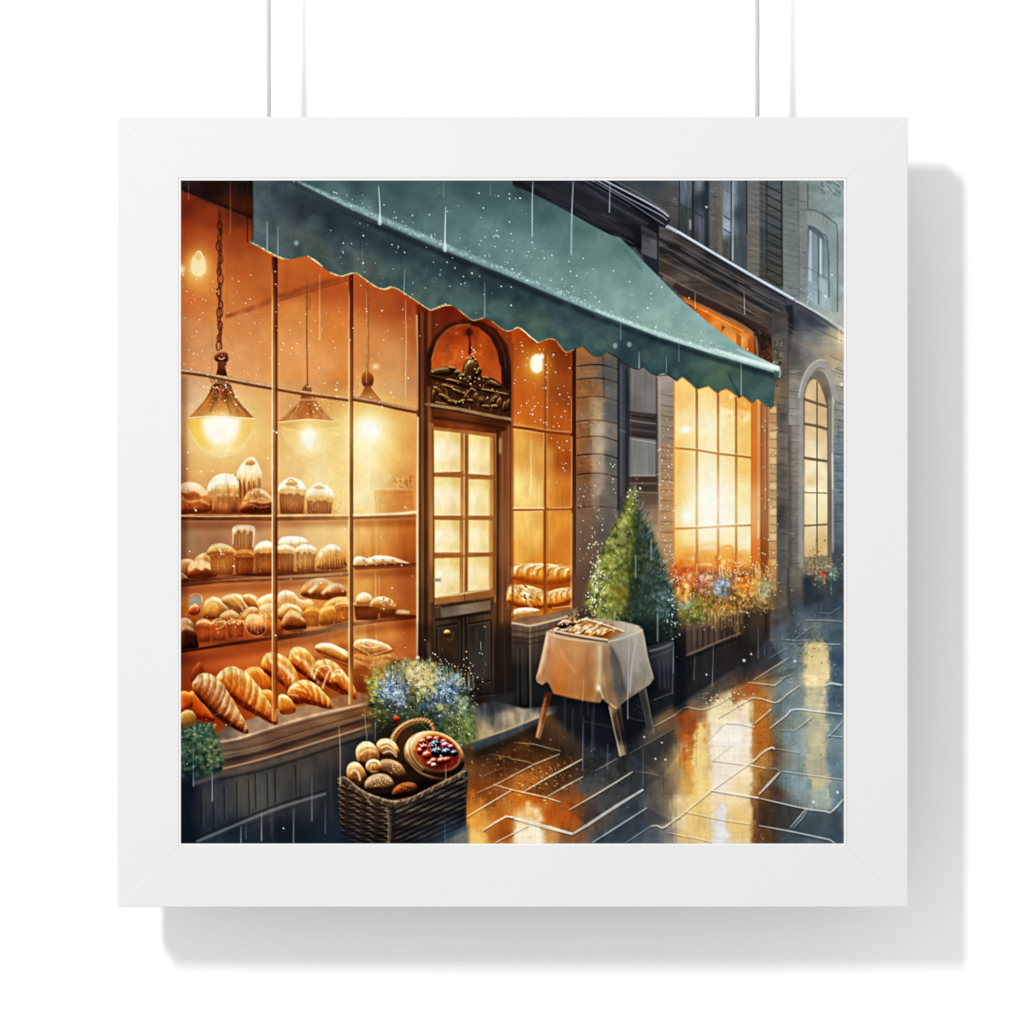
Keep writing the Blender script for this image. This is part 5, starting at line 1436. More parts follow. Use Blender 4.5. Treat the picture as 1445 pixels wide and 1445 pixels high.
# ---- the awning
SL = '405,250 722,250 724,262 745,270 770,282 800,298 830,315 860,331 875,335 890,350 905,366 930,391 955,417 985,443 1015,468 1045,490 1098,518 1101,528 1060,519 1000,501 960,489 930,479 860,453 800,428 720,394 640,362 560,328 485,299 405,262'
fill(SL, [(430, 256, '2c4a4c'), (480, 275, '45666a'), (500, 260, '2c4244'), (540, 290, '41605f'), (560, 265, '2f4c4d'), (600, 280, '3b5b5b'), (640, 300, '476a69'), (660, 260, '2e4a4c'), (700, 275, '345354'), (690, 330, '5a7f7e'), (640, 340, '547876'),
          (730, 300, '43686a'), (735, 350, '628a86'), (740, 268, '2a4042'), (770, 295, '355655'), (790, 340, '4f7876'), (770, 375, '6a918c'), (820, 320, '436a66'), (830, 360, '5a8680'), (840, 400, '71998f'), (880, 350, '4c7670'), (880, 390, '648f89'),
          (870, 425, '7da59b'), (920, 410, '6f9b95'), (930, 450, '86b0a4'), (960, 440, '7ea8a0'), (985, 470, '8ab2a6'), (1020, 490, '84aea4'), (1060, 505, '8cb4a8'), (600, 325, '4c6e6e'), (520, 300, '587a7c')], 1, .7, .035, 'm')
fill(SL, '1c3436', .06, .7, .6, 'l')
fill(SL, '8c9c9c', .05, .7)
line('862,332 880,350 905,380', 3, '3a5a58', .5, 2)
line('728,262 735,275', 3, '1c2c2e', .6, 1.5)
line('800,330 840,365 870,376', 12, '44706c', .35, 6)
line('500,268 540,282 590,310', 6, '2a4244', .4, 4)
# rolled front edge catching the light
line('420,256 485,286 560,318 640,352 720,385 800,418 860,444 930,470 990,489 1050,508 1100,523', [3, 7, 8, 7, 6, 7, 6, 6, 6, 7, 6], '7fa4a4', .75, 1.4, tex=.2, tk='f')
line('840,437 900,460 960,481 1020,500 1098,521', [2, 4, 5, 5, 5], 'bcd8d0', .75, 1.2)
line('1000,490 1050,506 1100,520', [1, 5, 6], 'dcece4', .8, .9)
line('1040,493 1070,506 1099,518', 2, 'c8e0d4', .6, .8)
# valance
VAL = '357,250 405,250 485,291 560,325 640,359 720,391 800,425 860,449 930,476 1000,498 1060,516 1101,528 1100,534 1094,533 1092,573 1085,577 1078,571 1070,564 1061,569 1048,559 1043,562 1035,555 1026,549 1018,551 1012,555 1000,545 992,547 983,549 973,540 963,532 955,538 944,530 936,526 926,530 918,526 909,518 899,521 886,516 874,507 866,502 858,497 851,501 843,503 836,501 823,489 810,493 799,497 790,488 784,480 776,478 768,480 760,484 747,474 738,466 730,462 724,466 714,467 704,461 694,453 684,448 668,452 658,446 646,436 638,431 626,431 618,434 608,438 601,434 585,423 571,414 561,408 553,405 543,408 533,406 523,400 512,392 501,385 485,389 478,389 465,384 455,376 445,368 434,361 422,363 408,366 396,364 380,356 366,348 352,341 357,338'
fill(VAL, [(362, 270, '3c4850'), (365, 320, '4c5658'), (400, 270, '2a3644'), (390, 330, '4a5454'), (430, 290, '1c2733'), (425, 340, '444c48'), (470, 310, '1b2833'), (450, 360, '454a40'), (480, 350, '37464a'), (520, 330, '22323a'), (510, 380, '4a5048'),
           (560, 350, '1d2e36'), (560, 390, '3e5050'), (610, 380, '2b4246'), (600, 420, '455650'), (650, 375, '18252c'), (660, 430, '36504c'), (700, 400, '1b2c36'), (700, 440, '314c48'), (740, 420, '1c3034'), (750, 460, '3c5444'),
           (800, 440, '1f353e'), (790, 475, '34504a'), (850, 465, '25404a'), (840, 490, '2c4a48'), (880, 500, '1c3240'), (900, 475, '1d3540'), (930, 510, '28484a'), (960, 500, '1d3640'), (980, 530, '32503f'), (1010, 520, '3a5848'), (1030, 540, '34503c'),
           (1060, 530, '26423f'), (1080, 560, '35524c'), (1090, 545, '31504c')], 1, .7, .12, 'm')
fill(VAL, '6c7c7c', .13, .7, .5, 'l')
clip(VAL, .6)
line('400,252 485,296 560,330 640,364 720,396 800,430 860,454 930,480 1000,503 1060,521 1104,534', [4, 8, 10, 9, 10, 10, 8, 8, 8, 8, 6], '111c26', .6, 2)
line('440,300 520,335 600,366 680,400', 16, '14202c', .4, 8)
dabs(36, 480, 330, 120, 60, ['141e28', '1e2c36', '4c5c5c'], (5, 14), (.08, .2), 51, soft=6)
dabs(60, 760, 450, 200, 80, ['182a34', '2c4a54', '5c7860', '4c6c64'], (5, 14), (.08, .24), 52, soft=6)
dabs(50, 960, 520, 140, 50, ['1c3440', '3c5c54', '6c8868', '2c4a50'], (4, 12), (.1, .24), 53, soft=5)
fill('1000,528 1018,520 1030,535 1040,556 1020,552 1005,548 985,550', '50684a', .6, 3)
line('1028,528 1036,545 1044,560', 2, '1c302c', .7, 1)
for x in range(392, 1090, 36):
    yy = 300 + (x - 392) * .36
    line([[x, yy], [x + 4, yy + 60]], 7, '5c7068', .10, 3)
clip()
fill(SL, '9cc8c0', .09, .7)
fill(VAL, '84aca4', .09, .7)
# lit hem
def hem(s, w, c, a=.9):
    line(s, w, c, a, .5, True, .3, 'f')


hem('352,341 366,348 380,356 396,364 408,366', [1, 2.6, 3, 3, 1], 'b8a878')
hem('434,361 445,368 455,376', [1, 2.2, 1], 'f4e4c0')
hem('465,384 478,389 485,389 501,385 512,392 523,400 533,406', 1.7, 'd8bc84', .85)
hem('533,406 543,408 553,405 561,408', [1.4, 3, 1], 'c8ac78')
hem('561,408 571,414 585,423 601,434 608,438', 1.4, 'd8b880', .85)
hem('608,438 618,434 626,431 638,431', [1, 2.8, 1], 'c8a870')
hem('646,436 658,446 668,452 684,448', 1.3, 'b8a070', .8)
hem('694,453 704,461 714,467 724,466', 1.2, 'd8b078', .75)
hem('724,466 730,462 738,466 747,474 760,484', [1, 1.8, 1.6, 2, 1], 'f0d8a8', .9)
hem('760,484 768,480 776,478 784,480 790,488 799,497 810,493', 1.2, 'e0a868', .75)
hem('823,489 836,501 843,503 851,501', 1, '182c2e', .6)
hem('858,497 874,507 886,516 899,521 909,518 918,526 930,530 944,530 955,538', 1.1, '12222a', .7)
hem('955,538 963,532 973,540 983,549 992,547 1000,545 1012,555 1018,551 1026,549 1035,555 1043,562 1048,559 1061,569 1070,564 1085,577 1092,573', 1.2, 'b8742c', .7)
line('352,340 357,336 357,256', 1, '141a1e', .5, .8)
fill('1092,522 1102,526 1101,534 1092,532', [(1096, 528, '4c6460')], .9, .8)
line('1098,519 1101,523 1100,533', 1.6, 'd8e8e0', .6, .6)
# ---- wet pavement
STREET = '480,1195 560,1120 660,1040 720,1010 760,1005 800,1000 960,960 1085,860 1120,850 1195,830 1195,1195'
fill(STREET, [(500, 1180, '16243a'), (660, 1060, '4a3420'), (690, 1060, '4a2c16'), (720, 1055, '5c3214'), (760, 1045, '3c2616'), (700, 1085, '5c2e12'), (670, 1110, '743c16'), (690, 1130, '8e4c18'), (665, 1150, 'cc7c28'), (680, 1165, 'e0963c'),
     (675, 1185, 'f0bc6a'), (705, 1150, 'b4641c'), (715, 1180, 'a85818'), (700, 1190, 'cc8834'), (740, 1070, '8a4c18'), (765, 1085, 'b4641e'), (745, 1100, 'a8601f'), (790, 1090, '6c3c1a'), (735, 1130, 'c06818'), (755, 1125, 'a8520f'),
     (740, 1150, 'f0c880'), (755, 1150, 'f0cc88'), (735, 1180, 'f6dca8'), (755, 1185, 'fbe8cc'), (775, 1150, 'a84c0e'), (800, 1150, 'a04812'), (775, 1185, 'd09858'), (800, 1185, '7c5434'), (815, 1130, '8a4a1c'), (800, 1110, '744222'),
     (800, 1060, '35291e'), (830, 1040, '1b1e24'), (850, 1060, '2c323c'), (840, 1090, '3c4448'), (825, 1110, '4a4c4c'), (860, 1090, '4c4e4a'), (860, 1130, '5a5248'), (835, 1150, '564438'), (880, 1030, '14171e'), (890, 1050, '1c1e22'),
     (900, 1080, '3a4048'), (905, 1110, '40464c'), (890, 1140, '33404a'), (870, 1170, '3a4650'), (900, 1170, '44525e'), (850, 1190, '3c4650'), (920, 1060, '4a4842'), (940, 1050, '5c5244'), (930, 1100, '6c5c4c'), (925, 1140, '66605a'),
     (920, 1180, '54606a'), (945, 1180, '8c8880'), (945, 1120, '7c6650'), (950, 1080, 'a48a60'), (958, 1060, 'd8b47c'), (956, 1130, 'e0c48c'), (960, 1160, 'd8c090'),
     (960, 980, '33343a'), (985, 970, '3c3c40'), (1000, 985, '54483c'), (960, 1010, '6a4a30'), (985, 1010, '8a5c38'), (1015, 985, 'b09870'), (1010, 1000, 'e0cc98'), (970, 1040, '984c18'), (965, 1070, 'c07828'), (990, 1030, 'e8c480'), (985, 1070, 'efca80'),
     (990, 1110, 'f2cc84'), (975, 1110, 'e0a850'), (980, 1150, 'e8c078'), (965, 1180, 'd8b474'), (1020, 1025, 'f8e6b8'), (1035, 1045, 'fbf0e0'), (1025, 1070, 'f8e8cc'), (1020, 1100, 'f5e4c8'), (1050, 1060, 'fae8c4'), (1050, 1100, 'f4d8a4'),
     (1030, 1130, 'f4d498'), (1045, 1160, 'e8bc74'), (1015, 1160, 'ddd8d0'), (1020, 1185, 'dcd8d4'), (1000, 1180, 'e4c48c'), (1045, 1185, 'd8b070'), (1045, 985, 'a86c38'), (1060, 970, '9c5c2c'), (1075, 960, '94683c'), (1055, 1000, 'f0d498'),
     (1072, 1000, 'b8742c'), (1075, 1030, 'b06a24'), (1070, 1060, 'b87834'), (1075, 1090, 'b4803f'), (1080, 1050, '9c6028'), (1090, 1060, '7a5638'), (1072, 1120, '9c6834'), (1080, 1140, '6c4628'), (1075, 1170, '7a5230'), (1090, 1120, '55402f'),
     (1095, 1150, '4c4440'), (1090, 1185, '4a3a34'), (1100, 1000, '687478'), (1110, 970, '6c7f82'), (1120, 1000, '7c9498'), (1115, 1040, '83999c'), (1130, 1060, '93a6a4'), (1110, 1100, '708a90'), (1130, 1110, '7e979a'), (1110, 1140, '50585c'),
     (1120, 1180, '445460'), (1140, 1170, '5c727a'), (1160, 1170, '6c8288'), (1180, 1180, '4c6678'), (1185, 1130, '587484'), (1180, 1080, '5f8090'), (1182, 1030, '6c8a98'), (1180, 990, '486272'), (1182, 960, '40586c'), (1140, 1020, 'a8b09c'),
     (1150, 960, 'e4cc94'), (1150, 930, 'dcc084'), (1150, 1000, 'e0cc98'), (1152, 1050, 'd0c49c'), (1155, 1090, 'bcb494'), (1160, 1130, '98a49c'), (1150, 895, '707a70'), (1120, 890, '465560'), (1110, 920, '586e78'), (1120, 940, '62787c'),
     (1095, 920, '4a5862'), (1080, 940, '4c4c4e'), (1050, 930, '2a2a2e'), (1060, 900, '2c2a2a'), (1100, 870, '55575a'), (1150, 855, '3c4c5e'), (1175, 850, '354454'), (1180, 900, '44606e'), (1182, 930, '345068')], 1, 1, .05, 'm')
# reflections broken by the stone's surface
def refl(p, c, a, s=2.5):
    fill(p, c, a, s + .8, .05, 'h', wob=1.1)


refl('1137,905 1152,902 1167,906 1169,960 1166,1040 1168,1110 1172,1140 1150,1142 1140,1090 1138,1000', [(1150, 920, 'd8c088'), (1150, 970, 'efd8a0'), (1145, 1030, 'c8c09c'), (1158, 1040, 'e4d09a'), (1160, 1090, 'c4b48c'), (1160, 1135, '90a096')], .85)
refl('1163,975 1190,968 1190,1020 1164,1010', '40596a', .6, 3)
refl('1168,1040 1190,1042 1190,1095 1168,1090', '6c8c9c', .5, 3)
refl('1001,1004 1018,985 1033,975 1036,995 1058,985 1062,1030 1060,1080 1062,1130 1060,1192 1003,1192 1006,1110 1000,1050', [(1015, 1000, 'ead8a8'), (1030, 1040, 'fbf2e6'), (1030, 1080, 'f8e8d0'), (1020, 1100, 'f0e0cc'), (1045, 1110, 'f6d8a4'), (1040, 1160, 'e6bc74'), (1010, 1180, 'dccfb8')], .75, 2)
refl('1010,1140 1024,1128 1025,1192 1008,1192', 'dcdcdc', .8, 1.5)
refl('966,1040 980,1030 998,1020 1002,1100 1000,1190 972,1190 976,1110', [(985, 1060, 'eecb82'), (985, 1110, 'f2cc80'), (985, 1170, 'e4bc74')], .7, 2.5)
refl('955,1006 980,1004 984,1030 977,1048 975,1110 968,1112 966,1050 960,1030', [(968, 1020, '8e4416'), (970, 1050, 'b05c1c'), (972, 1090, 'd08c38')], .85, 2)
refl('993,1020 998,1024 997,1046 994,1048', 'b4601c', .7, 1.4)
refl('1062,985 1076,975 1084,990 1088,1040 1092,1075 1086,1110 1090,1190 1062,1190 1066,1110 1064,1040', [(1072, 1000, 'b06e2a'), (1078, 1040, 'b06820'), (1072, 1080, 'b88040'), (1076, 1120, '9a6230'), (1074, 1170, '6c4426'), (1086, 1160, '54382a')], .75, 2.2)
refl('1050,968 1068,962 1070,975 1052,985', 'a4541c', .7, 2.5)
refl('1078,1085 1096,1070 1102,1120 1092,1192 1070,1192', '4a362a', .45, 5)
refl('724,1156 744,1150 763,1156 768,1192 724,1192', [(740, 1165, 'f8e0b0'), (755, 1170, 'fbecd0'), (735, 1185, 'f8e4c4')], .85, 2.5)
refl('742,1134 748,1132 748,1152 743,1152', 'f8dca0', .8, 1.2)
refl('753,1146 758,1142 763,1154 752,1155', 'fbe8c0', .8, 1.2)
refl('790,1132 824,1125 825,1158 815,1180 792,1172', [(805, 1150, 'a44c14'), (815, 1140, '8c4014')], .4, 5)
refl('660,1120 678,1128 680,1150 672,1192 662,1192', [(668, 1150, 'e09430'), (668, 1185, 'eab460')], .55, 4)
refl('698,1165 724,1152 724,1190 690,1190', '9c4c12', .5, 4)
refl('872,1066 884,1064 882,1110 872,1112', '241e1a', .6, 2)
refl('856,1130 872,1120 870,1192 850,1192', '4c453c', .35, 3)
refl('826,1100 900,1092 905,1130 870,1150 830,1140', '4e5a60', .3, 6)
refl('960,975 1010,955 1085,905 1090,930 1040,965 960,1000', '2a2a30', .5, 6)
clip(STREET)
rv = np.random.RandomState(91)
for (x0, x1, y0, y1, cs, n_) in ((1000, 1062, 985, 1188, ('fffaf0', 'fbe8c0', 'e8bc70', 'fff4dc'), 70), (966, 1002, 1025, 1188, ('fbe4a8', 'e0a848', 'c88838', 'f4d48c'), 50), (1060, 1092, 965, 1185, ('6a3814', 'c8802c', '3c2418', 'a0601f'), 70),
                                (956, 984, 1006, 1060, ('6a2c0c', 'b85c18', '4a200c'), 30), (1136, 1170, 908, 1130, ('f4e4b4', 'd8c088', 'b0a888', 'fbf0d0'), 56), (724, 766, 1132, 1188, ('fffae8', 'fbe4b4', 'e8a850'), 30),
                                (660, 700, 1110, 1188, ('e8a040', 'b4641c', 'f4cc80'), 40), (770, 826, 1110, 1175, ('8a3408', 'c0601c', '5c280c'), 40), (830, 960, 1040, 1185, ('16191e', '4a5058', '2a3036', '645c50'), 80), (1096, 1136, 930, 1185, ('8ea4a8', '3c4c54', 'a8b8b8'), 50)):
    for i in range(n_):
        x, y = rv.uniform(x0, x1), rv.uniform(y0, y1)
        L_ = rv.uniform(6, 34)
        line([[x, y], [x + rv.uniform(-.8, .8), y + L_]], [.5, rv.uniform(.8, 2.4), .5], cs[i % len(cs)], rv.uniform(.2, .5), .6, False)
    for i in range(n_ // 2):
        x, y = rv.uniform(x0 - 3, x1), rv.uniform(y0, y1)
        line([[x, y], [x + rv.uniform(3, 9), y - rv.uniform(.5, 3)]], rv.uniform(.6, 1.1), cs[i % len(cs)], rv.uniform(.25, .55), .5, False)
dabs(260, 765, 1090, 56, 44, ['f4b860', 'ffe0a0', 'd88830', '4a2410', '6a3414'], (.4, 1.1), (.25, .7), 61, rot=30, asp=2)
dabs(160, 700, 1110, 44, 60, ['f0b060', 'c87828', '4c2810', '3a1c0c'], (.4, 1.1), (.25, .6), 62)
dabs(60, 700, 1075, 40, 20, ['b06a28', '6a3c18', 'e09848'], (.6, 1.5), (.3, .6), 63)
dabs(150, 1076, 1080, 14, 110, ['4a2a14', 'd08c3c', '8a4c1c'], (.4, 1.1), (.3, .6), 64, dist='u')
dabs(90, 1015, 990, 46, 14, ['f0e0b0', 'fff4d4', '8a6a44', '4a3424'], (.4, 1.1), (.4, .9), 65)
dabs(160, 1140, 1040, 44, 110, ['a8b8b8', '5c7078', 'd0d8cc'], (.4, 1.3), (.15, .4), 66, dist='u', rot=-40, asp=2)
dabs(140, 1130, 900, 40, 40, ['8a9aa0', '3a4650', '2c363e'], (.4, 1.3), (.2, .45), 67, rot=-20, asp=2)
dabs(120, 850, 1080, 44, 44, ['6c7070', '16181c', '4a4038'], (.5, 1.5), (.2, .4), 68, rot=-30, asp=2)
fill(STREET, 'ffffff', .035, .5, 1., 'd')
# slab faces take the light differently
for i, (g, c, a) in enumerate((('738,1118 822,1071 871,1070 840,1090 795,1111 771,1125', '1c1612', .3), ('720,1096 790,1064 753,1050 700,1075', '2a1a10', .3), ('803,1143 893,1089 934,1096 908,1114 828,1165', '262a2e', .3),
                               ('836,1189 913,1140 950,1160 918,1166 883,1189', '2a3640', .35), ('720,1114 791,1132 823,1150 808,1177 720,1153', 'b85c14', .2), ('889,1063 951,1028 960,1060 934,1096', '20242a', .3),
                               ('1086,1028 1121,1001 1189,1008 1189,1100 1103,1088', '52646c', .22), ('1115,1168 1138,1141 1189,1146 1189,1192 1120,1180', '2c3a46', .4), ('1070,1126 1136,1141 1115,1170 1071,1165', '2c2420', .4),
                               ('1096,991 1128,968 1163,968 1154,1004 1121,1001', '5c7078', .3), ('1056,963 1109,955 1128,940 1063,960', '34383c', .3), ('1104,902 1144,886 1189,877 1189,908 1161,908', '3a4c58', .3),
                               ('660,1110 725,1094 725,1115 658,1153', '8a4414', .3), ('681,1172 725,1153 725,1176 699,1190', '8a3c0c', .3), ('1020,940 1085,900 1104,934 1063,960 1000,985', '1e1e22', .35))):
    fill(g, c, a, 1.4, .15, 'm')
fill('640,1062 760,1030 830,1075 800,1100 700,1080', '1c120a', .3, 7)
fill('830,1060 905,1050 950,1010 962,1040 900,1110 820,1110', '14171c', .28, 8)
fill('905,1100 950,1080 950,1190 860,1190', '2a3036', .25, 9)
fill('1088,1000 1104,1000 1108,1190 1086,1190', '33302e', .3, 5)
fill('1110,1150 1190,1140 1190,1195 1100,1195', '2c3c48', .35, 7)
# pale joints between the slabs
GR = '''725,1048 753,1050 791,1060|1.4|c8b898|.7
720,1096 753,1079 790,1064|1.5|f0dcb8|.85
720,1071 740,1074 753,1078|1.2|d8c4a0|.7
738,1118 770,1099 800,1083 822,1071|1.8|f4e2c4|.9
720,1114 738,1118 770,1125 791,1132|2|f4dcb4|.85
771,1125 795,1111 823,1096|1.6|f0e0c8|.85
840,1088 858,1078 871,1070|1.3|b8b4a8|.7
803,1143 836,1124 866,1106 893,1089|2|dcd4c4|.9
893,1089 911,1090 934,1096|1.2|8c8a84|.6
720,1153 745,1160 775,1168 808,1177|4.4|fbeed4|.95
808,1177 828,1165 869,1138 908,1114|4|c8ccc8|.9
720,1178 745,1165|1.6|fff0d8|.9
836,1189 869,1168 913,1140|2|c4ccd0|.85
883,1189 903,1176 918,1166|1.4|a4b0b8|.7
918,1166 927,1165 936,1168 949,1159 959,1152|1.9|f0e4cc|.85
889,1063 928,1041 951,1028|1.3|8c867c|.65
923,1025 940,1016 953,1008 962,1002|1.6|c4bcac|.75
921,1006 940,999 960,990|1.5|8c8c8c|.6
943,1175 959,1178|1.2|f4e0b8|.8
955,1005 968,998 980,1000 992,1001 1010,995 1033,982|1.6|d8c8a8|.7
995,1048 1021,1021|1.3|fbecc8|.6
1023,1020 1045,1021 1065,1026|1.6|fff6e4|.9
1013,1013 1035,1000 1055,988 1061,985 1075,986 1096,991 1113,978 1128,968|1.6|f0e4cc|.8
1056,963 1075,965 1093,967 1109,955|1.5|d4d4c8|.8
1065,1021 1088,1001|2.2|f4e4c4|.9
1086,1028 1108,1011 1121,1001 1154,1004 1189,1008|1.9|dce6e4|.85
1005,1073 1033,1051|1.3|ffffff|.5
1005,1073 1055,1079 1080,1084|1.6|fff2dc|.85
955,1156 1003,1116 1053,1080 1066,1071|2|fff0d0|.8
1062,1076 1075,1063 1084,1057 1091,1055 1093,1058|2.4|f8e8d0|.9
1093,1056 1110,1059 1128,1062|1.1|c0ccc8|.7
1003,1115 1040,1121 1070,1126|3|fff4dc|.95
1070,1126 1100,1133 1136,1141 1165,1145 1173,1146 1189,1129|2|d8dcd8|.85
1173,1146 1182,1138 1190,1128|3.4|b0c0c0|.8
1071,1121 1087,1104 1101,1089|3.4|d0ccc4|.9
1101,1088 1095,1085 1086,1084|1.4|b8b8b4|.7
1103,1088 1138,1093 1189,1100|1.5|c8d4d4|.8
965,1145 1021,1157 1060,1163|1.5|fff0d4|.8
1071,1165 1120,1174 1171,1185 1178,1190|2|d4d8d4|.8
1115,1168 1127,1154 1138,1141|1.5|d8e0dc|.85
1119,1169 1131,1156 1140,1143|1.3|c0ccc8|.8
955,1178 980,1182 1005,1188|1.6|fff0d4|.75
1168,1040 1178,1030 1189,1018|1.5|c4d4d8|.8
1169,1038 1189,1040|1.6|d8e2e4|.8
1163,968 1173,964 1189,967|3.4|cfe0e0|.8
1100,1030 1121,1031 1145,1013|1.2|c0d0d0|.6
1127,1027 1146,1012|1.4|e8ecdc|.6
1104,902 1121,904 1144,903|1.2|a0b4b8|.7
1121,903 1134,893 1144,886|1.2|a0b0b0|.7
1138,875 1160,875 1189,877|1.4|a4b4bc|.7
1161,908 1175,909 1186,909|1.3|d0dcdc|.7
1063,960 1085,946 1104,934 1114,928|1.4|d8ccb8|.75
1099,958 1116,952|1.3|ccd4d0|.7
1154,864 1171,866 1187,856|1|98a8b0|.6
1086,929 1100,920 1110,914|1.2|a8b4b8|.6
673,1119 698,1108 725,1094|1.5|e4c8a0|.8
696,1107 710,1111 725,1115|1.4|f4dcb8|.85
658,1153 690,1134 722,1115|2|f8e0b8|.9
681,1172 700,1160 714,1152 725,1153|2.4|fff0d4|.9
699,1189 725,1176|2|fff0dc|.9
690,1064 708,1067 725,1071|1.3|b89878|.6
678,1097 695,1089 713,1082|1.1|c89c68|.55
1040,975 1058,966|1|a09078|.5'''
for g in GR.split('\n'):
    p, w, c, a = g.split('|')
    w = float(w)
    q = S(p)
    w *= 1.02
    line(S(p) + [.6, 1.6], w * .9, '120d0a', float(a) * .4, .7, len(S(p)) > 4)
    line(p, [w * .6, w, w * 1.1, w * .7], c, min(1, float(a) * .8), .5, len(q) > 4, .04, 'm')
clip()
# step at the door
fill('600,1005 700,990 740,1000 800,995 806,1000 760,1013 720,1028 670,1048 600,1060', [(690, 1000, '3a3c40'), (700, 1020, '6c665c'), (720, 1015, 'ac9c80'), (690, 1032, 'a08c6c'), (680, 1040, '94805f'), (750, 1008, '8c8474'), (640, 1030, '2c2a26')], .95, 1.4, .2, 'd')
fill('668,1046 720,1028 760,1012 760,1020 720,1040 668,1062', [(680, 1052, '3c4246'), (730, 1030, '484e54'), (755, 1018, '40464c')], .95, .8, .12, 'd')
line('668,1046 720,1028 762,1011', 2, 'd4b890', .85, .8)
fill('668,1060 720,1040 762,1020 764,1030 700,1062 668,1072', '1c1a18', .6, 3)
for i, (x, y0, y1) in enumerate(((676, 1000, 1024), (684, 992, 1030), (690, 1000, 1030), (699, 996, 1018), (710, 1000, 1016))):
    line([[x, y0], [x, y1]], 2.4, ('7c8488', '9aa0a0', '5c6064')[i % 3], .4, 1.2)
fill('690,985 728,975 728,1000 690,1008', '33363a', .6, 3)
# foot of the far pier, planter at the far house
fill('1084,840 1112,840 1118,870 1110,885 1085,880', [(1095, 855, '5f5648'), (1110, 870, '4c4a48')], .8, 3, .2)
fill('1112,800 1136,800 1134,850 1120,862 1114,850', [(1122, 820, '6c655a'), (1125, 850, '4c4c4c')], .8, 2, .1)
line('1112,794 1130,795', 1.2, '4a443c', .6)
line('1112,800 1113,850 1120,870', 2, '2c2c2c', .6, 1.4)
fill('1132,812 1190,808 1190,838 1134,858', [(1140, 830, '2c343e'), (1180, 825, '3c444a'), (1160, 815, '4a4c44')], .95, 3, .1)
dabs(240, 1154, 797, 22, 24, ['8a7a50', 'b89c68', '6a5c3c', 'c8a878', '54503c'], (.4, 1.1), (.35, .8), 71, asp=1.8)
dabs(200, 1172, 808, 22, 16, ['5c7464', '7c9484', '94a89c', '46584c'], (.6, 1.5), (.3, .7), 72, asp=1.6)
dabs(36, 1162, 800, 20, 14, ['d8b090', 'e8d0b0', 'c87860'], (.5, 1.1), (.5, .9), 73)
soften('1128,765 1195,765 1195,840 1128,840', 1, .5)
dabs(14, 1162, 810, 7, 5, ['a84430', 'c86848', '8a3424'], (1, 2.4), (.4, .8), 731)
for i in range(16):
    a = rs.uniform(-1, 1)
    line([[1150 + i * 2 - 10, 806], [1150 + i * 2 - 10 + a * 6, 790 - rs.uniform(0, 14)]], .9, ('9c8454', 'c8a870', '6a5a3c')[i % 3], .6, .5)
# ---- planter box with flowers under the tall window
fill('955,876 968,880 1081,850 1088,862 1086,900 1050,935 965,990 950,1000', [(970, 900, '3a302a'), (1000, 890, '4a3a30'), (1040, 880, '3c2e26'), (1075, 870, '463a30'), (975, 930, '26262a'), (1010, 920, '2c2828'), (1050, 910, '262220'), (1000, 955, '2e2c2e'), (958, 940, '14161c'), (1070, 900, '33302e')], 1, 1.2, .1, 'd')
fill('967,882 1016,872 1016,905 968,926', [(975, 895, '5c4c42'), (1000, 890, '574437'), (990, 915, '4a3e38')], .9, 1, .1, 'v')
for x in (976, 984, 992, 1000, 1008):
    line([[x, 882], [x, 918 - (x - 976) * .2]], 1.4, '221a18', .75, .7)
line('968,925 990,916 1015,905 1046,893', 2.2, '8c7868', .75, .8)
line('968,931 1000,917 1046,899', 2.6, '181618', .7, 1)
line('968,888 990,884 1016,876', 1.6, '8a7262', .5, .8)
line('967,880 967,930', 1.4, '17171a', .7, .9)
line('1081,852 1081,892', 2, '14120f', .7, 1)
for x, y0, y1 in ((1022, 870, 900), (1033, 866, 905), (1040, 862, 900), (1055, 868, 904)):
    line([[x, y0], [x, y1]], 1.4, ('7a6650', '2a201a')[int(x) % 2], .6, .7)
BOX = '945,800 975,798 1010,806 1040,806 1060,800 1080,812 1092,830 1088,852 1060,860 1020,870 985,882 962,884 948,876'
fill(BOX, [(955, 820, 'b04e1c'), (970, 815, 'c8501c'), (995, 822, 'a8663c'), (1020, 830, '8a8478'), (1050, 830, 'b86424'), (960, 850, '84703a'), (985, 855, '7a7c3c'), (1010, 855, '84683c'), (1040, 850, '7a5424'), (1075, 835, '8a7c50'), (980, 875, '5c5c34'), (1060, 855, '604828')], .9, 4, .3, 'm')
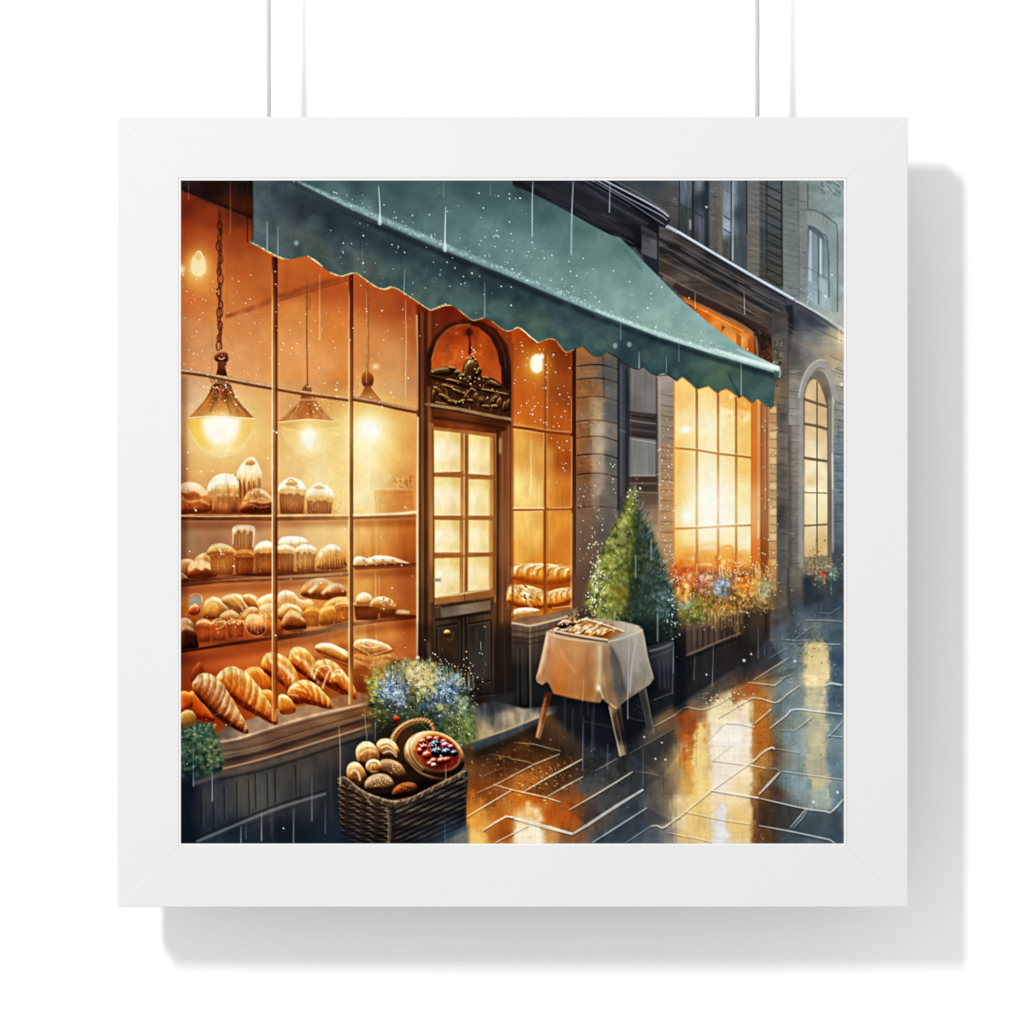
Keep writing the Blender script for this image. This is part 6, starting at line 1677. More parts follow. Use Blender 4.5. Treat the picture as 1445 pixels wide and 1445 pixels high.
for i, (x, y, rx, ry, cs, n, s) in enumerate(((968, 816, 13, 12, ['b84c20', 'd8682c', 'a83c18', 'f0a058', 'e8c890'], 40, (1.2, 3.4)), (995, 822, 11, 13, ['c06c50', 'd89478', 'a05840', 'ecccb0'], 40, (1.2, 3.4)),
        (1018, 828, 12, 12, ['7c98b4', 'a8bccc', '54708c', 'd0dce4'], 46, (1.5, 4)), (1056, 826, 17, 17, ['e08820', 'f8b848', 'b85410', 'fbd888', '9c3c0c'], 90, (1.2, 3.6)), (964, 836, 12, 12, ['e09830', 'f8d080', 'b86818'], 40, (1.5, 3.6)),
        (972, 853, 9, 9, ['98b0a8', 'd0dcd4', '6c8c88'], 24, (1.4, 3.2)), (982, 862, 20, 14, ['7a8034', '58642c', '9aa04c'], 60, (1.4, 4)), (1012, 856, 30, 18, ['a87c30', '7c5c24', 'c89c48', '5a4420'], 110, (1, 3)),
        (1080, 832, 13, 16, ['9c9874', 'c0b48c', '746c4c'], 50, (1.4, 3.4)), (1056, 854, 30, 12, ['4c3c1c', 'b89c48', '7c6428', 'e8d078'], 90, (.8, 2)), (1000, 874, 46, 12, ['c8b088', '4a3c24', 'e8d4a0'], 70, (.6, 1.4)))):
    dabs(n, x, y, rx, ry, cs, s, (.4, .9), 80 + i)
soften('940,780 1100,790 1100,890 940,890', 1.6, .75)
dabs(110, 1015, 830, 75, 40, ['fff0c0', 'ffe090', 'fffbe8', 'f8c868'], (.3, .95), (.4, .9), 95)
dabs(120, 1010, 850, 70, 26, ['4a2c14', '8a5a24', '3c3418', 'c89848'], (.5, 1.5), (.3, .7), 951)
dabs(70, 1050, 800, 40, 18, ['ffe0a0', 'f8b050', 'fff2cc'], (.5, 1.3), (.5, .9), 96)
for i in range(420):
    x, y = rs.uniform(948, 1090), 0
    y = 835 + rs.uniform(-30, 36)
    c = ('f0b868', 'fbe8bc', 'b87840', '7c7c44', '3c3420', 'd88850', 'd0d4c0', '98a484', '8ca4b4', 'e8c8b0')[rs.randint(10)]
    a_ = -1.57 + rs.uniform(-.9, .9)
    ln_ = rs.uniform(2, 6)
    line([[x, y], [x + ln_ * math.cos(a_), y + ln_ * math.sin(a_)]], [1.5, .6], c, rs.uniform(.3, .8), .5, False)
for i in range(46):
    x = rs.uniform(955, 1088)
    y = rs.uniform(806, 826)
    line([[x, y], [x + rs.uniform(-3, 3), y - rs.uniform(8, 26)]], .9, ('f8d890', 'e8a850', 'fff0c8', 'b87430')[i % 4], .55, .5)
for i in range(22):
    x = 1000 + i * 2.3
    line([[x, 862 + rs.uniform(-6, 4)], [x + .3, 880 + rs.uniform(0, 14)]], 1, ('d8b878', '8a6a34')[i % 2], .55, .6)
# dark gap behind the table and the wall's foot
fill('790,960 830,940 960,930 966,985 925,1012 900,1040 860,1062 800,1030 780,1010', [(800, 990, '1c1d20'), (850, 1000, '14161c'), (900, 990, '181a20'), (940, 960, '20242c'), (860, 1040, '161a22'), (900, 1030, '12151c')], .95, 4)
fill('748,960 800,955 800,1002 750,1006', '1a1b1d', .5, 3)
for x, y0, y1 in ((797, 985, 1030), (808, 1000, 1040), (823, 1010, 1090), (838, 990, 1060), (858, 1050, 1090), (830, 985, 1010)):
    line([[x, y0], [x, y1]], 1.3, '566070', .5, .8, False)
line('823,1018 845,1022 865,1026', 3, '2c323c', .7, 1)
line('885,1011 900,1016 912,1018', 1.5, '5c646c', .5, .8)
dabs(24, 905, 1005, 12, 14, ['3c4854', '54616c'], (.4, 1.1), (.2, .45), 97)

# ---- clipped conifer in its tub
CON = '894,685 898,700 902,716 910,732 920,752 928,775 936,795 944,818 950,840 956,862 954,890 950,912 930,912 905,905 880,900 860,885 846,872 828,858 826,845 832,824 838,806 846,788 853,774 861,756 870,738 880,722 888,704'
fill(CON, [(893, 700, '6c7048'), (885, 725, '7c8038'), (895, 740, '6a7028'), (905, 730, '4c5030'), (870, 765, '7c8434'), (885, 775, '5c6828'), (905, 770, '2c3420'), (915, 790, '36443a'), (855, 800, '8a9040'), (870, 800, '6c7a30'), (890, 810, '54541c'),
           (905, 820, '2c3e38'), (925, 820, '284044'), (840, 840, '8a9444'), (860, 840, '848e38'), (878, 835, '7a6420'), (895, 850, '34483c'), (920, 850, '243c46'), (945, 850, '466470'), (850, 862, '64743c'), (880, 875, '334438'), (920, 885, '1a2628'), (940, 890, '24302f')], .95, 4, .35, 'f')
dabs(500, 890, 830, 70, 110, ['2c3820', '1c2820', '34422c', '222c1c'], (1.2, 4), (.35, .8), 101, CON, 'u')
LEF = '894,690 892,720 896,760 888,800 884,850 870,876 846,872 826,856 832,824 846,788 861,756 880,722'
dabs(520, 864, 800, 44, 100, ['8a9438', '6c7c2c', 'a8a848', '54641f', '7c7a24'], (1, 3), (.4, .85), 102, LEF, 'u')
dabs(170, 858, 805, 34, 90, ['c4c478', 'dcd898', 'a8b458'], (.8, 2), (.4, .9), 103, LEF, 'u', rot=-60, asp=1.8)
dabs(50, 878, 838, 14, 20, ['8a6a1c', '74501a', '9c8428'], (1.4, 3.4), (.3, .7), 104)
RIG = '898,700 906,725 922,765 938,805 952,845 955,880 948,908 905,902 884,870 892,820 900,770'
dabs(430, 918, 830, 44, 100, ['243c40', '1c3034', '2f4c50', '16241f'], (1.2, 3.4), (.4, .85), 105, RIG, 'u')
dabs(120, 915, 770, 20, 50, ['4a5444', '6c7460', '34402c'], (.9, 2), (.4, .8), 106, RIG, 'u')
dabs(90, 938, 845, 18, 40, ['5c8498', '84a8b8', '466c80', 'a8c8d0'], (.9, 2.4), (.35, .8), 107)
dabs(130, 943, 800, 14, 56, ['d8d0b0', 'a8a080', 'f4ecd0', '8c8868'], (.4, 1.), (.3, .8), 108)
soften('894,680 960,860 960,915 900,915 820,870 815,850', 1.5, .75)
dabs(150, 862, 805, 36, 90, ['c4c478', 'dcd898', 'a8b458'], (.5, 1.2), (.3, .7), 1103, LEF, 'u', rot=-60, asp=2)
dabs(160, 900, 800, 60, 100, ['1c2418', '2a3426', '4c5a2c'], (.6, 1.6), (.3, .6), 1104, CON, 'u', rot=-70, asp=2)
dabs(90, 930, 830, 24, 70, ['88a4ac', '5c7c84', 'c0ccc4'], (.5, 1.2), (.3, .6), 1105, RIG, 'u')
rt = np.random.RandomState(77)
for i in range(820):
    v = rt.uniform(0, 1) ** .8
    y = 690 + v * 190
    hw = 4 + 56 * v
    cx_ = 894 + 6 * v
    u = rt.uniform(-1.02, 1.02)
    x = cx_ + hw * u
    ln_ = rt.uniform(3, 8) * (1 + .5 * abs(u))
    dx = u * .75 + rt.uniform(-.35, .35)
    u += rt.uniform(-.28, .28)
    if u < -.15:
        c = ('a4a444', '7c8a34', 'dcd898', '5a6824', '8a7a24', 'eceabc')[rt.randint(6 if u < -.6 else 5)]
    elif u < .2:
        c = ('2a3420', '3c4a24', '5a6430', '1c2418')[rt.randint(4)]
    else:
        c = ('1c3034', '2c484c', '4c6c74', '7c98a0', '3a4c3c', 'b8bca4')[rt.randint(6 if u > .6 else 4)]
    line([[x, y], [x + dx * ln_, y - ln_ * .8]], [1.3, .5], c, rt.uniform(.35, .85), .5, False)
fill('900,720 920,760 950,850 950,890 900,890 896,800', '4c5c34', .22, 8)
fill('880,740 897,730 897,860 870,864 872,800', '26321c', .3, 7)
fill('845,830 880,820 890,866 850,870', '7c7c34', .2, 6)
soften('894,680 960,860 960,915 900,915 820,870 815,850', 1.7, .5)
for i in range(16):
    line([[894 + rt.uniform(-2, 2), 704 - i * .6], [894 + rt.uniform(-5, 5), 690 - i * .5]], [1.2, .5], ('6c7048', '3c4430', 'b8b890')[i % 3], .7, .5, False)
dabs(44, 948, 870, 12, 36, ['c8d0cc', '8ca09c', 'f0f0e4'], (.5, 1.4), (.4, .9), 109)
dabs(130, 842, 818, 12, 60, ['f4f0d0', 'fffbe8', 'd8d8a0'], (.4, 1.), (.4, .9), 110, rot=-60, asp=2)
dabs(26, 834, 848, 9, 18, ['f4f0d0', 'e8e0b0'], (.4, 1.1), (.5, .9), 111)
dabs(60, 896, 705, 10, 24, ['8a8c60', 'd4d0a8', '4c5038'], (.7, 1.8), (.4, .9), 112)
fill('905,870 950,880 951,908 918,914 890,900', '141c1e', .6, 6)
for x, y0, y1 in ((897, 783, 816), (928, 865, 905), (919, 760, 790)):
    line([[x, y0], [x, y1]], 1.6, 'a4b4b8', .6, .6, False)
fill('912,912 951,904 952,980 930,990 905,985', [(920, 925, '30343a'), (940, 925, '3a3e44'), (940, 960, '22252c'), (915, 970, '14161a')], .97, .8, .1, 'd')
line('916,919 935,914 951,907', 2.4, '74787a', .75, .8)
line('918,928 935,922 951,915', 1.5, '5c6064', .6, .8)
line('950.5,910 949,980', 1.5, '8a9098', .6, .7)
for x in (930, 937, 943):
    line([[x, 930], [x + 1, 972]], 2.2, '4a4e54', .5, 1)
line('922,988 935,983 948,978', 1.5, '5c646c', .6)
fill('952,900 968,890 968,1000 952,1008', '10131a', .7, 4)

# ---- cloth-covered table with a tray of pastry
for p, c in (('768,978 780,976 762,1043 756,1041', [(774, 985, '4a2614'), (762, 1030, 'a87a50'), (768, 1010, '8a542c')]), ('858,994 876,994 885,1064 874,1068', [(862, 1000, '8a7050'), (872, 1010, '3c322a'), (878, 1060, '8c8070'), (882, 1040, '232120')]),
             ('901,976 912,970 922,1028 914,1032', [(905, 985, '2c2a28'), (910, 980, '4a4844'), (918, 1025, '3e3e3e')])):
    fill(p, c, 1, .7, .1, 'v')
line('774,985 766,1020 760,1043', 1.4, '3c1e10', .8, .7)
line('770,984 757,1040', 1.6, 'd0a070', .6, .7)
line('860,998 868,1035 876,1067', 1.3, 'd4c0a0', .7, .6)
line('872,1002 878,1035 884,1064', 3, '1e1a18', .6, 1)
line('870,1010 877,1045 881,1066', 1.2, '94846c', .5, .7)
line('911,972 917,1004 923,1036', 1, 'a8a498', .55, .6)
line('902,978 914,1030', 1, '5c5850', .5, .6)
line('822,985 819,1016', 3, '3a2418', .7, 1)
CLO = '771,893 778,888 800,880 826,873 850,874 880,878 900,883 907,888 910,900 914,925 921,950 923,957 917,966 905,974 890,984 880,991 870,1000 862,994 852,985 846,992 830,990 800,984 781,979 776,968 772,962 766,966 759,962 757,955 762,935 767,912'
fill(CLO, [(790, 890, 'b09070'), (840, 884, 'a89078'), (890, 886, 'b4a894'), (775, 905, 'c8a078'), (768, 930, 'b88c64'), (762, 952, 'a87850'), (780, 930, 'b87848'), (795, 910, 'bc8450'), (800, 940, 'b87440'), (815, 915, 'c08a58'), (815, 960, 'b87842'),
           (790, 970, 'a86830'), (830, 930, 'a87048'), (830, 975, 'a06a38'), (845, 920, 'b49474'), (845, 960, 'b48c5c'), (855, 930, '9c7c5e'), (858, 980, '8a6c50'), (868, 985, '94765a'), (866, 930, '6c665e'), (880, 920, '8c867e'), (895, 910, '9c958a'),
           (885, 960, '83807a'), (900, 940, '95918a'), (912, 945, '86817a'), (905, 965, '8a8070'), (875, 975, '4c4c4c')], 1, .7, .06, 'd')
clip(CLO, .5)
fill('778,908 784,905 800,935 812,955 800,965 786,985 780,960', [(785, 920, 'cc8a50'), (795, 950, 'c87c3c'), (785, 975, 'b4682c')], .6, 3)
fill('800,905 846,912 836,980 815,985 805,940', [(815, 920, 'cc945c'), (830, 960, 'a46a3c')], .4, 5)
line('787,906 795,925 812,950', 3, 'e0a468', .5, 2)
line('830,910 828,950 834,985', 5, '8c5830', .4, 3)
line('846,910 846,945 842,975', 5, 'e0cca8', .6, 2)
line('840,920 841,970 836,990', 3, 'c8a070', .5, 2)
line('853,912 855,950 864,992', 3, '7c5c44', .6, 1.8)
line('772,895 768,920 760,952', 4, 'e8ccac', .7, 1.4)
line('776,900 774,930 764,960', 2, '94643c', .45, 1.4)
fill('860,908 872,930 880,960 882,990 872,998 866,960', '585450', .75, 2.2)
line('862,912 874,940 880,975', 2, '3c3a38', .6, 1.4)
line('898,900 892,935 888,978', 3, 'b8b4ac', .65, 1.3)
line('894,905 889,935 884,975', 2, '6a6864', .5, 1.4)
line('908,900 914,930 921,955', 2, 'b4a890', .6, 1)
line('903,935 910,950 908,970', 2.4, '706c66', .5, 1.4)
fill('860,905 885,900 905,892 910,915 900,935 880,930', 'a49e94', .35, 5)
clip()
line('771,893 790,899 820,904 856,906', 2.4, 'e0c8a4', .75, .9)
line('856,906 880,900 907,889', 2, 'd0c8b8', .7, .8)
line('847,972 852,986 862,994 870,1000', 1.6, 'e4cca0', .75, .7)
glow(845, 971, 2.5, 4, 'fff4dc', .8)
line('758,952 758,961 766,966', 1.4, 'f0d8b0', .6, .6)
line('781,979 800,984 830,990 846,992', 1.4, '5c3418', .6, .7)
line('771,893 780,888 826,873 880,878 905,885', 1, 'f0e4cc', .6, .7)
fill('782,889 826,873 880,891 858,903', [(790, 888, '8a5428'), (826, 878, 'c08a50'), (870, 890, 'a8703c'), (850, 898, '84501f'), (830, 888, 'c88a44')], 1, .6)
clip('784,889 826,874.5 877,890.5 858,898')
for i in range(11):
    x0 = 792 + i * 5.6
    y0 = 889 + i * .75
    croissant([[x0, y0 + 1.5], [x0 + 8, y0 - 4.5], [x0 + 20, y0 - 9]], 6.2, 3, ['8a4414', 'c88038', 'ecb870', 'fdeccc'], lean=.3)
dabs(70, 830, 886, 40, 9, ['fff0d0', 'e8b878', '8a4c1c', 'd8924c'], (.7, 2), (.4, .9), 121, rot=-25, asp=2.4)
clip()
line('781,889 800,894 830,899 858,903', 2.6, 'd8c8ac', .9, .6)
line('783,893 830,902 858,906', 2.2, '3a281c', .75, .8)
line('858,903 870,897 881,891', 2.6, '8c7c68', .9, .7)
line('783,888 826,873 850,880 881,891', 2, 'ecd8b4', .9, .6, False)
line('786,890 826,876 876,891', 1.2, '5c3a20', .6, .6, False)
lump('786,884 790,878 797,874 806,876 813,880 806,886 796,888', ['2c120a', '5c3018', '946040', 'e0c0a0'], 4)
line('790,889 798,888 807,883', 2.4, 'f0d8b8', .8, .8)
line('808,872 810,866 813,860 812,868', 3, 'a89c88', .6, 1)
dabs(22, 802, 876, 14, 8, ['f4e4cc', '3c1c10', 'c8a080'], (.7, 1.8), (.5, .9), 122)
dabs(20, 816, 866, 8, 10, ['6a4c38', '94785c'], (1, 2.4), (.3, .6), 123)

# ---- loose flowering shrub beside the door
SHR = '520,960 532,944 552,936 575,930 600,934 625,940 645,952 660,972 668,1000 672,1025 668,1046 640,1056 600,1050 560,1040 535,1030 522,1000'
fill(SHR, [(530, 965, '7c7c34'), (550, 975, '4c6478'), (580, 955, '908a54'), (600, 960, 'a89858'), (630, 965, '54707c'), (650, 985, '3c4434'), (540, 1000, '4c5428'), (560, 1005, '3a4450'), (590, 990, '5c6440'), (620, 1000, '38506a'),
           (645, 1020, '6c7844'), (660, 1040, '5c6c3c'), (600, 1030, '2c3424'), (550, 1025, '2c2418'), (630, 1045, '44543c')], .92, 5, .4, 'f')
dabs(380, 595, 990, 74, 58, ['2c3820', '3c4c28', '1e2618', '48562f'], (1.2, 3.6), (.4, .85), 131, SHR, 'u')
for i, (x, y, rx, ry, cs, n, s) in enumerate(((528, 968, 12, 22, ['b8b448', '94942c', 'dcd470', 'e8c060'], 90, (.8, 2.4)), (536, 948, 18, 12, ['c89c3c', 'e0b860', 'a8742c'], 60, (.8, 2)), (552, 972, 20, 18, ['6484b4', '9cb8d8', '405c8c', 'd4e2f0'], 120, (1, 3.2)),
        (566, 995, 16, 14, ['7c94b0', '4c6484', 'b8cce0'], 60, (1, 2.6)), (594, 950, 20, 16, ['e8c070', 'f8e0a0', 'd0983c', 'fff4d0'], 110, (1, 3.4)), (608, 968, 20, 16, ['c8c488', 'a0a058', 'e8e4b8'], 90, (1, 3)),
        (633, 972, 18, 18, ['5c84b4', '8cb0d4', '3c608c', 'c0d8ec'], 100, (1, 3)), (620, 985, 20, 14, ['4c7098', '88a4c0', '2c4868'], 60, (1, 3)), (598, 998, 7, 7, ['2c5890', '4878b0', '1c3c68'], 26, (1.2, 2.8)), (608, 996, 8, 8, ['34404c', '6c7c8c'], 20, (1, 2.4)),
        (622, 1000, 10, 6, ['94985c', 'b8b878'], 26, (1.2, 3)), (652, 998, 14, 20, ['9cb08c', 'c4d0b0', '6c8460'], 80, (.8, 2.4)), (655, 1028, 16, 22, ['7c8c44', 'a4ac60', '586a30'], 140, (.8, 2.6)), (636, 1030, 18, 22, ['4c5c30', '6c7c44', '323c20'], 100, (1, 2.8)),
        (575, 1012, 30, 16, ['38421f', '566030', '20240f'], 90, (1, 2.6)))):
    dabs(n, x, y, rx, ry, cs, s, (.4, .9), 140 + i)
soften('510,930 690,930 690,1060 510,1060', 1.6, .8)
rf = np.random.RandomState(88)
for i in range(700):
    t_ = rf.uniform(0, 2 * math.pi)
    q_ = rf.uniform(0, 1) ** .6
    x, y = 594 + 76 * q_ * math.cos(t_), 992 + 58 * q_ * math.sin(t_)
    up_ = y < 985
    if x < 545:
        c = ('a8a844', '7c8434', 'dcd480', '4c5424', '6484a4')[rf.randint(5)]
    elif up_ and x < 580:
        c = ('7c9cc0', 'c0d4e8', '3c4c60', '8c9060', '243040')[rf.randint(5)]
    elif up_ and x < 620:
        c = ('d8bc70', 'f0e4b4', 'a09450', '5c5c30', 'c8c898')[rf.randint(5)]
    elif up_:
        c = ('6c94bc', 'a8c4dc', '34506c', '6c7c50', '24302c')[rf.randint(5)]
    elif x > 630:
        c = ('7c8c44', 'a8b468', '46542c', 'c8d0a0', '2c381c')[rf.randint(5)]
    else:
        c = ('20281a', '38442a', '56603c', '8c9470', '14180f')[rf.randint(5)]
    ln_ = rf.uniform(2, 6)
    a_ = math.atan2(y - 1010, x - 594) + rf.uniform(-.6, .6)
    line([[x, y], [x + ln_ * math.cos(a_), y + ln_ * math.sin(a_)]], [1.5, .6], c, rf.uniform(.35, .85), .5, False)
dabs(160, 595, 990, 72, 54, ['20281a', '2c3420', '56643a'], (.5, 1.5), (.3, .6), 1160, SHR, 'u')
dabs(110, 552, 975, 24, 24, ['dce8f4', '8cacd4', 'c8d8ec', '5478a8', '1c2430'], (.5, 1.5), (.4, .9), 1161)
dabs(70, 632, 975, 18, 20, ['b8d0e8', '6c94c4', '2c4870', '1c2430'], (.5, 1.5), (.4, .9), 1162)
dabs(70, 600, 955, 24, 18, ['fbe8b8', 'e0b050', 'c8c080', '4c4c28'], (.5, 1.5), (.4, .9), 1163)
dabs(150, 595, 965, 74, 46, ['fffbe4', 'f4f0c8', 'dce8f0', 'ffe8b0'], (.3, .9), (.4, .9), 160)
dabs(60, 650, 1010, 26, 50, ['fffbe4', 'e8ecc0', 'c8d8c0'], (.3, .9), (.4, .9), 161)
dabs(90, 630, 945, 60, 24, ['d8c488', 'b8c4c0', 'f8e8b8'], (.4, 1.1), (.4, .9), 162)
for i in range(130):
    x = rs.uniform(528, 670)
    y = 955 + abs(x - 595) * .25 + rs.uniform(-8, 8)
    line([[x, y], [x + rs.uniform(-5, 5), y - rs.uniform(8, 26)]], .8, ('e8d090', 'c8c49c', '8c9468', 'a8b8b0')[i % 4], .5, .5)
fill('640,952 648,950 649,957 641,959', '9cc4d4', .7, 1)
lump('555,1013 559,1010 564,1013 563,1019 557,1019', ['5c1408', 'a83418', 'd86038'], 3)
fill('535,1024 570,1020 590,1030 560,1052 535,1048', '20180f', .55, 6)
# ---- wicker basket of rolls and a fruit tart
fill('486,1100 500,1080 540,1075 600,1070 650,1086 600,1116 556,1130 520,1122', '140d0a', .95, 2)
fill('530,1046 575,1028 615,1040 600,1100 540,1110', [(545, 1060, '3a2414'), (580, 1050, '54341c'), (590, 1080, '2c1a10')], .9, 4)
HND = sm('553,1048 557,1038 565,1028 578,1020 590,1017 600,1017 608,1021 613,1032')
line(HND, [9, 9, 8, 7, 7, 6, 5], '8a5a2c', 1, .6, False)
line(HND - [1, 1.6], [4, 4, 4, 3, 3, 2, 2], 'd8ac70', .9, .9, False)
for i in range(2, len(HND) - 2, 3):
    h = HND[i]
    line([h + [-3.5, 2.5], h + [0, 0], h + [4, -3.5]], 1.4, '4a2810', .75, .6)
    line([h + [-4.5, 1], h + [2, -4.5]], 1.1, 'f0d09c', .6, .6)
line('593,1018 600,1026 606,1032', 2, '7a5028', .7, .8)
RL = ['4a260e', '9c6430', 'dcaa66', 'f8dca8']
lump('502,1064 504,1054 512,1047 522,1047 530,1053 535,1064 534,1080 518,1084 506,1078', RL, 8, base=.42, tex=.07)
line('508,1066 514,1060 524,1058 530,1062', 2.4, 'f8dca8', .7, .9)
line('507,1070 516,1066 528,1064', 1.6, '8a5420', .7, .8)
line('510,1061 519,1055 527,1058', 1.4, 'a4682c', .6, .8)
lump('531,1052 536,1044 546,1042 556,1047 563,1058 562,1068 550,1072 538,1068', RL, 7, base=.42, tex=.07)
for p in ('538,1050 548,1048 558,1058', '537,1056 547,1053 560,1064', '540,1063 550,1060 560,1068'):
    line(p, 2, 'fbe8c4', .8, .7)
    line(S(p) + [.5, 2], 1.3, '7c4a1c', .7, .7)
lump('536,1076 544,1071 556,1073 567,1080 573,1092 570,1101 556,1102 542,1094', ['2e1a0c', '6c4424', 'a0744a', 'd0a878'], 7, base=.38)
dabs(60, 558, 1084, 11, 8, ['e8d0a8', '5c3818', 'a07850', 'd0a870'], (.4, 1.1), (.3, .7), 171)
lump('489,1088 492,1079 500,1075 509,1079 516,1090 517,1102 508,1108 498,1106 491,1100', RL, 7, base=.32, tex=.07)
line('494,1092 499,1086 506,1092 508,1102', 3, 'ecd4ac', .75, .9)
line('497,1096 501,1091 505,1098', 1.6, '6a4420', .75, .7)
lump('516,1082 519,1074 528,1071 536,1075 538,1085 532,1091 521,1091', ['6a3c14', 'b87c3c', 'e8bc78', 'fbe4b4'], 6, base=.5)
line('520,1084 523,1077 531,1077 533,1084 527,1086 526,1081', 1.9, '84501c', .8, .7)
line('522,1086 525,1089 532,1088', 1.4, 'fff0c8', .6, .7)
lump('514,1108 519,1098 531,1092 545,1093 554,1101 556,1112 548,1119 528,1120 517,1116', ['2e1a0e', '6c4628', 'a47c54', 'd0aa7c'], 8, base=.38)
dabs(80, 536, 1103, 13, 7, ['f0dcb8', '5c3818', 'a88460', 'd8b484'], (.4, 1.1), (.3, .75), 172)
lump('553,1118 560,1109 572,1104 584,1105 591,1112 590,1122 570,1126 556,1126', ['1c0c06', '5c2810', '8a461c', 'b46c34'], 7)
dabs(20, 572, 1112, 14, 5, ['3a1808', 'a86030'], (.7, 1.8), (.3, .7), 173)
fill('590,1100 640,1092 650,1098 600,1126 580,1128', '120c0a', .8, 4)
lump(ell(613, 1067, 44, 34, 22), ['22120a', '8a5228', 'd09a5c', 'f0d4a4'], 11, smooth=False, base=.46)
clip(ell(613, 1067, 44, 34, 22))
for k in range(5):
    q = ell(618, 1062, 36 + k * 3, 27 + k * 2.2, 24)[8:20]
    line(q, 1.5, ('6a3f1c', 'f0d4a4')[k % 2], .5, .8)
line('572,1062 580,1045 595,1036 612,1034', 5, 'f0d8b0', .5, 2)
for k in range(7):
    line([[571 + k * 1.2, 1058 + k * 3], [577 + k * 3, 1076 + k * 3], [590 + k * 5, 1088 + k * 2.2], [606 + k * 5, 1096 + k * .6]], 1.3, ('5c3214', 'e8c490', '8a5428')[k % 3], .5, .7)
fill('600,1092 640,1082 655,1070 652,1090 620,1104', '22120a', .55, 6)
clip()
fill(ell(617, 1061, 35, 26, 24), [(595, 1045, 'e0a860'), (620, 1040, 'c87830'), (590, 1060, '9c4c18'), (640, 1075, '8a5a34'), (610, 1082, '5c2410')], 1, .8)
line(ell(617, 1061, 34, 25.5, 24)[12:26], 2, 'f4d098', .8, .8)
fill(ell(618, 1062, 31, 22.5, 24), [(600, 1050, '9c2c14'), (595, 1065, 'a4341c'), (620, 1050, '7c1c10'), (640, 1065, '6a2018'), (615, 1080, '4c120a'), (605, 1072, '84200f')], 1, .8, .2, 'f')
clip(ell(618, 1062, 32, 23.5, 24))
for i, (x, y, r_, c) in enumerate(((596, 1047, 5.5, 0), (606, 1043, 5, 0), (616, 1043, 4.5, 0), (594, 1060, 6, 0), (602, 1066, 6.5, 0), (598, 1054, 4.5, 0), (626, 1047, 4.5, 0), (628, 1052, 5.5, 2), (612, 1074, 5, 0), (623, 1074, 6, 0), (631, 1072, 5, 0), (609, 1054, 4.5, 0),
                                   (614, 1051, 7, 1), (616, 1062, 8, 1), (630, 1062, 7, 1), (641, 1063, 5, 1), (606, 1078, 4, 0), (636, 1054, 4, 2), (612, 1080, 4, 3))):
    rp = (['3a0804', '7c160e' if i % 2 else '9a2a12', 'c04a28', 'f0b090'], ['040508', '0e1620', '2a3c4c', '90a8b8'], ['3c1024', '7c3048', 'b86c80', 'e8c8cc'], ['4a2c14', '946c40', 'd8b888', 'fff0d8'])[c]
    lump(ell(x, y, r_, r_ * .92), rp, 3, smooth=False, base=.36, edge=.5)
    glow(x - r_ * .3, y - r_ * .4, r_ * .22, r_ * .2, 'ffffff', .75)
dabs(30, 612, 1056, 26, 18, ['ffe8dc', 'ffffff', 'f8b8a0'], (.4, 1.1), (.5, .9), 174)
clip()
# basket body
BL = '476,1102 482,1098 490,1103 500,1113 515,1122 532,1130 555,1134 556,1196 482,1190 479,1150'
BRT = '555,1134 575,1131 600,1118 625,1105 645,1094 660,1088 661,1096 658,1130 658,1172 640,1182 600,1196 554,1196'
fill(BL, [(485, 1120, '33261c'), (500, 1150, '2a2019'), (530, 1150, '30251d'), (490, 1180, '1a1c22'), (540, 1180, '181614')], 1, .7)
fill(BRT, [(570, 1145, '2c231d'), (600, 1150, '1e1a19'), (640, 1120, '221d1a'), (600, 1180, '1c2028'), (650, 1150, '1c1a1c'), (640, 1180, '2c3c4c'), (570, 1185, '15161a')], 1, .7)
clip(BL, .4)
for j in range(19):
    for i in range(8):
        x0 = 474 + i * 10.5 + (j % 2) * 5
        yb = 1106 + j * 4.5 + i * 4.4 - 2
        line([[x0, yb], [x0 + 5, yb + .6], [x0 + 10.5, yb + 5]], [.7, 1.9, .7], ('b09470', '6c5846', '937658', '4a3c30')[(i * 3 + j * 2) % 4], .8 - .03 * j, .5)
        line([[x0, yb + 3], [x0 + 6, yb + 2.8], [x0 + 11, yb + 7]], 1.3, '0c0a0a', .75, .7)
clip()
clip(BRT, .4)
for j in range(20):
    for i in range(13):
        x0 = 552 + i * 8.6 + (j % 2) * 4.3
        yb = 1142 + j * 3.7 - i * 4.0
        line([[x0, yb + 2], [x0 + 4.5, yb - 1.2], [x0 + 9, yb - 3.5]], [.6, 1.6, .6], ('7c6e5e', '4a4138', '5c5248', '9a8a70', '35302c')[(i * 2 + j * 3) % 5], .75 - .025 * j, .5)
        line([[x0, yb + 4.2], [x0 + 9, yb - 1.4]], 1.1, '08080a', .6, .6)
fill('600,1180 660,1150 660,1196 590,1196', '2c3c4c', .45, 8)
clip()
fill('596,1192 640,1178 661,1160 662,1197 590,1197', [(610, 1190, '2a3844'), (655, 1180, '5c6870')], .85, 2.5, .1, 'v')
fill('479,1175 500,1182 490,1196 478,1196', '16243a', .8, 5)
line('546,1136 550,1165 549,1196', 3.6, '5a4c40', .8, .8)
line('555,1138 556,1165 555,1196', 5, '241e1a', .8, 1)
line('545,1140 548,1165 547,1192', 1.2, 'a89880', .6, .6)
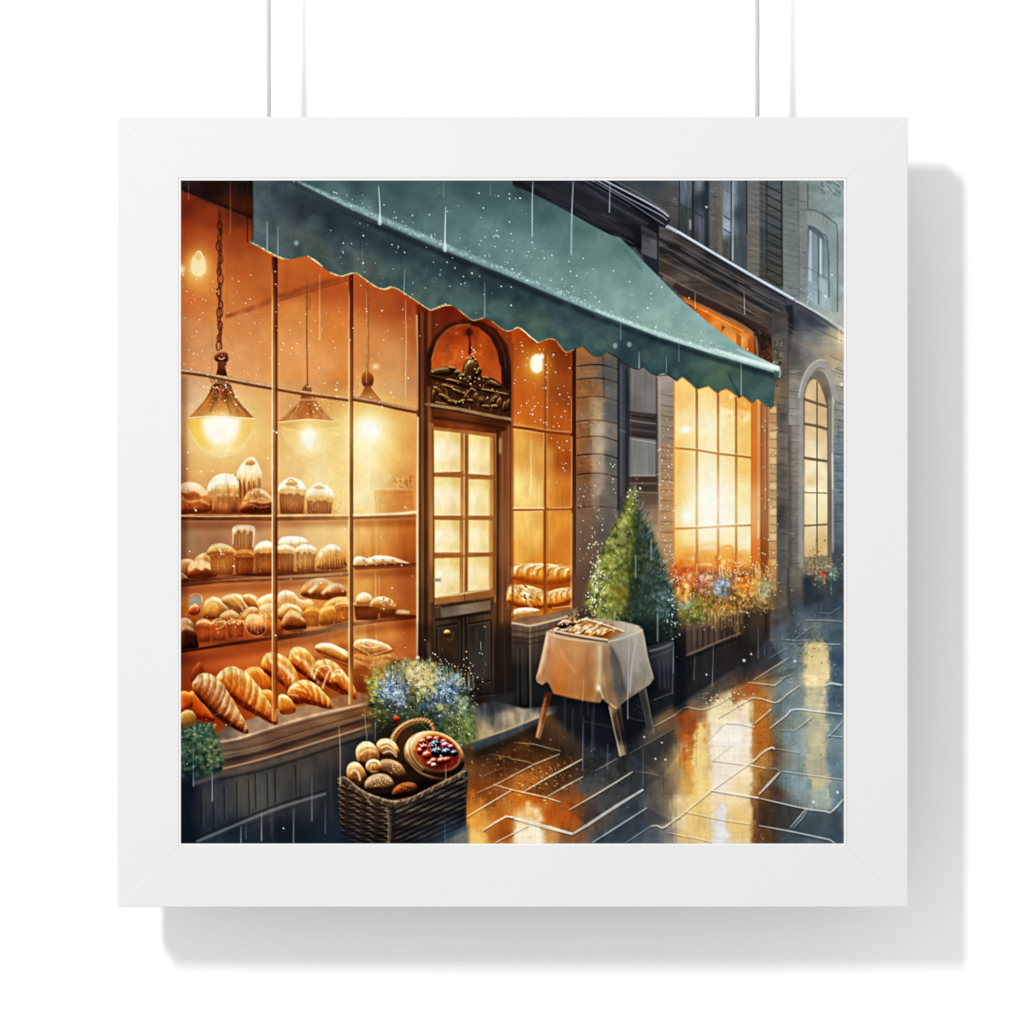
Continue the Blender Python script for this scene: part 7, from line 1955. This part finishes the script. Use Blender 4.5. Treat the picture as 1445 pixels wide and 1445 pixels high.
# rim
line('477,1102 484,1100 494,1106 504,1115 520,1124 540,1131 556,1134 575,1131 600,1119 630,1104 656,1091', [7, 7, 6, 7, 8, 8, 8, 7, 6, 6, 6], '4c3c2e', 1, .7)
line('477,1100 485,1097 495,1103 505,1112 521,1121 541,1128 556,1131 575,1128 600,1116 630,1101 656,1088', [2.4, 2.6, 2, 2.6, 3, 2.6, 2.6, 2, 2, 2, 2], 'a89070', .85, .7, tex=.3, tk='f')
for t in range(26):
    q = sm('477,1102 504,1115 540,1131 575,1131 600,1119 630,1104 656,1091')
    a = q[int(t / 26 * (len(q) - 1))]
    line([a + [-2, 3], a + [2, -3]], 1.1, ('1c1410', 'c8b08c')[t % 2], .6, .6, False)
line('650,1092 656,1085 662,1090 660,1098 652,1096', 3.4, '5c4c3e', .9, .7)
line('646,1096 650,1090 658,1088', 1.4, 'b8a488', .7, .6)
line('497,1108 508,1114 516,1124 524,1136', 2, '8a7458', .8, .7)
fill('655,1095 661,1095 659,1172 655,1176', '5a4a38', .3, 1.2)

# ---- rain, splashes and sparkle over everything
def sparks(n, x0, y0, x1, y1, cols, seed, s=(.3, .95), a=(.4, .95)):
    dabs(n, (x0 + x1) / 2, (y0 + y1) / 2, (x1 - x0) / 2, (y1 - y0) / 2, cols, s, a, seed, None, 'u', soft=.7)


WM = ['fff4d8', 'ffe8b8', 'fffbe8']
CL = ['e8f4f4', 'c8dcdc', 'ffffff']
sparks(90, 256, 380, 400, 540, WM, 201)
sparks(60, 395, 430, 590, 570, WM, 202)
sparks(30, 256, 540, 590, 720, WM, 203, (.5, 1.8))
sparks(26, 256, 735, 590, 900, WM, 204, (.5, 1.4))
sparks(50, 725, 480, 772, 600, WM, 205, (.4, 1.1))
sparks(40, 772, 500, 806, 700, WM, 206, (.4, 1.1))
sparks(56, 815, 640, 870, 860, WM, 207, (.3, .95))
sparks(40, 1074, 570, 1098, 800, WM, 208, (.3, .95))
sparks(60, 930, 600, 952, 840, WM, 209, (.3, .95))
sparks(70, 480, 270, 760, 420, CL, 210, (.4, 1.2), (.3, .9))
sparks(40, 440, 320, 800, 480, CL, 211, (.4, 1.2), (.3, .8))
dabs(150, 0, 0, 1, 1, CL, (.4, 1.5), (.5, 1), 212, None, 'g') if False else None
r2 = np.random.RandomState(5)
EDG = sm('420,254 485,284 560,316 640,350 720,383 800,416 860,442 930,468 1000,491 1100,521')
for i in range(190):
    a = EDG[r2.randint(len(EDG))] + [r2.uniform(-6, 6), -abs(r2.randn()) * 9 + 3]
    if a[0] < 470 and i % 3:
        continue
    dabs(1, a[0], a[1], .1, .1, CL, (.3, 1.), (.3, .9), 300 + i)
for i in range(40):
    x = r2.uniform(690, 1010)
    lo = 388 + (x - 720) * .39
    dabs(1, x, lo - r2.uniform(10, 70), .1, .1, CL, (.4, 1.1), (.4, .9), 700 + i)
for x, y in ((606, 303), (582, 304), (559, 307), (719, 313), (700, 332), (768, 364), (751, 342), (814, 389), (840, 419), (805, 383), (934, 405), (919, 414), (866, 382), (553, 345), (562, 348), (571, 356), (631, 370), (642, 378), (654, 390)):
    glow(x, y, 1., 1.1, 'e8f4f4', .7)
for x, y in ((418, 343), (868, 488), (888, 486)):
    fill(ell(x, y, 3.2, 3.8), '88a4ac', .7, .8)
for x, y in ((613, 395), (658, 401)):
    line(ell(x, y, 3.6, 3.2), 1.2, '6c8c94', .5, .7, False)
RAIN = '''266,256 266,282|1|c8b0a0|.4
325,256 325,318 324,330|1.6|b07858|.45
377,312 377,352|1.4|a8bcc8|.75
392,320 392,360|1.2|a8bcc8|.75
451,386 451,480|1|f4d8b0|.75
512,340 511,384|1|6c8484|.6
517,412 518,470 517,540|1.4|e8b080|.5
572,422 573,480 572,560|1|f4d8a8|.6
571,380 570,416|1.6|8cb4ac|.6
534,262 536,290 536,312|1.6|c0d4dc|.8
626,256 626,278|1|7c98a0|.6
629,292 628,330 628,352|1.5|d4e4ea|.85
684,398 684,448|1.1|a8c0c0|.7
692,256 692,276|1|88a0a8|.6
752,256 751,290 751,334|1.8|9cb4c0|.8
809,256 807,300 806,360|1.8|9cb4c0|.8
861,256 860,300|1.6|94a4b8|.75
876,452 876,480|1|9cb4c4|.6
902,496 902,520|1.2|b4c8d0|.8
941,502 940,526|1|98b0b4|.7
958,470 958,510|1|8cacb4|.6
1046,512 1046,558|1|dce8e8|.7
981,412 981,436|1|e8dcc4|.7
1050,412 1051,444|1|d8d0c4|.7
1034,330 1034,366|1|c8d4d8|.6
749,620 749,700|1.2|fff0c0|.7
1079,574 1080,700 1079,720|.9|f8d8a8|.5
1070,735 1070,760|1|fff0d0|.7
478,1024 480,1060 480,1110|1.3|c8bcac|.6
272,1040 273,1110|1|8c9cac|.55
299,1088 300,1130|1.3|a8b0b8|.6
340,1166 340,1192|1.3|8c9cac|.55
369,1148 369,1186|1.3|94a4b4|.6
415,1140 414,1190|1.2|7088a8|.55
440,1086 440,1156|1|7c8894|.45
514,1000 516,1024 518,1044|1|d8c0a0|.5
530,1010 529,1046|1|c8b8a0|.45
629,1080 629,1102|1.2|e8d8c8|.6
628,1160 628,1192|1|8898ac|.5
711,1060 711,1080|1|a89080|.4
824,955 822,990|1|f0c898|.5
888,900 886,970 886,1015|1.4|c0c4c4|.5
908,1055 907,1110|1.4|6c7c8c|.5
823,1020 822,1088|1.3|6c7c90|.6
836,1000 835,1060|1.2|5c6c80|.55
857,1050 857,1086|1.1|7c8c9c|.5
981,925 979,960|1.1|8a94a0|.5
1007,910 1005,968|1.2|98a0a8|.55
1070,885 1070,930|1.1|8c98a0|.55
1079,900 1079,925|1|7c8890|.4
1173,820 1173,840|1|a0b0b8|.5
951,912 950,950|1|8ca0b8|.5'''
for g in RAIN.split('\n'):
    p, w, c, a = g.split('|')
    w = float(w)
    line(p, [w * .5, w, w * 1.1], c, float(a), .45)
for x, y in ((536, 312), (628, 350)):
    fill([[x - .6, y - 10], [x + .6, y - 10], [x + 2.6, y + 3], [x, y + 5.5], [x - 2.6, y + 3]], 'b8d0dc', .75, .8, smooth=True)
for x, y, r_ in ((1050, 932, 2), (1060, 923, 1.3), (997, 952, 1.2), (925, 1071, 1.3), (939, 1072, 1.3), (934, 1048, 1.2), (662, 1036, 1.6), (909, 1040, 1.2), (400, 1169, 1), (1182, 1118, 1.8), (1148, 1132, 1.6), (1122, 933, 1.6), (1188, 542, 2), (1165, 418, 1.4), (1174, 388, 1.2), (997, 292, 1.4)):
    glow(x, y, r_, r_, 'f8fcff', .85)
# bloom round the lamps, over the glazing bars too
for x, y, rx, ry, a in ((312, 608, 40, 34, .3), (436, 618, 24, 22, .25), (521, 607, 36, 36, .35), (757, 514, 16, 18, .25), (279, 374, 16, 18, .2), (1000, 700, 60, 70, .18), (655, 720, 60, 90, .08)):
    glow(x, y, rx, ry, 'ffcc70', a)
# deepen the darks and warm the lights a little, as a last glaze over the whole sheet
CV += .15 * (CV - .46) * CV * (1 - CV) * 4
lum = CV.mean(-1, keepdims=True)
CV -= .04 * (CV - lum)
for k_, (hi, lo_a, lo_b, am) in enumerate(((2, 0, 0, .34), (1, 0, 2, .38))):      # rain greys the blues and the greens
    msk = np.clip((CV[..., hi] - np.maximum(CV[..., lo_a], CV[..., lo_b])) * 5, 0, 1)[..., None] * am
    CV += (CV.mean(-1, keepdims=True) - CV) * msk
# crisp the edges where the washes have dried
CV += .40 * (CV - blur(CV, 1.6)) + .22 * (CV - blur(CV, 9.0))
np.clip(CV, 0, 1, out=CV)
# paper tooth and the pigment's grain
CV *= (1 + .022 * NZ['f'] + .018 * NZ['m'])[..., None]
np.clip(CV, 0, 1, out=CV)

# ================================================================ the print as a sheet in the frame
lin = np.where(CV <= .04045, CV / 12.92, ((CV + .055) / 1.055) ** 2.4).astype(np.float32) / E_PRINT
MG = 4                                                    # the sheet's unprinted white margin, which runs under the rails
lin = np.pad(lin, ((MG, MG), (MG, MG), (0, 0)), constant_values=.635)
jx = np.arange(-MG, NP + MG) + OX + .5
jy = np.arange(-MG, NP + MG) + OY + .5
NP = NP + 2 * MG
D_SH = FRONT - 1.3 * U
gx, gy = np.meshgrid((jx - 722.5) * U, (722.5 - jy) * U)
co = np.stack([gx, np.full_like(gx, -D_SH), gy], -1).reshape(-1, 3)
# a plain back for the sheet's board
bk = np.array([P(jx[0], jy[0], D_SH - 3 * U), P(jx[-1], jy[0], D_SH - 3 * U), P(jx[-1], jy[-1], D_SH - 3 * U), P(jx[0], jy[-1], D_SH - 3 * U)])
idx = np.arange(NP * NP).reshape(NP, NP)
q = np.stack([idx[:-1, :-1], idx[1:, :-1], idx[1:, 1:], idx[:-1, 1:]], -1).reshape(-1, 4)
nb = NP * NP
q = np.concatenate([q, [[nb, nb + 1, nb + 2, nb + 3]]])
co = np.concatenate([co, bk])
me = bpy.data.meshes.new('print')
me.vertices.add(len(co))
me.vertices.foreach_set('co', co.astype(np.float32).ravel())
me.loops.add(q.size)
me.loops.foreach_set('vertex_index', q.astype(np.int32).ravel())
me.polygons.add(len(q))
me.polygons.foreach_set('loop_start', np.arange(0, q.size, 4, dtype=np.int32))
me.update(calc_edges=True)
at = me.color_attributes.new('ink', 'FLOAT_COLOR', 'POINT')
rgba = np.ones((len(co), 4), np.float32)
rgba[:nb, :3] = lin.reshape(-1, 3)
rgba[nb:, :3] = .5
at.data.foreach_set('color', rgba.ravel())
mp = bpy.data.materials.new('watercolour_inks_on_paper')
mp.use_nodes = True
nt = mp.node_tree
b_ = nt.nodes['Principled BSDF']
b_.inputs['Roughness'].default_value = .8
b_.inputs['Specular IOR Level'].default_value = 0
ca = nt.nodes.new('ShaderNodeVertexColor')
ca.layer_name = 'ink'
nt.links.new(ca.outputs['Color'], b_.inputs['Base Color'])
me.materials.append(mp)
pr = bpy.data.objects.new('print', me)
SC.collection.objects.link(pr)
pr.parent = framed
pr.matrix_parent_inverse = framed.matrix_world.inverted()
